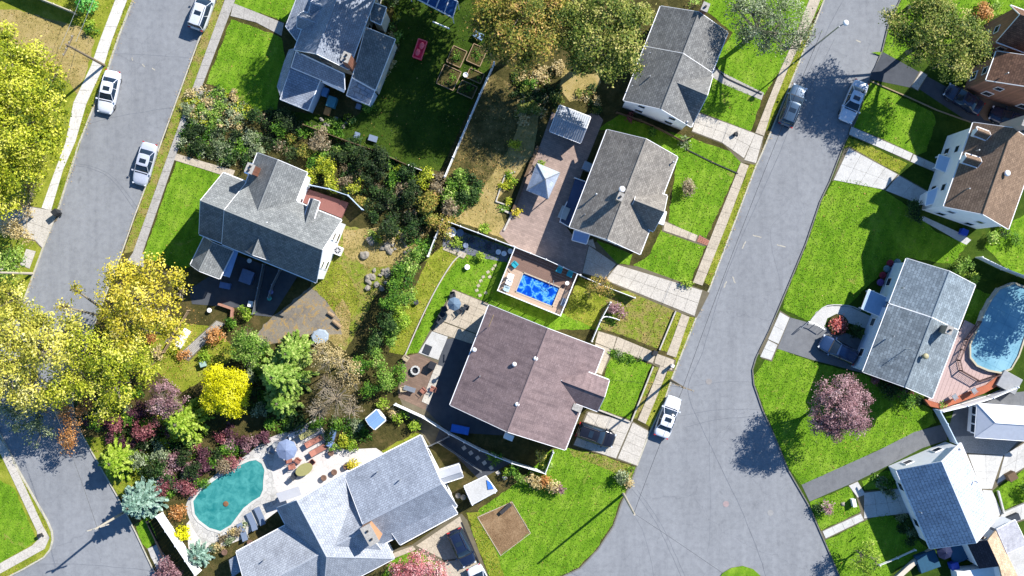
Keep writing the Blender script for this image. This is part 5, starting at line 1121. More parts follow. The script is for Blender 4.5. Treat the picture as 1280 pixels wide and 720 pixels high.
mass([(640, 90), (700, 80), (700, 120), (740, 110), (760, 130), (745, 140), (700, 128), (672, 150), (640, 150)], 10, 7, 11, ['dg', 'ol', 'tan', 'g'], 'bush in the shaded corner under the two tall olive trees', 'bushes under the tall olive trees', 10, 1.2, 0.6)
mass([(560, 222), (582, 208), (600, 230), (590, 262), (562, 276), (556, 250)], 10, 7, 12, ['g', 'dg', 'lg'], 'green bush at the white fence corner beside the dry lawn', 'bushes at the white fence corner', 11, 1.6, 0.55)
mass([(440, 296), (500, 284), (548, 282), (540, 306), (520, 300), (470, 300)], 12, 4, 7, ['tan', 'lg', 'yg'], 'straggly weed clump at the top of the rock garden', 'weed clumps above the rock garden', 12, 0.9, 0.6)
mass([(180, 412), (230, 400), (240, 440), (200, 460)], 6, 5, 9, ['tan', 'or', 'yg'], 'straggly bush in the leafy corner yard left of the courtyard', 'bushes in the corner yard', 13, 0.9, 0.7)
mass([(624, 245), (634, 216), (650, 220), (638, 258), (626, 262)], 7, 4, 6, ['lime', 'yg', 'lg'], 'leafy plant in the white edged bed left of the gazebo', 'plants in the white edged bed', 15, 0.9, 0.55)
mass([(1092, 470), (1130, 484), (1160, 502), (1150, 512), (1100, 490)], 7, 4, 7, ['dg', 'g', 'rp'], 'low plant in the shaded bed along the two-level house', 'plants in the shaded bed', 16, 0.9, 0.6)
mass([(1090, 590), (1115, 600), (1122, 632), (1110, 626), (1092, 604)], 8, 4, 6, ['gg', 'g'], 'small plant in the shaded bed at the tiled-roof house front', 'plants by the tiled-roof house front', 17, 1.0, 0.6)
mass([(1122, 640), (1132, 640), (1150, 675), (1140, 682), (1126, 664)], 7, 4, 6, ['gg', 'dg'], 'grey shrub along the front wall of the tiled-roof house', 'shrubs along the front wall', 18, 1.0, 0.6)
mass([(758, 402), (755, 392), (770, 398), (765, 405)], 3, 3, 4, ['g'], 'little plant by the white rail of the brown-patched lawn', 'plants by the white rail', 19, 0.8, 0.6)
mass([(765, 440), (790, 446), (800, 452), (780, 450), (764, 450)], 6, 3.5, 5, ['g', 'gg'], 'low plant along the walk of the brown-roofed house', 'plants along the walk', 20, 0.7, 0.6)
THK = [(318, 142), (350, 138), (385, 155), (420, 178), (440, 182), (512, 212), (556, 224), (566, 250), (550, 290), (510, 300), (470, 284), (456, 262), (430, 240), (390, 228), (380, 205), (340, 185), (322, 170)]
cover(THK, 90, ['dg', 'dk', 'br', 'dk'], 7, 0.8, 'tangled low undergrowth filling the thicket between the back yards')
cover([(98, 470), (150, 500), (190, 520), (240, 560), (320, 560), (380, 515), (395, 520), (330, 548), (280, 585), (235, 618), (210, 620), (185, 600), (160, 560), (120, 540), (100, 520)], 110, ['dg', 'g', 'dp'], 6, 0.8, 'dark low undergrowth above the kidney pool')
cover([(232, 152), (262, 160), (300, 168), (330, 170), (318, 200), (300, 210), (258, 198), (226, 184)], 60, ['dg', 'g', 'gg'], 5, 0.6, 'low dark plants above the long grey house')
cover([(236, 112), (285, 108), (300, 128), (318, 142), (300, 165), (262, 158), (232, 150)], 60, ['lg', 'yg', 'tan', 'gg'], 4, 0.5, 'mixed low flowers and leaves of the bed by the sidewalk')
cover([(425, 158), (445, 150), (470, 130), (486, 90), (500, 40), (500, 0), (478, 0), (478, 30), (474, 60), (468, 112), (455, 140), (420, 150), (404, 152), (392, 145), (385, 150)], 70, ['gg', 'lg', 'dg', 'yg'], 4, 0.5, 'mixed low border plants round the blue-grey roofed house')
cover([(316, 440), (330, 430), (332, 500), (380, 530), (450, 525), (470, 545), (420, 548), (340, 530), (310, 510)], 60, ['dg', 'g'], 6, 0.7, 'low dark undergrowth below the cedars')
cover([(560, 222), (582, 208), (600, 230), (590, 262), (562, 276), (556, 250)], 24, ['g', 'dg'], 6, 0.8, 'low undergrowth at the white fence corner')
cover([(640, 90), (700, 80), (700, 120), (740, 110), (760, 130), (745, 140), (700, 128), (672, 150), (640, 150)], 30, ['dg', 'ol', 'tan'], 5, 0.6, 'scattered low plants under the tall olive trees')
# --- grass tufts and fallen leaves: nobody could count them
def scatter(polys, name, pals, size, hgt, label, cat, seedz=GZ + 0.02, flat=False):
    pts = []
    for poly, den in polys:
        xs = [p[0] for p in poly]; ys = [p[1] for p in poly]; x0, x1 = max(min(xs), -25), min(max(xs), 1305); y0, y1 = max(min(ys), -25), min(max(ys), 745)
        if x1 <= x0 or y1 <= y0: continue
        n = int((x1 - x0) * (y1 - y0) / K / K * den); x = RNG.uniform(x0, x1, n); y = RNG.uniform(y0, y1, n); k = inpoly(poly, x, y)
        for pv in PAVED:
            if not k.any(): break
            k &= ~inpoly(pv, x, y)
        pts.append(np.stack([x[k], y[k]], 1))
    p = np.concatenate(pts); n = len(p); s = (H - 0.12) / H / K
    C_ = np.stack([(p[:, 0] - 640) * s, (360 - p[:, 1]) * s, np.full(n, seedz + 0.012)], 1)
    if flat: N_ = np.tile([0, 0, 1.0], (n, 1)) + RNG.normal(0, 0.2, (n, 3)); C_[:, 2] += RNG.uniform(0, 0.02, n)
    else: N_ = RNG.normal(size=(n, 3)) * 0.8 + np.array([0, 0, 0.8]); C_[:, 2] += hgt * 0.5
    T_ = 0.5 + 0.25 * vnoise(C_ * np.array([1, 1, 0]), 0.7) + RNG.normal(0, 0.2, n)
    o = leaf_obj(name, C_, N_, size * RNG.uniform(0.6, 1.3, n), T_, pals, None); tag(o, label, cat, None, 'stuff'); return n
TG = leaf_mat('tuft_green', LP((84, 124, 24), (112, 156, 34), (138, 176, 48), (168, 192, 82), k=1.6), 0.2)
TY = leaf_mat('tuft_tired', LP((86, 104, 26), (134, 148, 44), (168, 170, 66), (196, 184, 104), k=1.6), 0.2)
TB = leaf_mat('tuft_brown', LP((98, 112, 34), (140, 142, 54), (176, 156, 92), (198, 170, 116), k=1.6), 0.2)
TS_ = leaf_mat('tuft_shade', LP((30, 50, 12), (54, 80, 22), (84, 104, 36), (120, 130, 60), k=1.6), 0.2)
LF = leaf_mat('fallen_leaf', LP((120, 84, 40), (180, 136, 70), (206, 170, 96), (222, 200, 140), k=1.5), 0.1)
for key, m_, lab in (('g', TG, 'bright green mown grass of the sunny lawns'), ('y', TY, 'tired yellowish grass of verges and side yards'), ('b', TB, 'brown-patched grass of the verges and back yard'), ('s', TS_, 'dark grass of the shaded yards'), ('d', TB, 'thin dry grass on bare tan soil')):
    scatter([(p, d * 1.8) for p, d, k in LAWNS if k == key], 'grass', m_, 0.062, 0.045, lab, 'grass')
scatter([(p, 2.0 if k in 'ybd' else 0.35) for p, d, k in LAWNS] + [([(150, 350), (240, 380), (300, 440), (260, 470), (150, 480), (100, 440)], 6), ([(330, 400), (420, 370), (440, 420), (390, 430), (335, 430)], 5), ([(590, 640), (640, 625), (666, 666), (626, 696)], 10), ([(560, 150), (680, 90), (680, 190), (600, 270), (560, 270)], 2)], 'fallen_leaves', LF, 0.07, 0, 'brown and yellow fallen leaves strewn over grass and verges', 'fallen leaves', GZ + 0.05, True)
kerb_lit = []
for line in (M_LEFT[1:9], W_EDGE[1:10], M_RIGHT[7:17]):
    for a, b in zip(line[:-1], line[1:]): kerb_lit.append(([(a[0] - 5, a[1]), (a[0] + 5, a[1]), (b[0] + 5, b[1]), (b[0] - 5, b[1])], 5))
scatter(kerb_lit, 'fallen_leaves', LF, 0.06, 0, 'fallen leaves gathered along the kerbs and gutters', 'fallen leaves', 0.14, True)
# ---------------------------------------------------------------- cars
RUBBER = mat('tyre_rubber', (0.02, 0.02, 0.02), 0.8, 0.1)
CGLASS = glass_mat('car_glass', (0.012, 0.02, 0.032))
LAMP_R = mat('tail_lamp_red', (0.35, 0.02, 0.02), 0.25, 0.05); LAMP_W = mat('head_lamp', (0.75, 0.78, 0.82), 0.15, 0.05, metal=0.4)
TRIM_B = mat('black_trim', (0.02, 0.02, 0.022), 0.5, 0.1)
def car(px, py, dx, dy, label, paint, L=4.7, W=1.82, Hc=1.45, kind='sedan', group='cars parked in the streets and driveways', sun=True, name='parked_car'):
    p = P(px, py, 0.7); z0 = 0.0 if kind[0] != '_' else 0; onland = not car.road
    base = GZ + 0.05 if onland else 0.0
    root = empty(name, (p.x, p.y, base), label, 'car', group, math.atan2(-dy, dx))
    suv = kind in ('suv', 'wagon'); hw = W / 2; hl = L / 2; belt = 0.92 if not suv else 1.05
    st = [(-1.0, .60, .62, .36), (-.985, .76, .84, .30), (-.93, .90, belt + (-0.02 if not suv else 0.0), .25), (-.80, .965, belt + .02, .22), (-.62, 1, belt + .03, .2), (-.3, 1, belt + .02, .2), (.1, 1, belt, .2), (.38, .995, belt - .01, .2),
          (.52, .985, belt - .06, .2), (.7, .95, belt - .11, .22), (.84, .88, belt - .17, .23), (.93, .78, belt - .25, .26), (.985, .62, belt - .38, .32), (1.0, .46, belt - .5, .38)]
    prof = lambda w_, zt, zb: [(-w_ * .94, zb), (-w_, zb + .12), (-w_ * 1.0, (zt + zb) / 2 + .05), (-w_ * .975, zt - .14), (-w_ * .90, zt - .035), (-w_ * .72, zt), (-w_ * .35, zt + .02), (0, zt + .028),
                               (w_ * .35, zt + .02), (w_ * .72, zt), (w_ * .90, zt - .035), (w_ * .975, zt - .14), (w_, (zt + zb) / 2 + .05), (w_, zb + .12), (w_ * .94, zb)]
    m_ = MB(); vs = []; n = 15
    for s, wf, zt, zb in st: vs += [(s * hl, y, z) for y, z in prof(hw * wf, zt, zb)]
    fs = [(i * n + k, (i + 1) * n + k, (i + 1) * n + k + 1, i * n + k + 1) for i in range(len(st) - 1) for k in range(n - 1)]
    fs = [f[::-1] for f in fs] + [tuple(range(n)), tuple((len(st) - 1) * n + k for k in range(n))[::-1]] + [((i + 1) * n, i * n, i * n + n - 1, (i + 1) * n + n - 1) for i in range(len(st) - 1)]
    m_.faces(vs, fs); body = m_.build('body', paint, root, True, (0, 0, 0))
    # cabin glass (tapered greenhouse) and roof skin
    if kind == 'sedan': xb, xr1, xr0, xw = -.70, -.42, .10, .40
    elif kind == 'wagon': xb, xr1, xr0, xw = -.93, -.78, .08, .46
    else: xb, xr1, xr0, xw = -.94, -.84, .10, .44
    zb_, zr_ = belt + 0.0, Hc - 0.04; bw, rw = hw * .93, hw * .70
    def ring(x0, x1, w_, z, r): return [(x0 + r * .3, -w_ * .86, z), (x0 + r, -w_ * .98, z), ((x0 + x1) / 2, -w_ * 1.03, z), (x1 - r, -w_ * .98, z), (x1 - r * .3, -w_ * .84, z), (x1, 0, z), (x1 - r * .3, w_ * .84, z), (x1 - r, w_ * .98, z), ((x0 + x1) / 2, w_ * 1.03, z), (x0 + r, w_ * .98, z), (x0 + r * .3, w_ * .86, z), (x0, 0, z)]
    lo = ring(xb * hl, xw * hl, bw, zb_ - .03, .16); hi = ring(xr1 * hl, xr0 * hl, rw, zr_, .12)
    m_ = MB(); m_.faces(lo + hi, [(i, (i + 1) % 12, 12 + (i + 1) % 12, 12 + i) for i in range(12)] + [tuple(range(12, 24))]); m_.build('window_glass', CGLASS, body, True, (0, 0, 0))
    m_ = MB(); a = ring(xr1 * hl - .05, xr0 * hl + .05, rw * 1.02, zr_, .12); b_ = ring(xr1 * hl + .1, xr0 * hl - .1, rw * .8, Hc + .0, .1); m_.faces(a + b_, [(i, (i + 1) % 12, 12 + (i + 1) % 12, 12 + i) for i in range(12)] + [tuple(range(12, 24))]); m_.build('roof', paint, body, True, (0, 0, 0))
    m_ = MB()
    for y in (-1, 1):
        for (x0, x1) in ((xb + .02, xr1), (xw - .02, xr0), ((xb + xw) / 2 - .02, (xr1 + xr0) / 2 - .02)):
            m_.tube([(x0 * hl, y * bw * (.93 if abs(x0 - (xb + xw) / 2) > .1 else 1.02), zb_ - .02), (x1 * hl, y * rw * .97, zr_ + .01)], .035, 5)
    m_.build('pillars', paint, body, False, (0, 0, 0))
    if sun: m_ = MB(); xm = (xr1 + xr0) / 2 * hl + .12; m_.box((xm, 0, Hc + .012), (.46, .72, .02)); m_.build('sunroof', CGLASS, body, False, (0, 0, 0))
    for y in (-1, 1):
        m_ = MB(); m_.box((hl * .42 - .05, y * (hw + .07), belt + .07), (.16, .2, .12), 0, 0, .85); m_.build('wing_mirror', paint, body, False, (0, 0, 0))
        m_ = MB(); m_.box((hl * .925, y * hw * .66, belt - .33), (.16, .34, .12), -y * .5); m_.build('headlight', LAMP_W, body, False, (0, 0, 0))
        m_ = MB(); m_.box((-hl * .975, y * hw * .70, belt - .17), (.12, .34, .15), y * .25); m_.build('tail_light', LAMP_R, body, False, (0, 0, 0))
        for s in (-.60, .62):
            m_ = MB(); i0 = [(0, 0)]; prof_ = [(.2, -.11), (.3, -.11), (.33, -.07), (.33, .07), (.3, .11), (.2, .11)]; nn = 14; v_ = []
            for r, d in prof_: v_ += [(s * hl + r * math.cos(2 * PI * k / nn), y * (hw - .12) + d, .33 + r * math.sin(2 * PI * k / nn)) for k in range(nn)]
            m_.faces(v_, [(i * nn + k, i * nn + (k + 1) % nn, (i + 1) * nn + (k + 1) % nn, (i + 1) * nn + k) for i in range(5) for k in range(nn)])
            wh = m_.build('wheel', RUBBER, root, True, (0, 0, 0))
            m_ = MB(); v_ = [(s * hl + .21 * math.cos(2 * PI * k / nn), y * (hw - .035), .33 + .21 * math.sin(2 * PI * k / nn)) for k in range(nn)]; m_.poly(v_); v2 = [(a_, b2 - y * .15, c_) for a_, b2, c_ in v_]; m_.poly(v2[::-1]); m_.build('rim', METAL, wh, False, (0, 0, 0))
    if suv:
        m_ = MB()
        for y in (-1, 1): m_.tube([(xr1 * hl + .1, y * rw * .86, Hc + .06), (xr0 * hl - .15, y * rw * .86, Hc + .06)], .025, 5)
        m_.build('roof_rail', TRIM_B, body, False, (0, 0, 0))
    m_ = MB(); m_.box((hl * .43, 0, belt + .0), (.10, hw * 1.5, .035)); m_.build('wiper_cowl', TRIM_B, body, False, (0, 0, 0))
    return root
PW = paint_mat('white_paint', A(236, 240, 252, 1.55), metal=0.0); PS = paint_mat('silver_paint', A(214, 220, 236, 1.6), metal=0.15); PSUV = paint_mat('pearl_paint', A(232, 238, 246, 1.6), metal=0.1)
PB = paint_mat('dark_blue_paint', (0.02, 0.045, 0.11)); PGB = paint_mat('steel_blue_paint', (0.045, 0.08, 0.13)); PK = paint_mat('black_paint', (0.012, 0.012, 0.018)); PN = paint_mat('navy_paint', (0.012, 0.02, 0.05))
car.road = True
car(135.5, 115, -11, 50, 'white sedan parked at the left kerb beneath the leaning utility pole', PW)
car(253.5, 11, 14, -40, 'silver-white sports utility car cut by the top edge on the left road', PSUV, 4.75, 1.9, 1.75, 'suv')
car(180.5, 205, -13, 47, 'silver-white sedan parked on the left road beside the sidewalk', PS, 4.7)
car(991, 132, 19, -48, 'steel blue wagon parked on the shaded side of the right road', PGB, 4.7, 1.88, 1.6, 'wagon')
car(1067, 127, -20, 47, 'white sedan standing in the feathery tree shadow on the right road', PW)
car(835, 521, 16, -44, 'white sedan parked at the kerb beside the driveway of the brown-roofed house', PW, 4.6)
car.road = False
car(1204, 124, -23, -14, 'dark blue sedan standing in the shaded driveway of the brick house', PN, 4.4, 1.78)
car(1262, 149, -22, -8, 'navy car further up the brick house driveway, half behind the chimney', PN, 4.5, 1.8)
car(1047, 437, -23, -12, 'dark blue sports utility car on the grey driveway by the red flower bed', PB, 4.3, 1.85, 1.65, 'suv', sun=False)
car(745, 543.5, 44, 15, 'black sports utility car on the driveway of the brown-roofed house', PK, 4.2, 1.85, 1.65, 'suv')
car(577.5, 684, 19, 41, 'black sports utility car on the tan driveway of the pale blue-grey house', PN, 4.2, 1.85, 1.65, 'suv')
car(603, 731, 20, 41, 'white car cut by the bottom edge, behind the black one', PW, 4.5)
# ---------------------------------------------------------------- fences
def fence(name, label, pts, h, material, panel=2.3, post=0.12, th=0.06, cat='fence', cap=True, group=None, base=GZ, rail=True):
    q = [P(a[0], a[1], 0) for a in pts]; c = q[0]; root = empty(name, (c.x, c.y, base), label, cat, group); posts = []
    for i in range(len(q) - 1):
        d = q[i + 1] - q[i]; L = d.length; n = max(1, round(L / panel)); ang = math.atan2(d.y, d.x)
        for j in range(n):
            a = q[i].lerp(q[i + 1], j / n); b = q[i].lerp(q[i + 1], (j + 1) / n); mid = (a + b) / 2; l = (b - a).length - post
            m_ = MB(); nb = max(2, int(l / 0.3))
            for k in range(nb):       # boards with thin gaps
                t = (k + 0.5) / nb - 0.5; m_.box((mid.x + d.x / L * t * l, mid.y + d.y / L * t * l, base + 0.06 + (h - 0.12) / 2), (l / nb - 0.012, th * 0.5, h - 0.12), ang)
            if rail:
                for zz in (0.12, h - 0.05): m_.box((mid.x, mid.y, base + zz), (l, th, 0.09), ang)
            m_.build('panel', material, root); posts.append(a)
    posts.append(q[-1])
    for a in posts:
        m_ = MB(); m_.box((a.x, a.y, base + (h + 0.06) / 2), (post, post, h + 0.06), 0.4)
        if cap: m_.box((a.x, a.y, base + h + 0.09), (post + 0.04, post + 0.04, 0.05), 0.4, 0, 0.3)
        m_.build('post', material, root)
    return root
fence('vinyl_fence', 'long white fence along the right side of the dark vegetable yard', [(618, 82), (600, 121), (577, 175), (557, 222)], 1.5, VINYL)
fence('vinyl_fence', 'short shaded white fence closing the bottom corner of the dark vegetable yard', [(556, 223), (538, 218), (512, 208)], 1.0, VINYL)
fence('picket_fence', 'dull fence hidden in bushes along the lower side of the vegetable yard', [(511, 208), (470, 190), (430, 176), (382, 158)], 1.2, WOOD, cap=False)
fence('vinyl_fence', 'white fence from the thicket corner to the raised pool, along the dry lawn', [(555, 276), (598, 292), (642, 309)], 1.7, VINYL)
fence('vinyl_fence', 'white fence between the brick patio and the raised pool deck', [(643, 309.5), (682, 325), (724, 344)], 1.9, VINYL)
fence('vinyl_fence', 'white fence along the wide pale driveway above the brown-patched lawn', [(726, 345), (758, 359), (792, 372)], 1.0, VINYL)
fence('vinyl_fence', 'white fence at the left end of the shaded paving strip', [(554, 277), (545, 298), (536, 321)], 1.6, VINYL)
fence('vinyl_fence', 'curved white fence round the lower side of the brown-roofed house', [(495, 504), (530, 520), (562, 540), (600, 560), (640, 576), (681, 589), (691, 563)], 1.5, VINYL)
fence('vinyl_fence', 'tall white fence along the left end of the kidney pool garden', [(204, 640), (228, 676), (252, 712)], 2.2, VINYL)
fence('vinyl_fence', 'white side fence between the brown-patched lawn and the house yard', [(762, 378), (750, 400), (739, 426)], 1.1, VINYL)
fence('wire_fence', 'thin grey fence running from the pale house to the stepping stones', [(548, 551), (575, 569), (602, 588)], 1.0, METAL, cap=False, th=0.03, post=0.06)
fence('garden_gate', 'grey metal gate between the pale house and the curved fence', [(533, 558), (548, 551), (562, 544)], 1.2, METAL, cat='gate', cap=False, th=0.03, post=0.08)
fence('vinyl_fence', 'bluish white fence past the red-brown deck into the thicket', [(391, 233), (415, 238), (438, 246), (455, 263)], 1.6, BLUE_S)
fence('low_wall_fence', 'cream fence dividing the shaded upper left lawn', [(-40, -40), (20, -14), (55, 2), (97, 19)], 1.7, mat('cream_boards', A(222, 214, 190), 0.8, 0.1, 2), th=0.1)
fence('vinyl_fence', 'white fence outside the orange brick terrace below the two-level house', [(1170, 512), (1200, 505), (1232, 495), (1262, 482)], 1.8, VINYL, th=0.12)
fence('vinyl_fence', 'bluish white fence from the orange terrace down to the white patio corner', [(1166, 511), (1175, 527), (1187, 551)], 1.8, BLUE_S, th=0.1)
fence('vinyl_fence', 'white fence behind the upper bushes of the cloudy blue pool yard', [(1219, 322), (1250, 337), (1290, 352)], 1.6, VINYL)
fence('rope_fence', 'low white rail across the shaded lawn by the tiled-roof house', [(1098, 705), (1120, 696), (1142, 686)], 0.5, VINYL, th=0.04, cap=False)
fence('timber_fence', 'dark timber fence around the small back yard of the tall grey house', [(770, 142), (800, 152), (830, 166), (852, 178), (864, 172)], 1.0, WOOD, th=0.05, cap=False)
fence('garden_fence', 'grey fence dividing the dark courtyard behind the long grey house', [(332, 331), (326, 360), (319, 392)], 1.2, METAL, th=0.04, cap=False)
fence('garden_fence', 'short grey fence right of the courtyard divider', [(352, 338), (343, 356), (338, 372)], 1.1, METAL, th=0.04, cap=False)
fence('picket_fence', 'pale fence at the left side of the courtyard steps', [(238, 388), (222, 415), (207, 440)], 0.9, WOODL, cap=False)
fence('vinyl_fence', 'white fence beside the dark garden strip behind the kidney pool fence', [(186, 650), (198, 676), (206, 694)], 0.7, DARKM, cap=False)
# low walls and edgings are things of their own
def edging(name, label, pts, w_, z1, material, cat='edging'):
    q = [P(a[0], a[1], 0) for a in pts]; m_ = MB()
    for i in range(len(q) - 1):
        d = q[i + 1] - q[i]; mid = (q[i] + q[i + 1]) / 2; m_.box((mid.x, mid.y, GZ + z1 / 2 - 0.02 + 0.001 * (i % 2)), (d.length + w_ * 0.3, w_, z1 + 0.04), math.atan2(d.y, d.x))
    return thing(m_, name, material, label, cat)
edging('lawn_edging', 'thin curved white edging between the leafy row and the backyard lawn', smooth_line([(579, 317), (566, 328), (546, 360), (525, 402), (507, 443)], 4), 0.12, 0.12, CONC)
edging('garden_wall', 'straight white kerb wall along the right side of the brown-patched lawn', [(844, 389), (824, 437)], 0.14, 0.3, CONC)
edging('garden_wall', 'straight white kerb wall right of the small bright lawn by the leaning pole', [(816, 458), (789, 526)], 0.14, 0.3, CONC)
edging('garden_wall', 'white edging on the lower side of the small bright lawn', [(748, 512), (787, 527)], 0.14, 0.25, CONC)
edging('timber_wall', 'long low timber wall beside the gazebo', [(672, 184), (656, 224), (640, 268)], 0.32, 0.55, WOOD, 'wall')
edging('bed_edging', 'white angular edging round the leafy bed left of the gazebo', [(644, 215), (631, 220), (620, 252), (638, 258)], 0.13, 0.2, CONC)
edging('bed_edging', 'white edging stones below the leafy bed beside the dry lawn', [(627, 262), (640, 268), (630, 288)], 0.2, 0.2, CONC)
edging('lawn_edging', 'thin dark edging between the two front lawns of the grey houses', [(856, 186), (890, 203), (922, 217)], 0.1, 0.1, DARKM)
edging('driveway_edging', 'dark edging under the shaded driveway of the brick house', [(1088, 102), (1135, 122), (1170, 138), (1212, 153)], 0.12, 0.14, mat('tan_edge', A(170, 150, 120), 0.9, 0.2))
edging('lawn_edging', 'dark edging along the curved front walk of the tall grey house', smooth_line([(895, 84), (905, 96), (925, 106), (952, 118)], 3), 0.1, 0.12, DARKM)
edging('path_edging', 'thin white edging curving by the red flower bed', smooth_line([(1010, 405), (1018, 394), (1033, 382), (1060, 382), (1075, 388)], 3), 0.1, 0.14, CONC_W)
edging('garden_wall', 'pale boundary wall right of the shaded walk of the tiled-roof house', [(1118, 722), (1140, 702), (1163, 686)], 0.5, 0.5, mat('cream_coping', A(226, 214, 196), 0.85, 0.08), 'wall')
edging('low_wall', 'white retaining edge between the white patio and the right lawn', [(1246, 613), (1253, 640), (1290, 624)], 0.16, 0.35, CONC_W, 'wall')
edging('garden_wall', 'reddish low wall in the dark courtyard', [(275, 380), (292, 386), (291, 398)], 0.22, 0.6, mat('courtyard_brick', A(190, 140, 120), 0.9, 0.2), 'wall')
sheet('front_path', [(892, 84), (906, 92), (928, 103), (955, 116), (952, 125), (925, 114), (902, 104), (890, 96)], CONC_G, 5)
# white curved porch rail and steps at the brown-patched lawn
m_ = MB(); m_.tube([P(*a, 0.9) for a in smooth_line([(741, 424), (750, 402), (756, 396), (765, 397), (774, 400)], 3)], 0.06, 5)
for a in ((741, 424), (748, 408), (756, 396), (765, 397), (774, 400)): q = P(*a, 0.45); m_.tube([(q.x, q.y, GZ), (q.x, q.y, 0.9)], 0.05, 5)
thing(m_, 'hand_rail', WHITE, 'white curved rail at the left end of the brown-patched lawn', 'railing')
m_ = MB(); m_.tube([P(*a, 0.9) for a in [(1000, 412), (1011, 402), (1020, 405), (1031, 412)]], 0.05, 5)
for a in ((1000, 412), (1011, 402), (1020, 405), (1031, 412)): q = P(*a, 0.45); m_.tube([(q.x, q.y, GZ), (q.x, q.y, 0.9)], 0.04, 5)
thing(m_, 'hand_rail', METAL, 'grey railing at the mouth of the driveway by the red flower bed', 'railing')
# ---------------------------------------------------------------- poles, lamp, wires
POLEW = mat('pole_wood', A(150, 134, 112), 0.9, 0.2, 2, fine=0.4)
def pole(px, py, h, label, arm=0.0, arms=1, name='utility_pole', m=None, r=0.15):
    b = P(px, py, 0); root = empty(name, (b.x, b.y, 0.0), label, 'utility pole'); m = m or POLEW
    m_ = MB(); m_.tube([(b.x, b.y, 0), (b.x, b.y, h)], r, 10, r2=r * 0.7); m_.build('pole', m, root)
    for k in range(arms):
        z = h - 0.5 - k * 0.9; m_ = MB(); m_.box((b.x + 0.02, b.y, z), (2.3, 0.11, 0.13), arm); ca = m_.build('crossarm', m, root)
        for s in (-1, -.35, .35, 1): m_ = MB(); m_.lathe((b.x + math.cos(arm) * s, b.y + math.sin(arm) * s, z + 0.06), [(0.03, 0), (0.06, 0.05), (0.04, 0.1), (0.06, 0.14), (0.02, 0.2)], 8); m_.build('insulator', mat('porcelain', A(190, 190, 186), 0.3, 0.05), ca)
    return root
pole(131, 82, 9.6, 'wooden utility pole leaning over the left sidewalk, above the white sedan', math.atan2(1, -2.1) + PI / 2)
pole(41, 342, 9.2, 'pale utility pole at the left edge below the concrete driveway', 0.3, m=mat('pale_pole', A(206, 196, 178), 0.9, 0.1))
pole(163, 636, 9.2, 'pale utility pole hidden behind the silvery blue spruce', 0.3, m=mat('pale_pole', A(206, 196, 178), 0.9, 0.1))
pole(838, 475, 8.6, 'utility pole on the verge above the white sedan, long shadow over the lawn', math.atan2(-.35, 1), 1)
pole(779, 617, 10.2, 'pale bare pole at the lawn corner throwing a very long shadow', 0, 0, m=mat('pale_pole', A(206, 196, 178), 0.9, 0.1))
b = P(1019, 57, 0); root = empty('street_lamp', (b.x, b.y, 0.0), 'street lamp with round white globe head over the right road', 'street lamp')
m_ = MB(); m_.tube([(b.x, b.y, 0.1), (b.x, b.y, 8.1)], 0.1, 8, r2=0.06); m_.build('lamp_post', METAL, root)
m_ = MB(); m_.tube([(b.x, b.y, 8.0), (b.x + 0.5, b.y + 0.25, 8.35)], 0.05, 6); m_.build('lamp_arm', METAL, root)
m_ = MB(); m_.lathe((b.x + 0.6, b.y + 0.3, 8.1), [(0.10, 0), (0.27, 0.07), (0.30, 0.18), (0.26, 0.30), (0.10, 0.38)], 14); m_.build('lamp_head', WHITE, root, True)
def wire(a, b, sag, label, r=0.018):
    a, b = Vector(a), Vector(b); pts = []
    for i in range(13): t = i / 12; p = a.lerp(b, t); p.z -= sag * 4 * t * (1 - t); pts.append(p)
    m_ = MB(); m_.tube(pts, r, 4); thing(m_, 'power_line', TRIM_B if 'going up' not in label else METAL, label, 'cable', 'overhead cables')
def top(px, py, z, dx=0, dy=0): q = P(px, py, 0); return (q.x + dx, q.y + dy, z)
for s, lab in ((-0.9, 'left overhead cable going up from the sidewalk pole'), (0.9, 'right overhead cable going up from the sidewalk pole')): wire(top(131, 82, 9.2, s * 0.9, s * 0.4), top(215, -160, 9.2, s * 0.9, s * 0.4), 0.9, lab)
for s, lab in ((-0.9, 'outer cable between the sidewalk pole and the left edge pole'), (0.9, 'inner cable between the sidewalk pole and the left edge pole')): wire(top(131, 82, 9.2, s, 0), top(41, 342, 8.8, s, 0), 1.0, lab)
wire(top(41, 342, 8.8), top(163, 636, 8.8), 1.2, 'cable from the left edge pole to the pole behind the spruce')
wire(top(838, 475, 8.3), top(779, 617, 9.6), 0.5, 'cable between the two poles on the right road')
wire(top(838, 475, 8.1), top(1000, 60, 7.9), 1.4, 'cable from the verge pole up to the street lamp')
wire(top(838, 475, 8.2), top(757, 470, 4.4), 0.5, 'service cable from the verge pole to the brown-roofed house', 0.014)
if False: wire(top(131, 82, 8.9), top(292, 225, 5.6), 0.9, 'service cable from the sidewalk pole to the long grey house', 0.014)
wire(top(779, 617, 9.6), top(985, 760, 9), 1.0, 'cable from the bare pole across the road junction', 0.014)
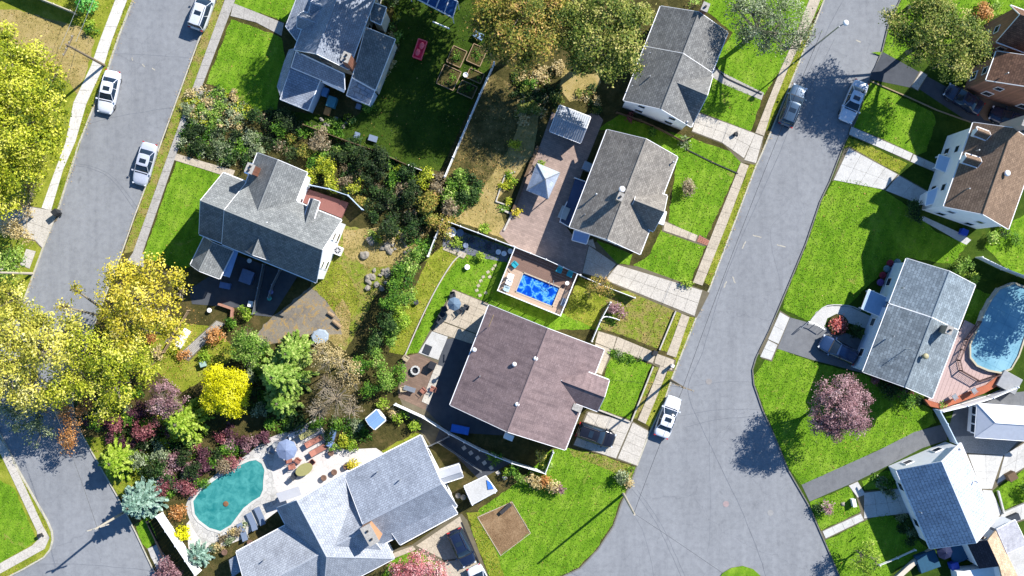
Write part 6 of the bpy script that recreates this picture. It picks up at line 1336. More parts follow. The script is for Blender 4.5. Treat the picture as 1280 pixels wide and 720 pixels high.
# tar seams, painted wire shadows, marks and covers in the road
TAR_SHADOW = mat('tar_and_shadow_line', A(124, 128, 136), 0.7, 0.2, 3, coord='world')
def road_line(pts, w_=0.06, material=None, z=0.004, nm='tar_and_shadow_line'):
    s = smooth_line(pts, 5); q = [P(a.x if hasattr(a, 'x') else a[0], a.y if hasattr(a, 'y') else a[1], z) for a in s]; m_ = MB()
    rr = random.Random(len(q)); q = [p + Vector((rr.uniform(-.04, .04), rr.uniform(-.04, .04), 0)) for p in q]
    for i in range(len(q) - 1):
        d = (q[i + 1] - q[i]).normalized(); n_ = Vector((-d.y, d.x, 0)) * w_ / 2; m_.poly([q[i] - n_, q[i + 1] - n_, q[i + 1] + n_, q[i] + n_])
    m_.build(nm, material or TAR_SHADOW, road)
road_line([(1054, 0), (1037, 32), (1010, 92), (975, 190), (930, 290), (902, 360), (878, 440), (860, 488), (880, 540), (905, 592), (930, 645), (953, 705), (962, 745)], 0.07)
road_line([(1043, 48), (1028, 80), (1012, 110)], 0.05)
road_line([(790, 611), (815, 645), (837, 688), (853, 724)], 0.055); road_line([(796, 612), (821, 646), (842, 688), (858, 724)], 0.05)  # shadow of a sagging cable, painted as two dark strips
road_line([(95, 207), (118, 212), (143, 228), (168, 262)], 0.055); road_line([(99, 205), (124, 211), (148, 228), (172, 260)], 0.045)  # painted cable shadow curving across the left road
road_line([(143, 67), (190, 69), (241, 73)], 0.04); road_line([(110, 155), (150, 145), (218, 134)], 0.045)
road_line([(857, 534), (900, 524), (955, 520)], 0.05); road_line([(850, 520), (900, 512), (950, 512)], 0.04); road_line([(868, 482), (910, 477), (942, 478)], 0.035)
road_line([(50, 705), (110, 706), (195, 714)], 0.045); road_line([(790, 640), (806, 670), (818, 724)], 0.035); road_line([(886, 520), (888, 650), (884, 690)], 0.03)
road_line([(975, 352), (963, 290), (985, 262)], 0.03)
CHALK = mat('worn_road_mark', A(196, 190, 176), 0.9, 0.3, 6, coord='world')
for a in ([(919, 354), (916, 346)], [(908, 352), (905, 360)], [(941, 294), (952, 297)], [(971, 306), (982, 309)], [(165, 72), (166, 76)], [(178, 80), (181, 84)], [(190, 85), (194, 88)], [(932, 302), (928, 311)], [(1070, 50), (1076, 53)]): road_line(a, 0.12, CHALK, 0.006, 'road_mark')
for x, y, c, lab in ((886, 477, A(158, 154, 152), 'round manhole cover in the road opposite the verge pole'), (907.5, 630, A(176, 156, 156), 'reddish round manhole cover in the road junction'), (963, 641, A(164, 164, 164), 'pale round manhole cover near the right kerb')):
    q = P(x, y, 0.004); m_ = MB(); m_.lathe((q.x, q.y, 0.001), [(0.33, 0), (0.33, 0.012), (0.28, 0.014), (0.27, 0.008), (0.05, 0.008), (0.04, 0.014)], 20); thing(m_, 'manhole_cover', mat('cover_%d' % x, c, 0.7, 0.15), lab, 'manhole cover')
# ---------------------------------------------------------------- bins, boxes, small street things
def bin_(px, py, label, c, h=1.05, w_=0.6, rz=0.3, lid=None):
    q = P(px, py, 0.5); root = empty('wheelie_bin', (q.x, q.y, GZ), label, 'bin'); m_ = MB(); m_.box((q.x, q.y, GZ + h / 2 + 0.03), (w_ * 0.86, w_ * 0.86, h), rz, 0, 1.14); m_.build('bin_body', c, root)
    m_ = MB(); m_.box((q.x, q.y, GZ + h + 0.07), (w_ * 1.06, w_ * 1.08, 0.07), rz, 0, 0.9); m_.build('lid', lid or c, root)
    for s in (-1, 1): m_ = MB(); m_.tube([(q.x + s * .2, q.y - w_ * .45, GZ + .1), (q.x + s * .26, q.y - w_ * .45, GZ + .1)], 0.1, 8); m_.build('wheel', RUBBER, root)
    return root
GRN = mat('green_plastic', A(70, 190, 70), 0.5, 0.05); BLKP = mat('black_plastic', (0.02, 0.022, 0.025), 0.5, 0.1); BLUP = mat('blue_plastic', A(50, 90, 210), 0.45, 0.05); GRYP = mat('grey_plastic', A(120, 126, 134), 0.5, 0.1)
bin_(72, 266, 'black rubbish bin at the corner of the concrete driveway on the left kerb', BLKP, 1.1, 0.6, -0.9)
bin_(818, 441, 'black bin on the front walk of the brown-roofed house', BLKP, 1.0, 0.5, -0.4)
bin_(840, 457, 'small pale letter box on the verge at the end of the tan walk', WHITE, 1.0, 0.3, -0.4)
bin_(1133, 11, 'dark letter box on the grass by the top of the right road', BLKP, 1.1, 0.35, 0.4)
bin_(50, 669, 'small dark box on the corner sidewalk at the lower left', BLKP, 0.6, 0.35, 0.4)
bin_(920, 167, 'little dark box on the driveway of the tall grey house', BLKP, 0.5, 0.35, 0.4)
bin_(254, 455, 'pale blue-green covered pot standing in the dry grass left of the yellow tree', mat('pale_teal', A(170, 200, 190), 0.5), 0.6, 0.6)
bin_(1276, 22 + 590, 'brown box shedding a long shadow on the white patio', WOOD, 0.01 + 1.0, 0.8, 0.6) if False else None
def boxthing(name, label, px, py, z, size, rz, material, cat, zc=None, lid=None):
    q = P(px, py, z + size[2]); m_ = MB(); m_.box((q.x, q.y, z + size[2] / 2), size, rz); root = None
    root = empty(name, (q.x, q.y, z), label, cat); m_.build('body', material, root)
    m_ = MB(); m_.box((q.x, q.y, z + size[2] + 0.025), (size[0] + 0.06, size[1] + 0.06, 0.05), rz, 0, 0.96); m_.build('lid', lid or material, root); return root
ac = boxthing('air_conditioner', 'white square air conditioning unit with round fan beside the white gable', 422, 313, GZ, (0.9, 0.9, 0.8), -0.4, WHITE, 'air conditioner')
q = P(422, 313, 1.0); m_ = MB(); m_.lathe((q.x, q.y, 0.965), [(0.36, 0), (0.36, 0.03), (0.30, 0.04)], 18); fo = m_.build('fan_grille', DARKM, ac)
for k in range(4): m_ = MB(); a = k * PI / 4; m_.box((q.x, q.y, 1.02), (0.7, 0.03, 0.015), a); m_.build('fan_bar', WHITE, fo)
boxthing('air_conditioner', 'grey air conditioning unit in the shaded gap beside the grey bungalow', 734, 208, GZ, (0.9, 0.9, 0.9), -0.4, METAL, 'air conditioner')
boxthing('storage_box', 'white storage box at the corner of the blue shaded side deck', 705, 266, 0.2, (0.9, 1.3, 0.7), -0.4, mat('pale_box', A(206, 210, 206), 0.6), 'storage box')
boxthing('storage_box', 'brown box at the grass edge of the white patio throwing a shadow', 1266, 596, GZ, (0.9, 0.8, 0.9), 0.5, WOOD, 'storage box')
boxthing('planter_box', 'brown planter with two round pots between the grey shed and white canopy', 575.5, 620, GZ, (1.5, 1.3, 0.5), 0.5, WOOD, 'planter', lid=SOIL)
for x, y, lab in ((572.5, 619.5, 'left round grey pot sitting in the brown planter'), (579, 621.5, 'right round grey pot sitting in the brown planter')): q = P(x, y, 0.9); m_ = MB(); m_.lathe((q.x, q.y, 0.67), [(0.2, 0), (0.3, 0.15), (0.3, 0.3), (0.15, 0.4)], 12); thing(m_, 'round_pot', STONE, lab, 'pot', smooth=True)
boxthing('dark_log', 'dark barrel-like object on the mulch by the top corner of the bed', 632, 636, GZ, (1.5, 0.35, 0.35), 0.75, mat('dark_cloth', (0.03, 0.028, 0.03), 0.8), 'log')
boxthing('cold_frame', 'white cold frame with glazed bars lying beside the courtyard steps', 228, 423, GZ, (0.75, 2.1, 0.35), -0.55, WHITE, 'cold frame')
for k in range(4): pass
boxthing('garden_table', 'grey-blue covered table in the dark courtyard', 308, 346, GZ, (1.3, 1.4, 0.72), -0.35, mat('courtyard_cloth', A(120, 140, 176), 0.8), 'table')
boxthing('cooler', 'pale box in the lower right corner of the dark courtyard', 313, 380, GZ, (0.5, 0.6, 0.5), -0.2, WHITE, 'storage box')
boxthing('garden_bench', 'blue-grey bench by the side wall in the courtyard', 281, 357, GZ, (1.1, 0.6, 0.5), -0.2, mat('bench_blue', A(110, 140, 196), 0.7), 'bench')
for x, y, lab in ((312, 326, 'white pot against the shaded house wall'), (339, 365, 'round lilac pot right of the courtyard fence'), (337, 373, 'teal bucket on the grass right of the courtyard fence'), (262, 388, 'white pot near the courtyard corner')):
    q = P(x, y, 0.4); m_ = MB(); m_.lathe((q.x, q.y, GZ), [(0.15, 0), (0.24, 0.3), (0.26, 0.42), (0.2, 0.44), (0.05, 0.36)], 12); thing(m_, 'flower_pot', mat('pot_' + lab[:5].strip(), {'white': (0.7, 0.7, 0.7), 'round': A(150, 150, 210), 'teal ': A(90, 190, 180)}[lab[:5]], 0.6), lab, 'flower pot', smooth=True)
boxthing('blue_tarpaulin', 'bright blue covered lounger in the shade behind the brown-roofed house', 575, 537, GZ, (1.9, 0.8, 0.45), -0.2, mat('blue_cover', A(60, 130, 240), 0.5), 'cover')
# the grey covered thing and logs on the asphalt yard
q = P(400, 421, 0.5); m_ = MB(); m_.lathe((q.x, q.y, GZ), [(0.95, 0), (1.0, 0.5), (0.85, 0.62), (0.3, 0.66)], 9, 0, 1.0, 0.85, 0.3); thing(m_, 'spa_cover', mat('grey_blue_cover', A(176, 190, 204), 0.6), 'grey-blue rounded cover between the asphalt yard and the feathery cedar', 'cover')
for x, y, L_, rz, lab in ((421, 405, 1.1, -0.7, 'pale fallen log at the right edge of the asphalt yard'), (414, 393, 0.8, -0.6, 'short grey log above the pale one')):
    q = P(x, y, 0.3); m_ = MB(); m_.tube([(q.x - L_ / 2 * math.cos(rz), q.y - L_ / 2 * math.sin(rz), GZ + .2), (q.x + L_ / 2 * math.cos(rz), q.y + L_ / 2 * math.sin(rz), GZ + .2)], 0.2, 8); thing(m_, 'log', WOODL, lab, 'log')
# rocks
def rock(px, py, r, lab, group, seed, h=0.7):
    rr = random.Random(seed); q = P(px, py, 0.2); r *= 0.8; bm = bmesh.new(); bmesh.ops.create_icosphere(bm, subdivisions=2, radius=1)
    ax = (r / K * rr.uniform(.8, 1.2), r / K * rr.uniform(.7, 1.1), r / K * h)
    for v in bm.verts: k = 1 + 0.22 * math.sin(v.co.x * 3.1 + seed) * math.cos(v.co.y * 2.7 + seed * 1.3) + rr.uniform(-.16, .16); v.co = Vector((v.co.x * ax[0] * k, v.co.y * ax[1] * k, v.co.z * ax[2] * k))
    me = bpy.data.meshes.new('rock'); bm.to_mesh(me); bm.free(); me.materials.append(STONE); o = bpy.data.objects.new('rock', me); COL.objects.link(o)
    o.location = (q.x, q.y, GZ + ax[2] * 0.35); o.rotation_euler = (0, 0, rr.uniform(0, 6)); tag(o, lab, 'rock', group)
rock(463, 301, 7.5, 'large pale boulder standing alone in the rock garden', None, 3, 0.9); rock(456, 319, 6.5, 'second boulder just below the largest pale one', None, 5, 0.8); rock(478, 310, 4, 'small boulder between the two boulders and the long rock pile', None, 8)
rr = random.Random(4)
xs_ = sorted(rr.uniform(-15, 17) for _ in range(22))
for i in range(22): rock(496 + xs_[i], 304 + rr.uniform(-14, 12), rr.uniform(2.8, 5.5), '%s rock from the left in the loose upper pile of the rock garden' % ORD[i], 'rocks of the upper pile', 20 + i)
xs_ = sorted(rr.uniform(-12, 14) for _ in range(16))
for i in range(16): rock(471 + xs_[i], 347 + rr.uniform(-10, 14), rr.uniform(3, 6), '%s rock from the left in the grey pile beside the leafy row' % ORD[i], 'rocks of the lower pile', 60 + i)
xs_ = sorted(rr.uniform(-12, 50) for _ in range(12))
for i in range(12): rock(248 + xs_[i], 118 + rr.uniform(-8, 20), rr.uniform(2.5, 4.5), '%s grey stone from the left among the mixed flower bed plants' % ORD[i], 'stones in the flower bed', 90 + i)
for i in range(8): rock(402 + i * 4.4, 148 + rr.uniform(-3, 10), rr.uniform(2.5, 4), '%s white stone from the left in the border below the blue-grey roofs' % ORD[i], 'white border stones', 110 + i)
# ---------------------------------------------------------------- vegetable yard
def bed(px, py, w_, d_, label):
    q = P(px, py, 0.3); root = empty('raised_bed', (q.x, q.y, GZ), label, 'raised bed'); a = -0.42
    for s, (x, y, lx, ly) in enumerate(((0, d_ / 2, w_, .07), (0, -d_ / 2, w_, .07), (w_ / 2, 0, .07, d_ - .08), (-w_ / 2, 0, .07, d_ - .08))):
        m_ = MB(); m_.box((q.x + x * math.cos(a) - y * math.sin(a), q.y + x * math.sin(a) + y * math.cos(a), GZ + .17), (lx, ly, .34), a); m_.build('board', WOODL, root)
    m_ = MB(); m_.box((q.x, q.y, GZ + .12), (w_ - .1, d_ - .1, .24), a); m_.build('soil', SOIL, root)
    C_, N_, S_, T_ = clumps([(Vector((q.x, q.y, .4)), w_ * .4, .18)], 8, .16, 6, .09, -0.2, .9); leaf_obj('plants', C_, N_, S_, T_, PAL['g'], root)['kind'] = 'stuff'
bed(571, 71, 1.6, 1.9, 'raised timber bed at the top left of the vegetable plot'); bed(596, 69, 1.6, 2.0, 'raised timber bed at the top right of the vegetable plot'); bed(561, 97, 2.0, 2.2, 'largest raised timber bed at the lower left of the plot')
bed(594, 95, 1.7, 1.1, 'raised timber bed at the middle right beside the pale bucket'); bed(584, 112, 1.8, 1.4, 'lowest raised timber bed of the vegetable plot')
q = P(582, 94, .4); m_ = MB(); m_.lathe((q.x, q.y, GZ), [(.2, 0), (.28, .5), (.25, .52), (.2, .4)], 12); thing(m_, 'bucket', WHITE, 'pale bucket between the raised timber beds', 'bucket')
# red ride-on toy / wagon
q = P(525, 62, .5); root = empty('toy_wagon', (q.x, q.y, GZ), 'bright pink-red child slide or wagon lying on the dark lawn', 'toy', None, 1.25); RED = mat('red_plastic', (0.95, 0.02, 0.08), 0.4, 0.08); RED2 = mat('orange_red_plastic', (0.95, 0.14, 0.16), 0.4, 0.08)
m_ = MB(); m_.box((0, 0, .32), (2.1, 1.0, .34), 0, 0, .96); m_.build('tray', RED, root, org=(0, 0, 0))
for x, y, sx, sy in ((0, .48, 2.1, .08), (0, -.48, 2.1, .08), (1.02, 0, .08, .9), (-1.02, 0, .08, .9)): m_ = MB(); m_.box((x, y, .58), (sx, sy, .2)); m_.build('side', RED2, root, org=(0, 0, 0))
for x, y in ((-.4, .1), (.4, -.1)): m_ = MB(); m_.lathe((x, y, .49), [(.3, 0), (.34, .18), (.26, .26)], 10, 0, 1.2, .8); m_.build('seat', RED2, root, True, (0, 0, 0))
for x in (-.7, .7):
    for y in (-.5, .5): m_ = MB(); m_.tube([(x, y - .05, .16), (x, y + .05, .16)], .17, 10); m_.build('wheel', RUBBER, root, org=(0, 0, 0))
# blue glazed greenhouse at the top edge
q = P(540, 8, 2); root = empty('greenhouse', (q.x, q.y, GZ), 'blue panelled greenhouse with pale ribs at the top edge', 'greenhouse'); PB_ = mat('blue_roof_panel', A(50, 96, 160), 0.3, 0.15, 2)
c0, c1, c2, c3 = [Vector(P(*a)) for a in ((512, -6, 2.5), (566, 22, 2.5), (572, 2, 3.2), (524, -26, 3.2))]
for k in range(5):
    a, b_ = c0.lerp(c1, k / 5 + .01), c0.lerp(c1, (k + 1) / 5 - .01); d, e = c3.lerp(c2, k / 5 + .01), c3.lerp(c2, (k + 1) / 5 - .01); m_ = MB(); m_.slab([a, b_, e, d], .04); m_.build('roof_panel', PB_, root)
for k in range(6): m_ = MB(); a, d = c0.lerp(c1, k / 5), c3.lerp(c2, k / 5); m_.tube([a + Vector((0, 0, .04)), d + Vector((0, 0, .04))], .06, 5); m_.build('rib', WHITE, root)
m_ = MB(); m_.tube([c0, c1], .08, 5); m_.tube([c3, c2], .08, 5)
for p in (c0, c1, c2, c3): m_.tube([p, (p.x, p.y, GZ)], .06, 5)
m_.build('frame', WHITE, root); m_ = MB(); a, b_ = P(541, 27, 0.6), P(562, 36, 0.6); m_.tube([a, b_], .08, 5); thing(m_, 'plank', WHITE, 'pale plank lying on the dark grass below the greenhouse', 'plank')
q = P(598, 44, .8); boxthing('beehive', 'pale blue box under the olive tree at the yard edge', 598, 44, GZ, (1.0, .6, .6), -.5, mat('pale_blue_wood', A(150, 180, 220), .7), 'box')
# ---------------------------------------------------------------- gazebo
q = P(680, 226, 2.5); root = empty('gazebo', (q.x, q.y, GZ), 'small blue-grey pyramid roofed gazebo on the brick patio', 'gazebo')
cs = [P(*a, 2.3) for a in ((671, 204), (700, 216), (685, 249), (658, 238))]; apex = P(681.5, 224, 3.85); MET = shingle_mat('gazebo_roof', A(206, 218, 238), A(180, 194, 220), bw=0.6, rh=0.6, var=0.05, mortar=0.75)
for k in range(4):
    m_ = MB(); a, b_ = cs[k], cs[(k + 1) % 4]; m_.slab([a, b_, apex], .05, 0, b_ - a); m_.build('roof_panel', MET, root)
    m_ = MB(); m_.tube([a, apex], .05, 5); m_.tube([a, b_], .04, 5); m_.build('roof_rib', METAL, root)
    m_ = MB(); p = a.lerp(apex, .12); m_.tube([(p.x, p.y, 2.35), (p.x, p.y, GZ)], .06, 6); m_.build('post', DARKM, root)
m_ = MB(); m_.lathe((apex.x, apex.y, 3.8), [(.12, 0), (.1, .1), (.02, .25)], 8); m_.build('finial', METAL, root)
# ---------------------------------------------------------------- furniture
def chair(px, py, rz, label, c, z=GZ, group=None, name='garden_chair'):
    q = P(px, py, z + .5); root = empty(name, (q.x, q.y, z), label, 'chair', group, rz)
    m_ = MB(); m_.box((0, 0, .42), (.52, .52, .05)); m_.build('seat', c, root, org=(0, 0, 0)); m_ = MB(); m_.faces([(-.26, -.26, .42), (-.26, .26, .42), (-.36, .26, .92), (-.36, -.26, .92), (-.30, -.26, .42), (-.30, .26, .42), (-.40, .26, .92), (-.40, -.26, .92)], [(0, 1, 2, 3), (7, 6, 5, 4), (3, 2, 6, 7), (0, 3, 7, 4), (1, 5, 6, 2)]); m_.build('backrest', c, root, org=(0, 0, 0))
    for x in (-.23, .23):
        for y in (-.23, .23): m_ = MB(); m_.tube([(x, y, 0), (x, y, .42)], .02, 4); m_.build('leg', c, root, org=(0, 0, 0))
    for y in (-.28, .28): m_ = MB(); m_.box((0, y, .62), (.5, .06, .03)); m_.build('armrest', c, root, org=(0, 0, 0))
    return root
def lounger(px, py, rz, label, c, z=GZ, fr=None, group=None):
    q = P(px, py, z + .3); root = empty('sun_lounger', (q.x, q.y, z), label, 'sun lounger', group, rz); fr = fr or METAL
    m_ = MB(); m_.box((.25, 0, .34), (1.35, .62, .1)); m_.build('mattress', c, root, org=(0, 0, 0)); m_ = MB(); m_.slab([(-.42, -.31, .40), (-.42, .31, .40), (-1.02, .31, .74), (-1.02, -.31, .74)], .09); m_.build('backrest', c, root, org=(0, 0, 0))
    m_ = MB()
    for y in (-.34, .34): m_.tube([(-.95, y, .28), (.95, y, .28)], .025, 4)
    m_.build('frame', fr, root, org=(0, 0, 0))
    for x in (-.7, .8):
        for y in (-.33, .33): m_ = MB(); m_.tube([(x, y, 0), (x, y, .28)], .025, 4); m_.build('leg', fr, root, org=(0, 0, 0))
    return root
def table(px, py, rx, ry, rz, label, c, h=.72, z=GZ):
    q = P(px, py, z + h); root = empty('garden_table', (q.x, q.y, z), label, 'table'); m_ = MB(); m_.lathe((q.x, q.y, z + h - .05), [(1, 0), (1, .04), (.96, .05)], 20, 0, rx, ry, rz); m_.build('tabletop', c, root)
    for k in range(4): a = rz + PI / 4 + k * PI / 2; m_ = MB(); x, y = math.cos(a) * rx * .6, math.sin(a) * ry * .6; m_.tube([(q.x + x, q.y + y, z), (q.x + x, q.y + y, z + h - .05)], .03, 5); m_.build('leg', METAL, root)
    return root
def umbrella(px, py, r, label, c, h=2.5, z=GZ, tilt=0):
    b_ = P(px, py, z + h); root = empty('parasol', (b_.x, b_.y, z), label, 'parasol'); m_ = MB(); m_.tube([(b_.x, b_.y, z), (b_.x, b_.y, z + h + .1)], .03, 6); m_.build('pole', METAL, root)
    for k in range(8):
        a0, a1 = k * PI / 4, (k + 1) * PI / 4; m_ = MB(); p = lambda a: (b_.x + math.cos(a) * r, b_.y + math.sin(a) * r, z + h - .45); m_.slab([p(a0), p(a1), (b_.x, b_.y, z + h)], .02); m_.build('canopy_panel', c, root)
    m_ = MB(); m_.lathe((b_.x, b_.y, z), [(.3, 0), (.28, .08), (.05, .12)], 10); m_.build('base', DARKM, root); return root
TEAL = mat('teal_plastic', A(50, 180, 200), .5, .05); OLV = mat('olive_fabric', A(170, 166, 110), .9, .1, 6, fine=.3); RUST = mat('rust_fabric', A(178, 120, 104), .9, .1, 6, fine=.3); GREYB = mat('grey_blue_fabric', A(130, 146, 172), .9, .1, 6, fine=.3); DKF = mat('dark_fabric', A(60, 66, 76), .9, .1, 6)
BEIG = mat('beige_fabric', A(196, 180, 150), .9, .1, 6)
A1 = math.atan2(55, 110)
lounger(386, 541, 0.5, 'olive cushioned lounger uppermost on the pool patio', OLV); lounger(393, 551, 0.5, 'rust-red cushioned lounger second from the top on the pool patio', RUST); lounger(399, 562, 0.5, 'rust and olive lounger third from the top on the pool patio', RUST)
lounger(303, 664, 2.0, 'grey lounger nearest the bottom left by the pool house wall', GREYB); lounger(315, 651, 2.0, 'middle grey lounger in the row by the pool house wall', GREYB); lounger(325, 644, 2.0, 'grey lounger nearest the canopy by the pool house wall', GREYB)
lounger(415, 546, 1.3, 'blue lounger at the right top end of the pool patio', mat('blue_fabric', A(110, 140, 190), .8)); lounger(372, 541, .5, 'grey slatted lounger at the left of the olive one', METAL)
table(380, 587, 1.0, .62, .5, 'oval olive patio table between pool and long roof', OLV)
for (x, y, a, lab) in ((366, 583, 0.2, 'wicker chair left of the oval table'), (373, 576, -.6, 'wicker chair above the oval table'), (390, 578, -2.4, 'wicker chair right of the oval table'), (368, 595, .9, 'dark chair below the oval table'), (362, 575, .3, 'wicker chair nearest the blue-grey parasol')): chair(x, y, a, lab, RUST if 'wicker' in lab else DKF)
umbrella(357, 563, 1.15, 'blue-grey parasol standing at the corner of the kidney pool', mat('parasol_blue_grey', A(140, 156, 190), .8, .2))
for (x, y, a, lab) in ((346, 555, .4, 'pale chair above the blue-grey parasol'), (340, 563, 1.2, 'pale chair left of the blue-grey parasol'), (362, 549, -.6, 'pale chair at the back edge of the pool patio')): chair(x, y, a, lab, METAL)
for (x, y, lab) in ((414, 566, 'dark pot at the corner of the pool patio'), (433, 583, 'dark pot in the row against the pale roof edge'), (418, 590, 'dark pot second in the row against the pale roof edge'), (405, 597, 'dark pot third in the row against the pale roof edge'), (352, 622, 'brown pot left of the grey canopy'), (313, 678, 'brown pot below the grey loungers'), (281, 690, 'dark pot in the pool garden corner')):
    q = P(x, y, .4); m_ = MB(); m_.lathe((q.x, q.y, GZ), [(.22, 0), (.32, .4), (.34, .5), (.28, .5), (.05, .42)], 12); thing(m_, 'flower_pot', mat('terracotta_dark', A(130, 100, 84), .8), lab, 'flower pot', smooth=True)
for i in range(7): shrub('%s small plant from the left in the stone border by the kidney pool' % ORD[i], 268 + i * 6, 684 - i * 5 + (i % 2) * 5, 4 + i % 2, ['gg', 'tan', 'br'][i % 3], .6, 'plants in the pool border')
# kidney pool water: sunk basin
q = px3(POOL1, 0); WAT1 = water_mat('teal_water', A(36, 122, 122, 1.5), A(84, 164, 160, 1.5), 1.4, 0.12, .25)
pool = struct((lambda m_: (m_.poly([(p.x, p.y, GZ + .045) for p in q][::-1]), m_)[1])(MB()), 'pool_water', WAT1)
m_ = MB(); nq = len(q); cq = sum(q, Vector((0, 0, 0))) / nq
for i in range(nq):
    a, b_ = q[i], q[(i + 1) % nq]; a2, b2 = a + (a - cq).normalized() * .28, b_ + (b_ - cq).normalized() * .28; m_.prism([(p.x, p.y) for p in (a, b_, b2, a2)], GZ - .05, GZ + .075 + .002 * (i % 2))
struct(m_, 'pool_coping', mat('pool_coping', A(222, 220, 214), .8, .1, 3, coord='world', fine=.3))
q = P(282, 630, .3); m_ = MB(); m_.lathe((q.x, q.y, GZ + .05), [(.2, 0), (.3, .05), (.22, .09), (.05, .1)], 12); thing(m_, 'pool_float', mat('brown_leaves', A(140, 100, 70), .9, .3, 8), 'brown clump of leaves floating in the kidney pool', 'leaf clump')
# garden things in the shaded strip
table(564, 290, .55, .55, 0, 'round white table in the shaded corner by the fence', WHITE); table(575, 291, .4, .4, 0, 'small round blue-grey table beside the white one', GREYB)
for x, y, lab in ((582, 307, 'grey pot in the middle of the shaded strip'), (623, 315, 'pale pot in the shaded strip'), (630, 317, 'second pale pot in the shaded strip'), (638, 314, 'pale blue pot at the fence corner of the raised pool'), (590, 300, 'dark pot in the shaded strip'), (611, 309, 'dark pot right of centre in the shaded strip'), (584, 334, 'round pale pot ring on the backyard lawn'), (520, 300 + 143 - 65, 'dark brown tree stump left of the lawn edging') ):
    q = P(x, y, .4); m_ = MB(); m_.lathe((q.x, q.y, GZ), [(.2, 0), (.28, .3), (.3, .4), (.22, .4), (.05, .3)], 12); thing(m_, 'flower_pot', {'d': mat('dark_pot', (.04, .04, .05), .7), 'g': GREYB}.get(lab[0], WHITE), lab, 'flower pot', smooth=True)
sheet('shade_paving', [(556, 282), (640, 311), (634, 328), (600, 322), (575, 316), (553, 308)], paving_mat('blue_flagstone', A(120, 124, 140), .9, .12, .6, vor=True), 4)
paving('stone_steps', [(556, 308), (573, 315), (583, 318), (578, 324), (566, 318), (553, 311)], JOINT, CONC_T, [((556, 307), (572, 313), (569, 318), (553, 312), 2, 1), ((574, 313), (584, 317), (580, 323), (571, 319), 1, 1)], 6)
# patio of the brown-roofed house
umbrella(567.5, 380, .75, 'blue-grey round parasol on the tan slab patio', mat('parasol_slate', A(110, 134, 158), .8), 2.2)
for (x, y, a, lab) in ((556, 386, .3, 'dark chair left of the slate parasol'), (566, 369, -1.4, 'dark chair above the slate parasol'), (574, 388, 2.2, 'dark chair right of the slate parasol'), (553, 393, .8, 'dark chair lower left of the slate parasol'), (582, 384, 2.8, 'grey chair furthest right on the tan slabs'), (551, 401, .8, 'lowest dark chair on the tan slabs')): chair(x, y, a, lab, DKF)
boxthing('grill', 'dark grill on the corner of the white slabs', 540, 457, GZ, (.7, .7, .9), -.4, DARKM, 'grill'); boxthing('doormat', 'dark rounded mat on the white slab', 534, 437, GZ + .05, (.75, .95, .03), -.4, DKF, 'mat')
q = P(519, 463, .4); root = empty('fire_pit', (q.x, q.y, GZ), 'round white fire pit with dark centre on the brown patio', 'fire pit')
for k in range(12): a = k * PI / 6; m_ = MB(); m_.box((q.x + math.cos(a) * .42, q.y + math.sin(a) * .42, GZ + .2), (.17, .2, .4), a); m_.build('stone', CONC_W, root)
m_ = MB(); m_.lathe((q.x, q.y, GZ + .02), [(.34, 0), (.34, .12), (.1, .15)], 12); m_.build('ash', DARKM, root)
for (x, y, a, lab) in ((529, 488, 2.4, 'red-brown wooden chair on the brown patio'), (541, 486, 2.8, 'red-brown wooden chair on the pale patio walk'), (508, 448, -.6, 'pale chair at the top corner of the brown patio'), (505, 486, .2, 'pale chair at the left of the brown patio')): chair(x, y, a, lab, RUST if 'red' in lab else BEIG)
m_ = MB(); q = P(512, 486, .6); m_.box((q.x, q.y, GZ + .6), (1.3, .5, .06), -.3)
for s in (-1, 1): m_.box((q.x + s * .5, q.y - s * .15, GZ + .28), (.08, .4, .56), -.3)
thing(m_, 'potting_bench', METAL, 'grey bench with clutter at the lower left of the brown patio', 'bench')
# ---------------------------------------------------------------- raised pool deck
root = empty('raised_pool_deck', tuple(P(675, 350, 0))[:2] + (GZ,), 'raised deck with white fence round a rectangular blue pool', 'pool deck'); DZ = 1.15
dc = [P(*a, DZ) for a in ((643, 310), (722, 342), (705, 392), (626, 365))]; PAD = mat('tan_decking', A(206, 178, 156), .8, .1, 1.5, fine=.2); BRD = mat('brown_decking', A(140, 112, 100), .85, .12, 1.5, fine=.3)
po = [P(*a, DZ) for a in ((653, 344), (700, 358.5), (691, 382), (645, 365.5))]
u_ = (dc[1] - dc[0]).normalized(); v_ = Vector((u_.y, -u_.x, 0)); Ld = (dc[1] - dc[0]).length; Wd = (dc[3] - dc[0]).dot(v_)
def dl(s, t, z=DZ): p = dc[0] + u_ * s + v_ * t; return Vector((p.x, p.y, z))
ps0 = min((p - dc[0]).dot(u_) for p in po) - .02; ps1 = max((p - dc[0]).dot(u_) for p in po) + .02; pt0 = min((p - dc[0]).dot(v_) for p in po) + .05; pt1 = max((p - dc[0]).dot(v_) for p in po) - .05
nb = int(pt0 / .28)
for k in range(nb):
    m_ = MB(); t0, t1 = k * pt0 / nb + .006, (k + 1) * pt0 / nb - .006; m_.prism([tuple(dl(s, t))[:2] for s, t in ((0, t0), (Ld, t0), (Ld, t1), (0, t1))], DZ - .04, DZ); m_.build('deck_board', BRD, root)
for (s0, s1) in ((0, ps0), (ps1, Ld)):
    n2 = max(1, int((Wd - pt0) / .3))
    for k in range(n2):
        m_ = MB(); t0, t1 = pt0 + k * (Wd - pt0) / n2 + .006, pt0 + (k + 1) * (Wd - pt0) / n2 - .006; m_.prism([tuple(dl(s, t))[:2] for s, t in ((s0, t0), (s1, t0), (s1, t1), (s0, t1))], DZ - .04, DZ); m_.build('deck_board', PAD, root)
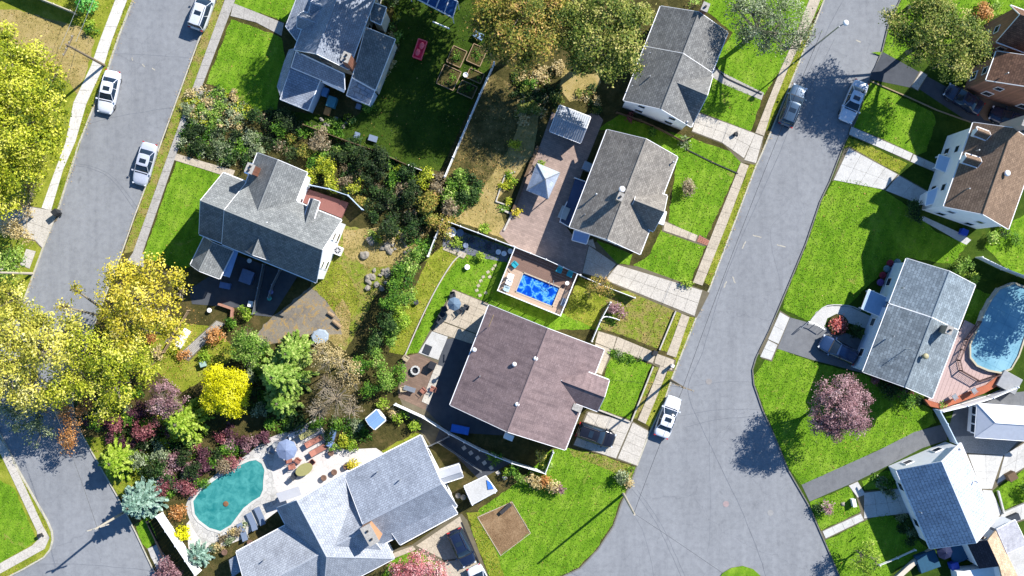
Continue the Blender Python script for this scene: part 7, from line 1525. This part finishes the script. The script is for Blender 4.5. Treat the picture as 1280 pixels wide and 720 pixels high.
m_ = MB(); m_.prism([tuple(dl(s, t))[:2] for s, t in ((ps0, pt1), (ps1, pt1), (ps1, Wd), (ps0, Wd))], DZ - .04, DZ); m_.build('deck_board', PAD, root)
m_ = MB(); m_.prism([tuple(dl(s, t))[:2] for s, t in ((.05, .05), (Ld - .05, .05), (Ld - .05, Wd - .05), (.05, Wd - .05))], GZ, DZ - .32); m_.build('deck_base', WHITE, root)
m_ = MB()
for a, b_ in (((.03, .05), (.03, Wd)), ((.03, Wd), (Ld, Wd)), ((Ld, Wd), (Ld, .05))):
    p0, p1 = dl(*a), dl(*b_); d = p1 - p0; m_.box(((p0.x + p1.x) / 2, (p0.y + p1.y) / 2, GZ + (DZ - GZ) / 2 - .03), (d.length, .06, DZ - GZ - .06), math.atan2(d.y, d.x))
m_.build('skirt', VINYL, root)
m_ = MB(); m_.poly([dl(ps0, pt0, DZ - .14), dl(ps0, pt1, DZ - .14), dl(ps1, pt1, DZ - .14), dl(ps1, pt0, DZ - .14)]); 
WATB = bpy.data.materials.new('blue_pool_water'); WATB.use_nodes = True; t_ = WATB.node_tree; b0 = t_.nodes['Principled BSDF']; co_ = _coord(t_)
vv = t_.nodes.new('ShaderNodeTexVoronoi'); vv.feature = 'DISTANCE_TO_EDGE'; vv.inputs['Scale'].default_value = 1.1; nz_ = t_.nodes.new('ShaderNodeTexNoise'); nz_.inputs['Scale'].default_value = 1.4; nz_.inputs['Detail'].default_value = 4; t_.links.new(co_, nz_.inputs['Vector'])
ad_ = t_.nodes.new('ShaderNodeVectorMath'); ad_.operation = 'MULTIPLY_ADD'; t_.links.new(nz_.outputs['Color'], ad_.inputs[0]); ad_.inputs[1].default_value = (1.6, 1.6, 0); t_.links.new(co_, ad_.inputs[2]); t_.links.new(ad_.outputs[0], vv.inputs['Vector'])
t_.links.new(_ramp(t_, vv.outputs['Distance'], [(0, A(130, 200, 250)), (.05, A(60, 150, 235)), (.16, A(8, 84, 210)), (.5, A(4, 60, 180))]), b0.inputs['Base Color']); b0.inputs['Roughness'].default_value = .1
m_.build('water', WATB, root)
m_ = MB()
for a, b_ in (((ps0, pt0), (ps1, pt0)), ((ps1, pt0), (ps1, pt1)), ((ps1, pt1), (ps0, pt1)), ((ps0, pt1), (ps0, pt0))):
    p0, p1 = dl(*a), dl(*b_); d = p1 - p0; m_.box(((p0.x + p1.x) / 2, (p0.y + p1.y) / 2, DZ + .012), (d.length + .1, .13, .05), math.atan2(d.y, d.x))
m_.build('coping', CONC_T, root)
def rail(pts, z, h, label, c=VINYL, name='deck_railing', step=1.6):
    q = [Vector(p) for p in pts]; rt = empty(name, (q[0].x, q[0].y, z), label, 'railing')
    for i in range(len(q) - 1):
        a, b_ = q[i], q[i + 1]; d = b_ - a; L = d.length; n = max(1, round(L / step)); ang = math.atan2(d.y, d.x)
        m_ = MB(); m_.box(((a.x + b_.x) / 2, (a.y + b_.y) / 2, z + h), (L, .09, .06), ang); m_.box(((a.x + b_.x) / 2, (a.y + b_.y) / 2, z + .12), (L, .06, .05), ang)
        for k in range(int(L / .16)): t = (k + .5) / int(L / .16); p = a.lerp(b_, t); m_.box((p.x, p.y, z + h / 2 + .05), (.035, .035, h - .1), ang)
        m_.build('rail_panel', c, rt)
        for k in range(n + (i == len(q) - 2)): p = a.lerp(b_, k / n); m_ = MB(); m_.box((p.x, p.y, z + h / 2 + .03), (.11, .11, h + .06), ang); m_.build('post', c, rt)
rail([dl(.05, .08), dl(.05, Wd - .05), dl(Ld - .05, Wd - .05), dl(Ld - .05, .08)], DZ, 0.95, 'white railing round three sides of the raised pool deck')
for (x, y, a, lab) in ((644, 331, -.8, 'teal chair at the upper left of the raised pool deck'), (699, 338, -2.0, 'teal chair near the top edge of the raised pool deck'), (712, 343, -2.0, 'teal chair in the upper right corner of the raised pool deck')): chair(x, y, a, lab, TEAL, DZ)
for (x, y, lab) in ((639, 346, 'white chair highest at the left of the raised pool'), (637, 353, 'white chair in the middle at the left of the raised pool'), (634, 361, 'pale blue chair lowest at the left of the raised pool')): chair(x, y, -.35, lab, WHITE if 'white' in lab else mat('pale_blue_fabric', A(190, 214, 226), .8), DZ)
table(709, 354, .22, .22, 0, 'tiny white side table on the raised pool deck', WHITE, .5, DZ); boxthing('pool_pump', 'white and grey pump unit at the lower right corner of the raised deck', 705, 378, DZ, (.5, .8, .4), -.4, GREYB, 'pump')
q = P(689, 354, DZ); m_ = MB()
for s in (-.22, .22): m_.tube([(q.x + s, q.y + .3, DZ), (q.x + s, q.y + .25, DZ + .7), (q.x + s, q.y, DZ + .85), (q.x + s, q.y - .35, DZ + .6), (q.x + s, q.y - .4, DZ - .1)], .03, 6)
thing(m_, 'pool_ladder', METAL, 'chrome ladder arching over the upper edge of the raised blue pool', 'pool ladder')
# ---------------------------------------------------------------- oval covered pool and deck of the two-level house
PL = [(1250, 362), (1240, 375), (1232, 390), (1224, 410), (1214, 430), (1214, 446), (1222, 456), (1236, 462), (1252, 465), (1264, 460), (1273, 444), (1281, 420), (1288, 398), (1292, 376), (1286, 362), (1268, 355)]
qp = px3(PL, 1.1); cq = sum(qp, Vector((0, 0, 0))) / len(qp); root = empty('round_pool', (cq.x, cq.y, GZ), 'large above-ground pool with pale blue squared cover beside the pink deck', 'pool')
m_ = MB(); m_.poly([(p.x, p.y, 1.0) for p in qp][::-1] if sum(qp[i].x * qp[(i + 1) % 16].y - qp[(i + 1) % 16].x * qp[i].y for i in range(16)) < 0 else [(p.x, p.y, 1.0) for p in qp])
m_.build('pool_cover', water_mat('pool_cover_blue', A(104, 156, 178, 1.5), A(144, 190, 206, 1.5), .5, .3, .1, (1.15, .45, .03)), root)
for i in range(16):
    a, b_ = qp[i], qp[(i + 1) % 16]; a2, b2 = a + (a - cq).normalized() * .2, b_ + (b_ - cq).normalized() * .2
    m_ = MB(); m_.prism([(p.x, p.y) for p in (a, b_, b2, a2)], 1.02, 1.12 + .003 * (i % 2)); m_.build('rim_plate', mat('cream_rim', A(206, 196, 170), .8, .1), root)
m_ = MB()
for i in range(16): a, b_ = qp[i], qp[(i + 1) % 16]; a, b_ = a + (a - cq).normalized() * .2, b_ + (b_ - cq).normalized() * .1; m_.poly([(a.x, a.y, GZ), (b_.x, b_.y, GZ), (b_.x, b_.y, 1.05), (a.x, a.y, 1.05)])
m_.build('pool_wall', mat('pool_wall_white', A(220, 226, 230), .6), root)
PD = [(1206, 400), (1224, 409), (1212, 432), (1212, 450), (1222, 459), (1248, 468), (1232, 482), (1206, 492), (1180, 506), (1160, 500), (1176, 470), (1192, 430)]
root = empty('pool_terrace', tuple(P(1200, 460, 0))[:2] + (GZ,), 'pinkish boarded deck between the two-level roof and the covered pool', 'deck'); PDZ = .7
poly3 = [P(*a, PDZ) for a in PD]; xs = [p.x for p in poly3]; ys = [p.y for p in poly3]; PKD = mat('pink_decking', A(206, 178, 172), .8, .08, 1.5, fine=.15); dd = Vector((.35, .94, 0)); nn_ = Vector((.94, -.35, 0)); cc = sum(poly3, Vector((0, 0, 0))) / len(poly3)
def clip(poly, n, c, keep):
    out = []
    for i in range(len(poly)):
        a, b_ = poly[i], poly[(i + 1) % len(poly)]; da, db = (a.dot(n) - c) * keep, (b_.dot(n) - c) * keep
        if da >= 0: out.append(a)
        if da * db < 0: out.append(a.lerp(b_, da / (da - db)))
    return out
lo_, hi_ = min(p.dot(nn_) for p in poly3), max(p.dot(nn_) for p in poly3); k = lo_
while k < hi_ - .02:
    c_ = clip(clip(poly3, nn_, k + .008, 1), nn_, k + .42, -1)
    if len(c_) >= 3: m_ = MB(); m_.prism([(p.x, p.y) for p in c_], PDZ - .04, PDZ); m_.build('deck_board', PKD, root)
    k += .43
m_ = MB(); m_.prism([(p.x, p.y) for p in poly3], GZ, PDZ - .06); m_.build('deck_base', WOOD, root)
RUSTB = mat('orange_brick_paving', A(196, 116, 86), .9, .15, 3, coord='world', fine=.3)
m_ = MB(); q = [P(*a, .9) for a in ((1156, 499), (1176, 505), (1206, 492), (1233, 481), (1250, 468), (1252, 480), (1230, 492), (1200, 503), (1176, 511), (1163, 508))]; m_.prism([(p.x, p.y) for p in q], GZ, .86); thing(m_, 'brick_terrace_wall', RUSTB, 'orange-red brick terrace strip curving below the pink deck', 'terrace')
rp = [P(*a, PDZ) for a in ((1222, 402), (1206, 424), (1196, 450), (1199, 463), (1222, 476), (1246, 468))]
DKR = mat('dark_rail', A(110, 84, 78), .7); rail([tuple(p) for p in rp], PDZ, .9, 'dark thin railing zigzagging round the pool side of the pink deck', DKR)
for (x, y, a, lab) in ((1194, 496, .6, 'grey chair on the left of the orange terrace'), (1218, 488, .6, 'grey chair on the right of the orange terrace')): chair(x, y, a, lab, METAL, .88)
shrub('green plant on the left tip of the orange terrace', 1177, 508, 4, 'lg', 1.3)
boxthing('pool_filter_shed', 'grey lean-to with a small dark hatch at the lower end of the covered pool', 1262, 478, GZ, (2.2, 1.8, 1.1), -.5, mat('grey_cladding', A(170, 172, 176), .8), 'shed')
for i, (x, y, c) in enumerate(((1108, 336, 'w'), (1103, 344, 'r'), (1100, 353, 'p'), (1112, 329, 'r'), (1121, 328, 'w'), (1116, 343, 'w'))):
    q = P(x, y, .6); m_ = MB(); m_.lathe((q.x, q.y, GZ), [(.14, 0), (.22, .35), (.36, .5), (.4, .7), (.2, .85)], 12); thing(m_, 'potted_flowers', mat('bloom_' + c, {'w': A(110, 140, 150), 'r': A(130, 40, 60), 'p': A(110, 80, 150)}[c], .9, .5, 9), 'potted ' + {'w': 'pale', 'r': 'crimson', 'p': 'lilac'}[c] + ' flowers in shade left of the two-level house, ' + ('top', 'left', 'bottom left', 'upper', 'beside the wall', 'right')[i], 'flower pot', smooth=True)
# red flower bed
q = P(1048.5, 406, .4); root = empty('flower_bed', (q.x, q.y, GZ), 'round bed packed with coral red flowers beside the white curved path', 'flower bed'); m_ = MB(); m_.lathe((q.x, q.y, GZ), [(1.15, 0), (1.1, .25), (.2, .3)], 16); m_.build('soil', SOIL, root)
C_, N_, S_, T_ = clumps([(Vector((q.x, q.y, .45)), 1.0, .25)], 9, .14, 9, .1, -.9, .8); CORAL = leaf_mat('coral_petals', LP((150, 60, 50), (220, 100, 90), (240, 150, 140), (250, 200, 190))); leaf_obj('flowers', C_, N_, S_, T_, CORAL, root)['kind'] = 'stuff'
# things behind the tiled-roof house
boxthing('blue_bin', 'royal blue box in the dark yard below the tiled roof', 1194, 708, GZ, (.8, .7, .9), .3, BLUP, 'bin'); boxthing('garden_table', 'dark blue covered table in the yard below the tiled roof', 1160, 702, GZ, (2.2, 1.9, .7), .35, mat('petrol_cover', A(40, 90, 120), .7), 'table')
umbrella(1183, 691, .85, 'dark folded-looking round parasol under the tiled roof edge', mat('navy_cloth', A(30, 40, 80), .8), 2.0); boxthing('garden_table', 'petrol blue low platform next to the parasol below the tiled roof', 1200, 690, GZ, (2.0, 2.0, .5), .35, mat('petrol_cover2', A(60, 110, 150), .7), 'platform')
boxthing('blue_bin', 'blue box standing at the corner of the white brown-roofed house', 1206, 290, GZ, (.7, .6, .7), -.4, BLUP, 'bin'); sheet('side_walk', [(1150, 274), (1154, 270), (1202, 292), (1214, 300), (1208, 306), (1196, 300)], CONC_W, 5)
for (x, y, a, lab) in ((1128, 603, 2.6, 'brown chair at the front door of the tiled-roof house'), (1138, 625, 2.6, 'brown chair below the first at the tiled-roof house front')): chair(x, y, a, lab, RUST)
boxthing('white_post_box', 'white box on the lawn edge by the shaded walk at the lower right', 1068, 629, GZ, (.35, .8, .7), .2, WHITE, 'box'); rock(1054, 630, 4.5, 'pale rock ring ornament on the small lower right lawn', None, 200, .4)
boxthing('pale_seat', 'white seat beside the low boundary wall', 1268, 648, GZ, (1.2, .7, .6), .4, DKF, 'seat')
# odds at the blue-grey roofed house
boxthing('play_kitchen', 'pale blue table in the dark yard corner of the blue-grey roofed house', 406, 115, GZ, (.6, .9, .6), -.3, mat('sky_plastic', A(110, 170, 230), .6), 'table'); boxthing('play_table', 'turquoise playhouse roof behind the blue-grey roofed house', 414, 127, GZ, (.9, 1.1, 1.0), -.3, mat('turq', A(80, 150, 170), .6), 'playhouse')
boxthing('play_slide', 'orange and green toy beside the turquoise playhouse', 409, 139, GZ, (.6, .8, .4), -.3, mat('toy_orange', A(230, 160, 90), .6), 'toy'); boxthing('storage_box', 'blue-grey box on the dark side of the back wing', 448, 133, GZ, (.5, .5, .5), -.3, GREYB, 'storage box')
boxthing('storage_box', 'pale box on the shaded lawn below the playhouse', 446, 169, GZ, (.5, .6, .5), -.3, GREYB, 'storage box'); boxthing('storage_box', 'grey tub on the shaded lawn right of the pale box', 466, 173, GZ, (.9, .6, .4), -.3, GREYB, 'tub')
# tall clipped green hedge block at the cream fence end
q = P(108, 6, 1.2); root = empty('clipped_hedge', (q.x, q.y, GZ), 'tall clipped bright green conifer block at the end of the cream fence', 'hedge')
C_, N_, S_, T_ = clumps([(Vector((q.x - .1, q.y + 1.2, 1.5)), 1.0, 1.3), (Vector((q.x + .1, q.y + .1, 1.4)), .95, 1.2), (Vector((q.x + .5, q.y + 2.4, 1.5)), 1.0, 1.3)], 9, .14, 9, .1, -.95, .2)
leaf_obj('foliage', C_, N_, S_, T_, leaf_mat('hedge_green', LP((30, 120, 40), (70, 160, 60), (120, 196, 90), (160, 220, 120))), root); m_ = MB(); m_.tube([(q.x, q.y + 1, 0), (q.x, q.y + 1, 1.5)], .08, 5); m_.build('stem', BARK, root)
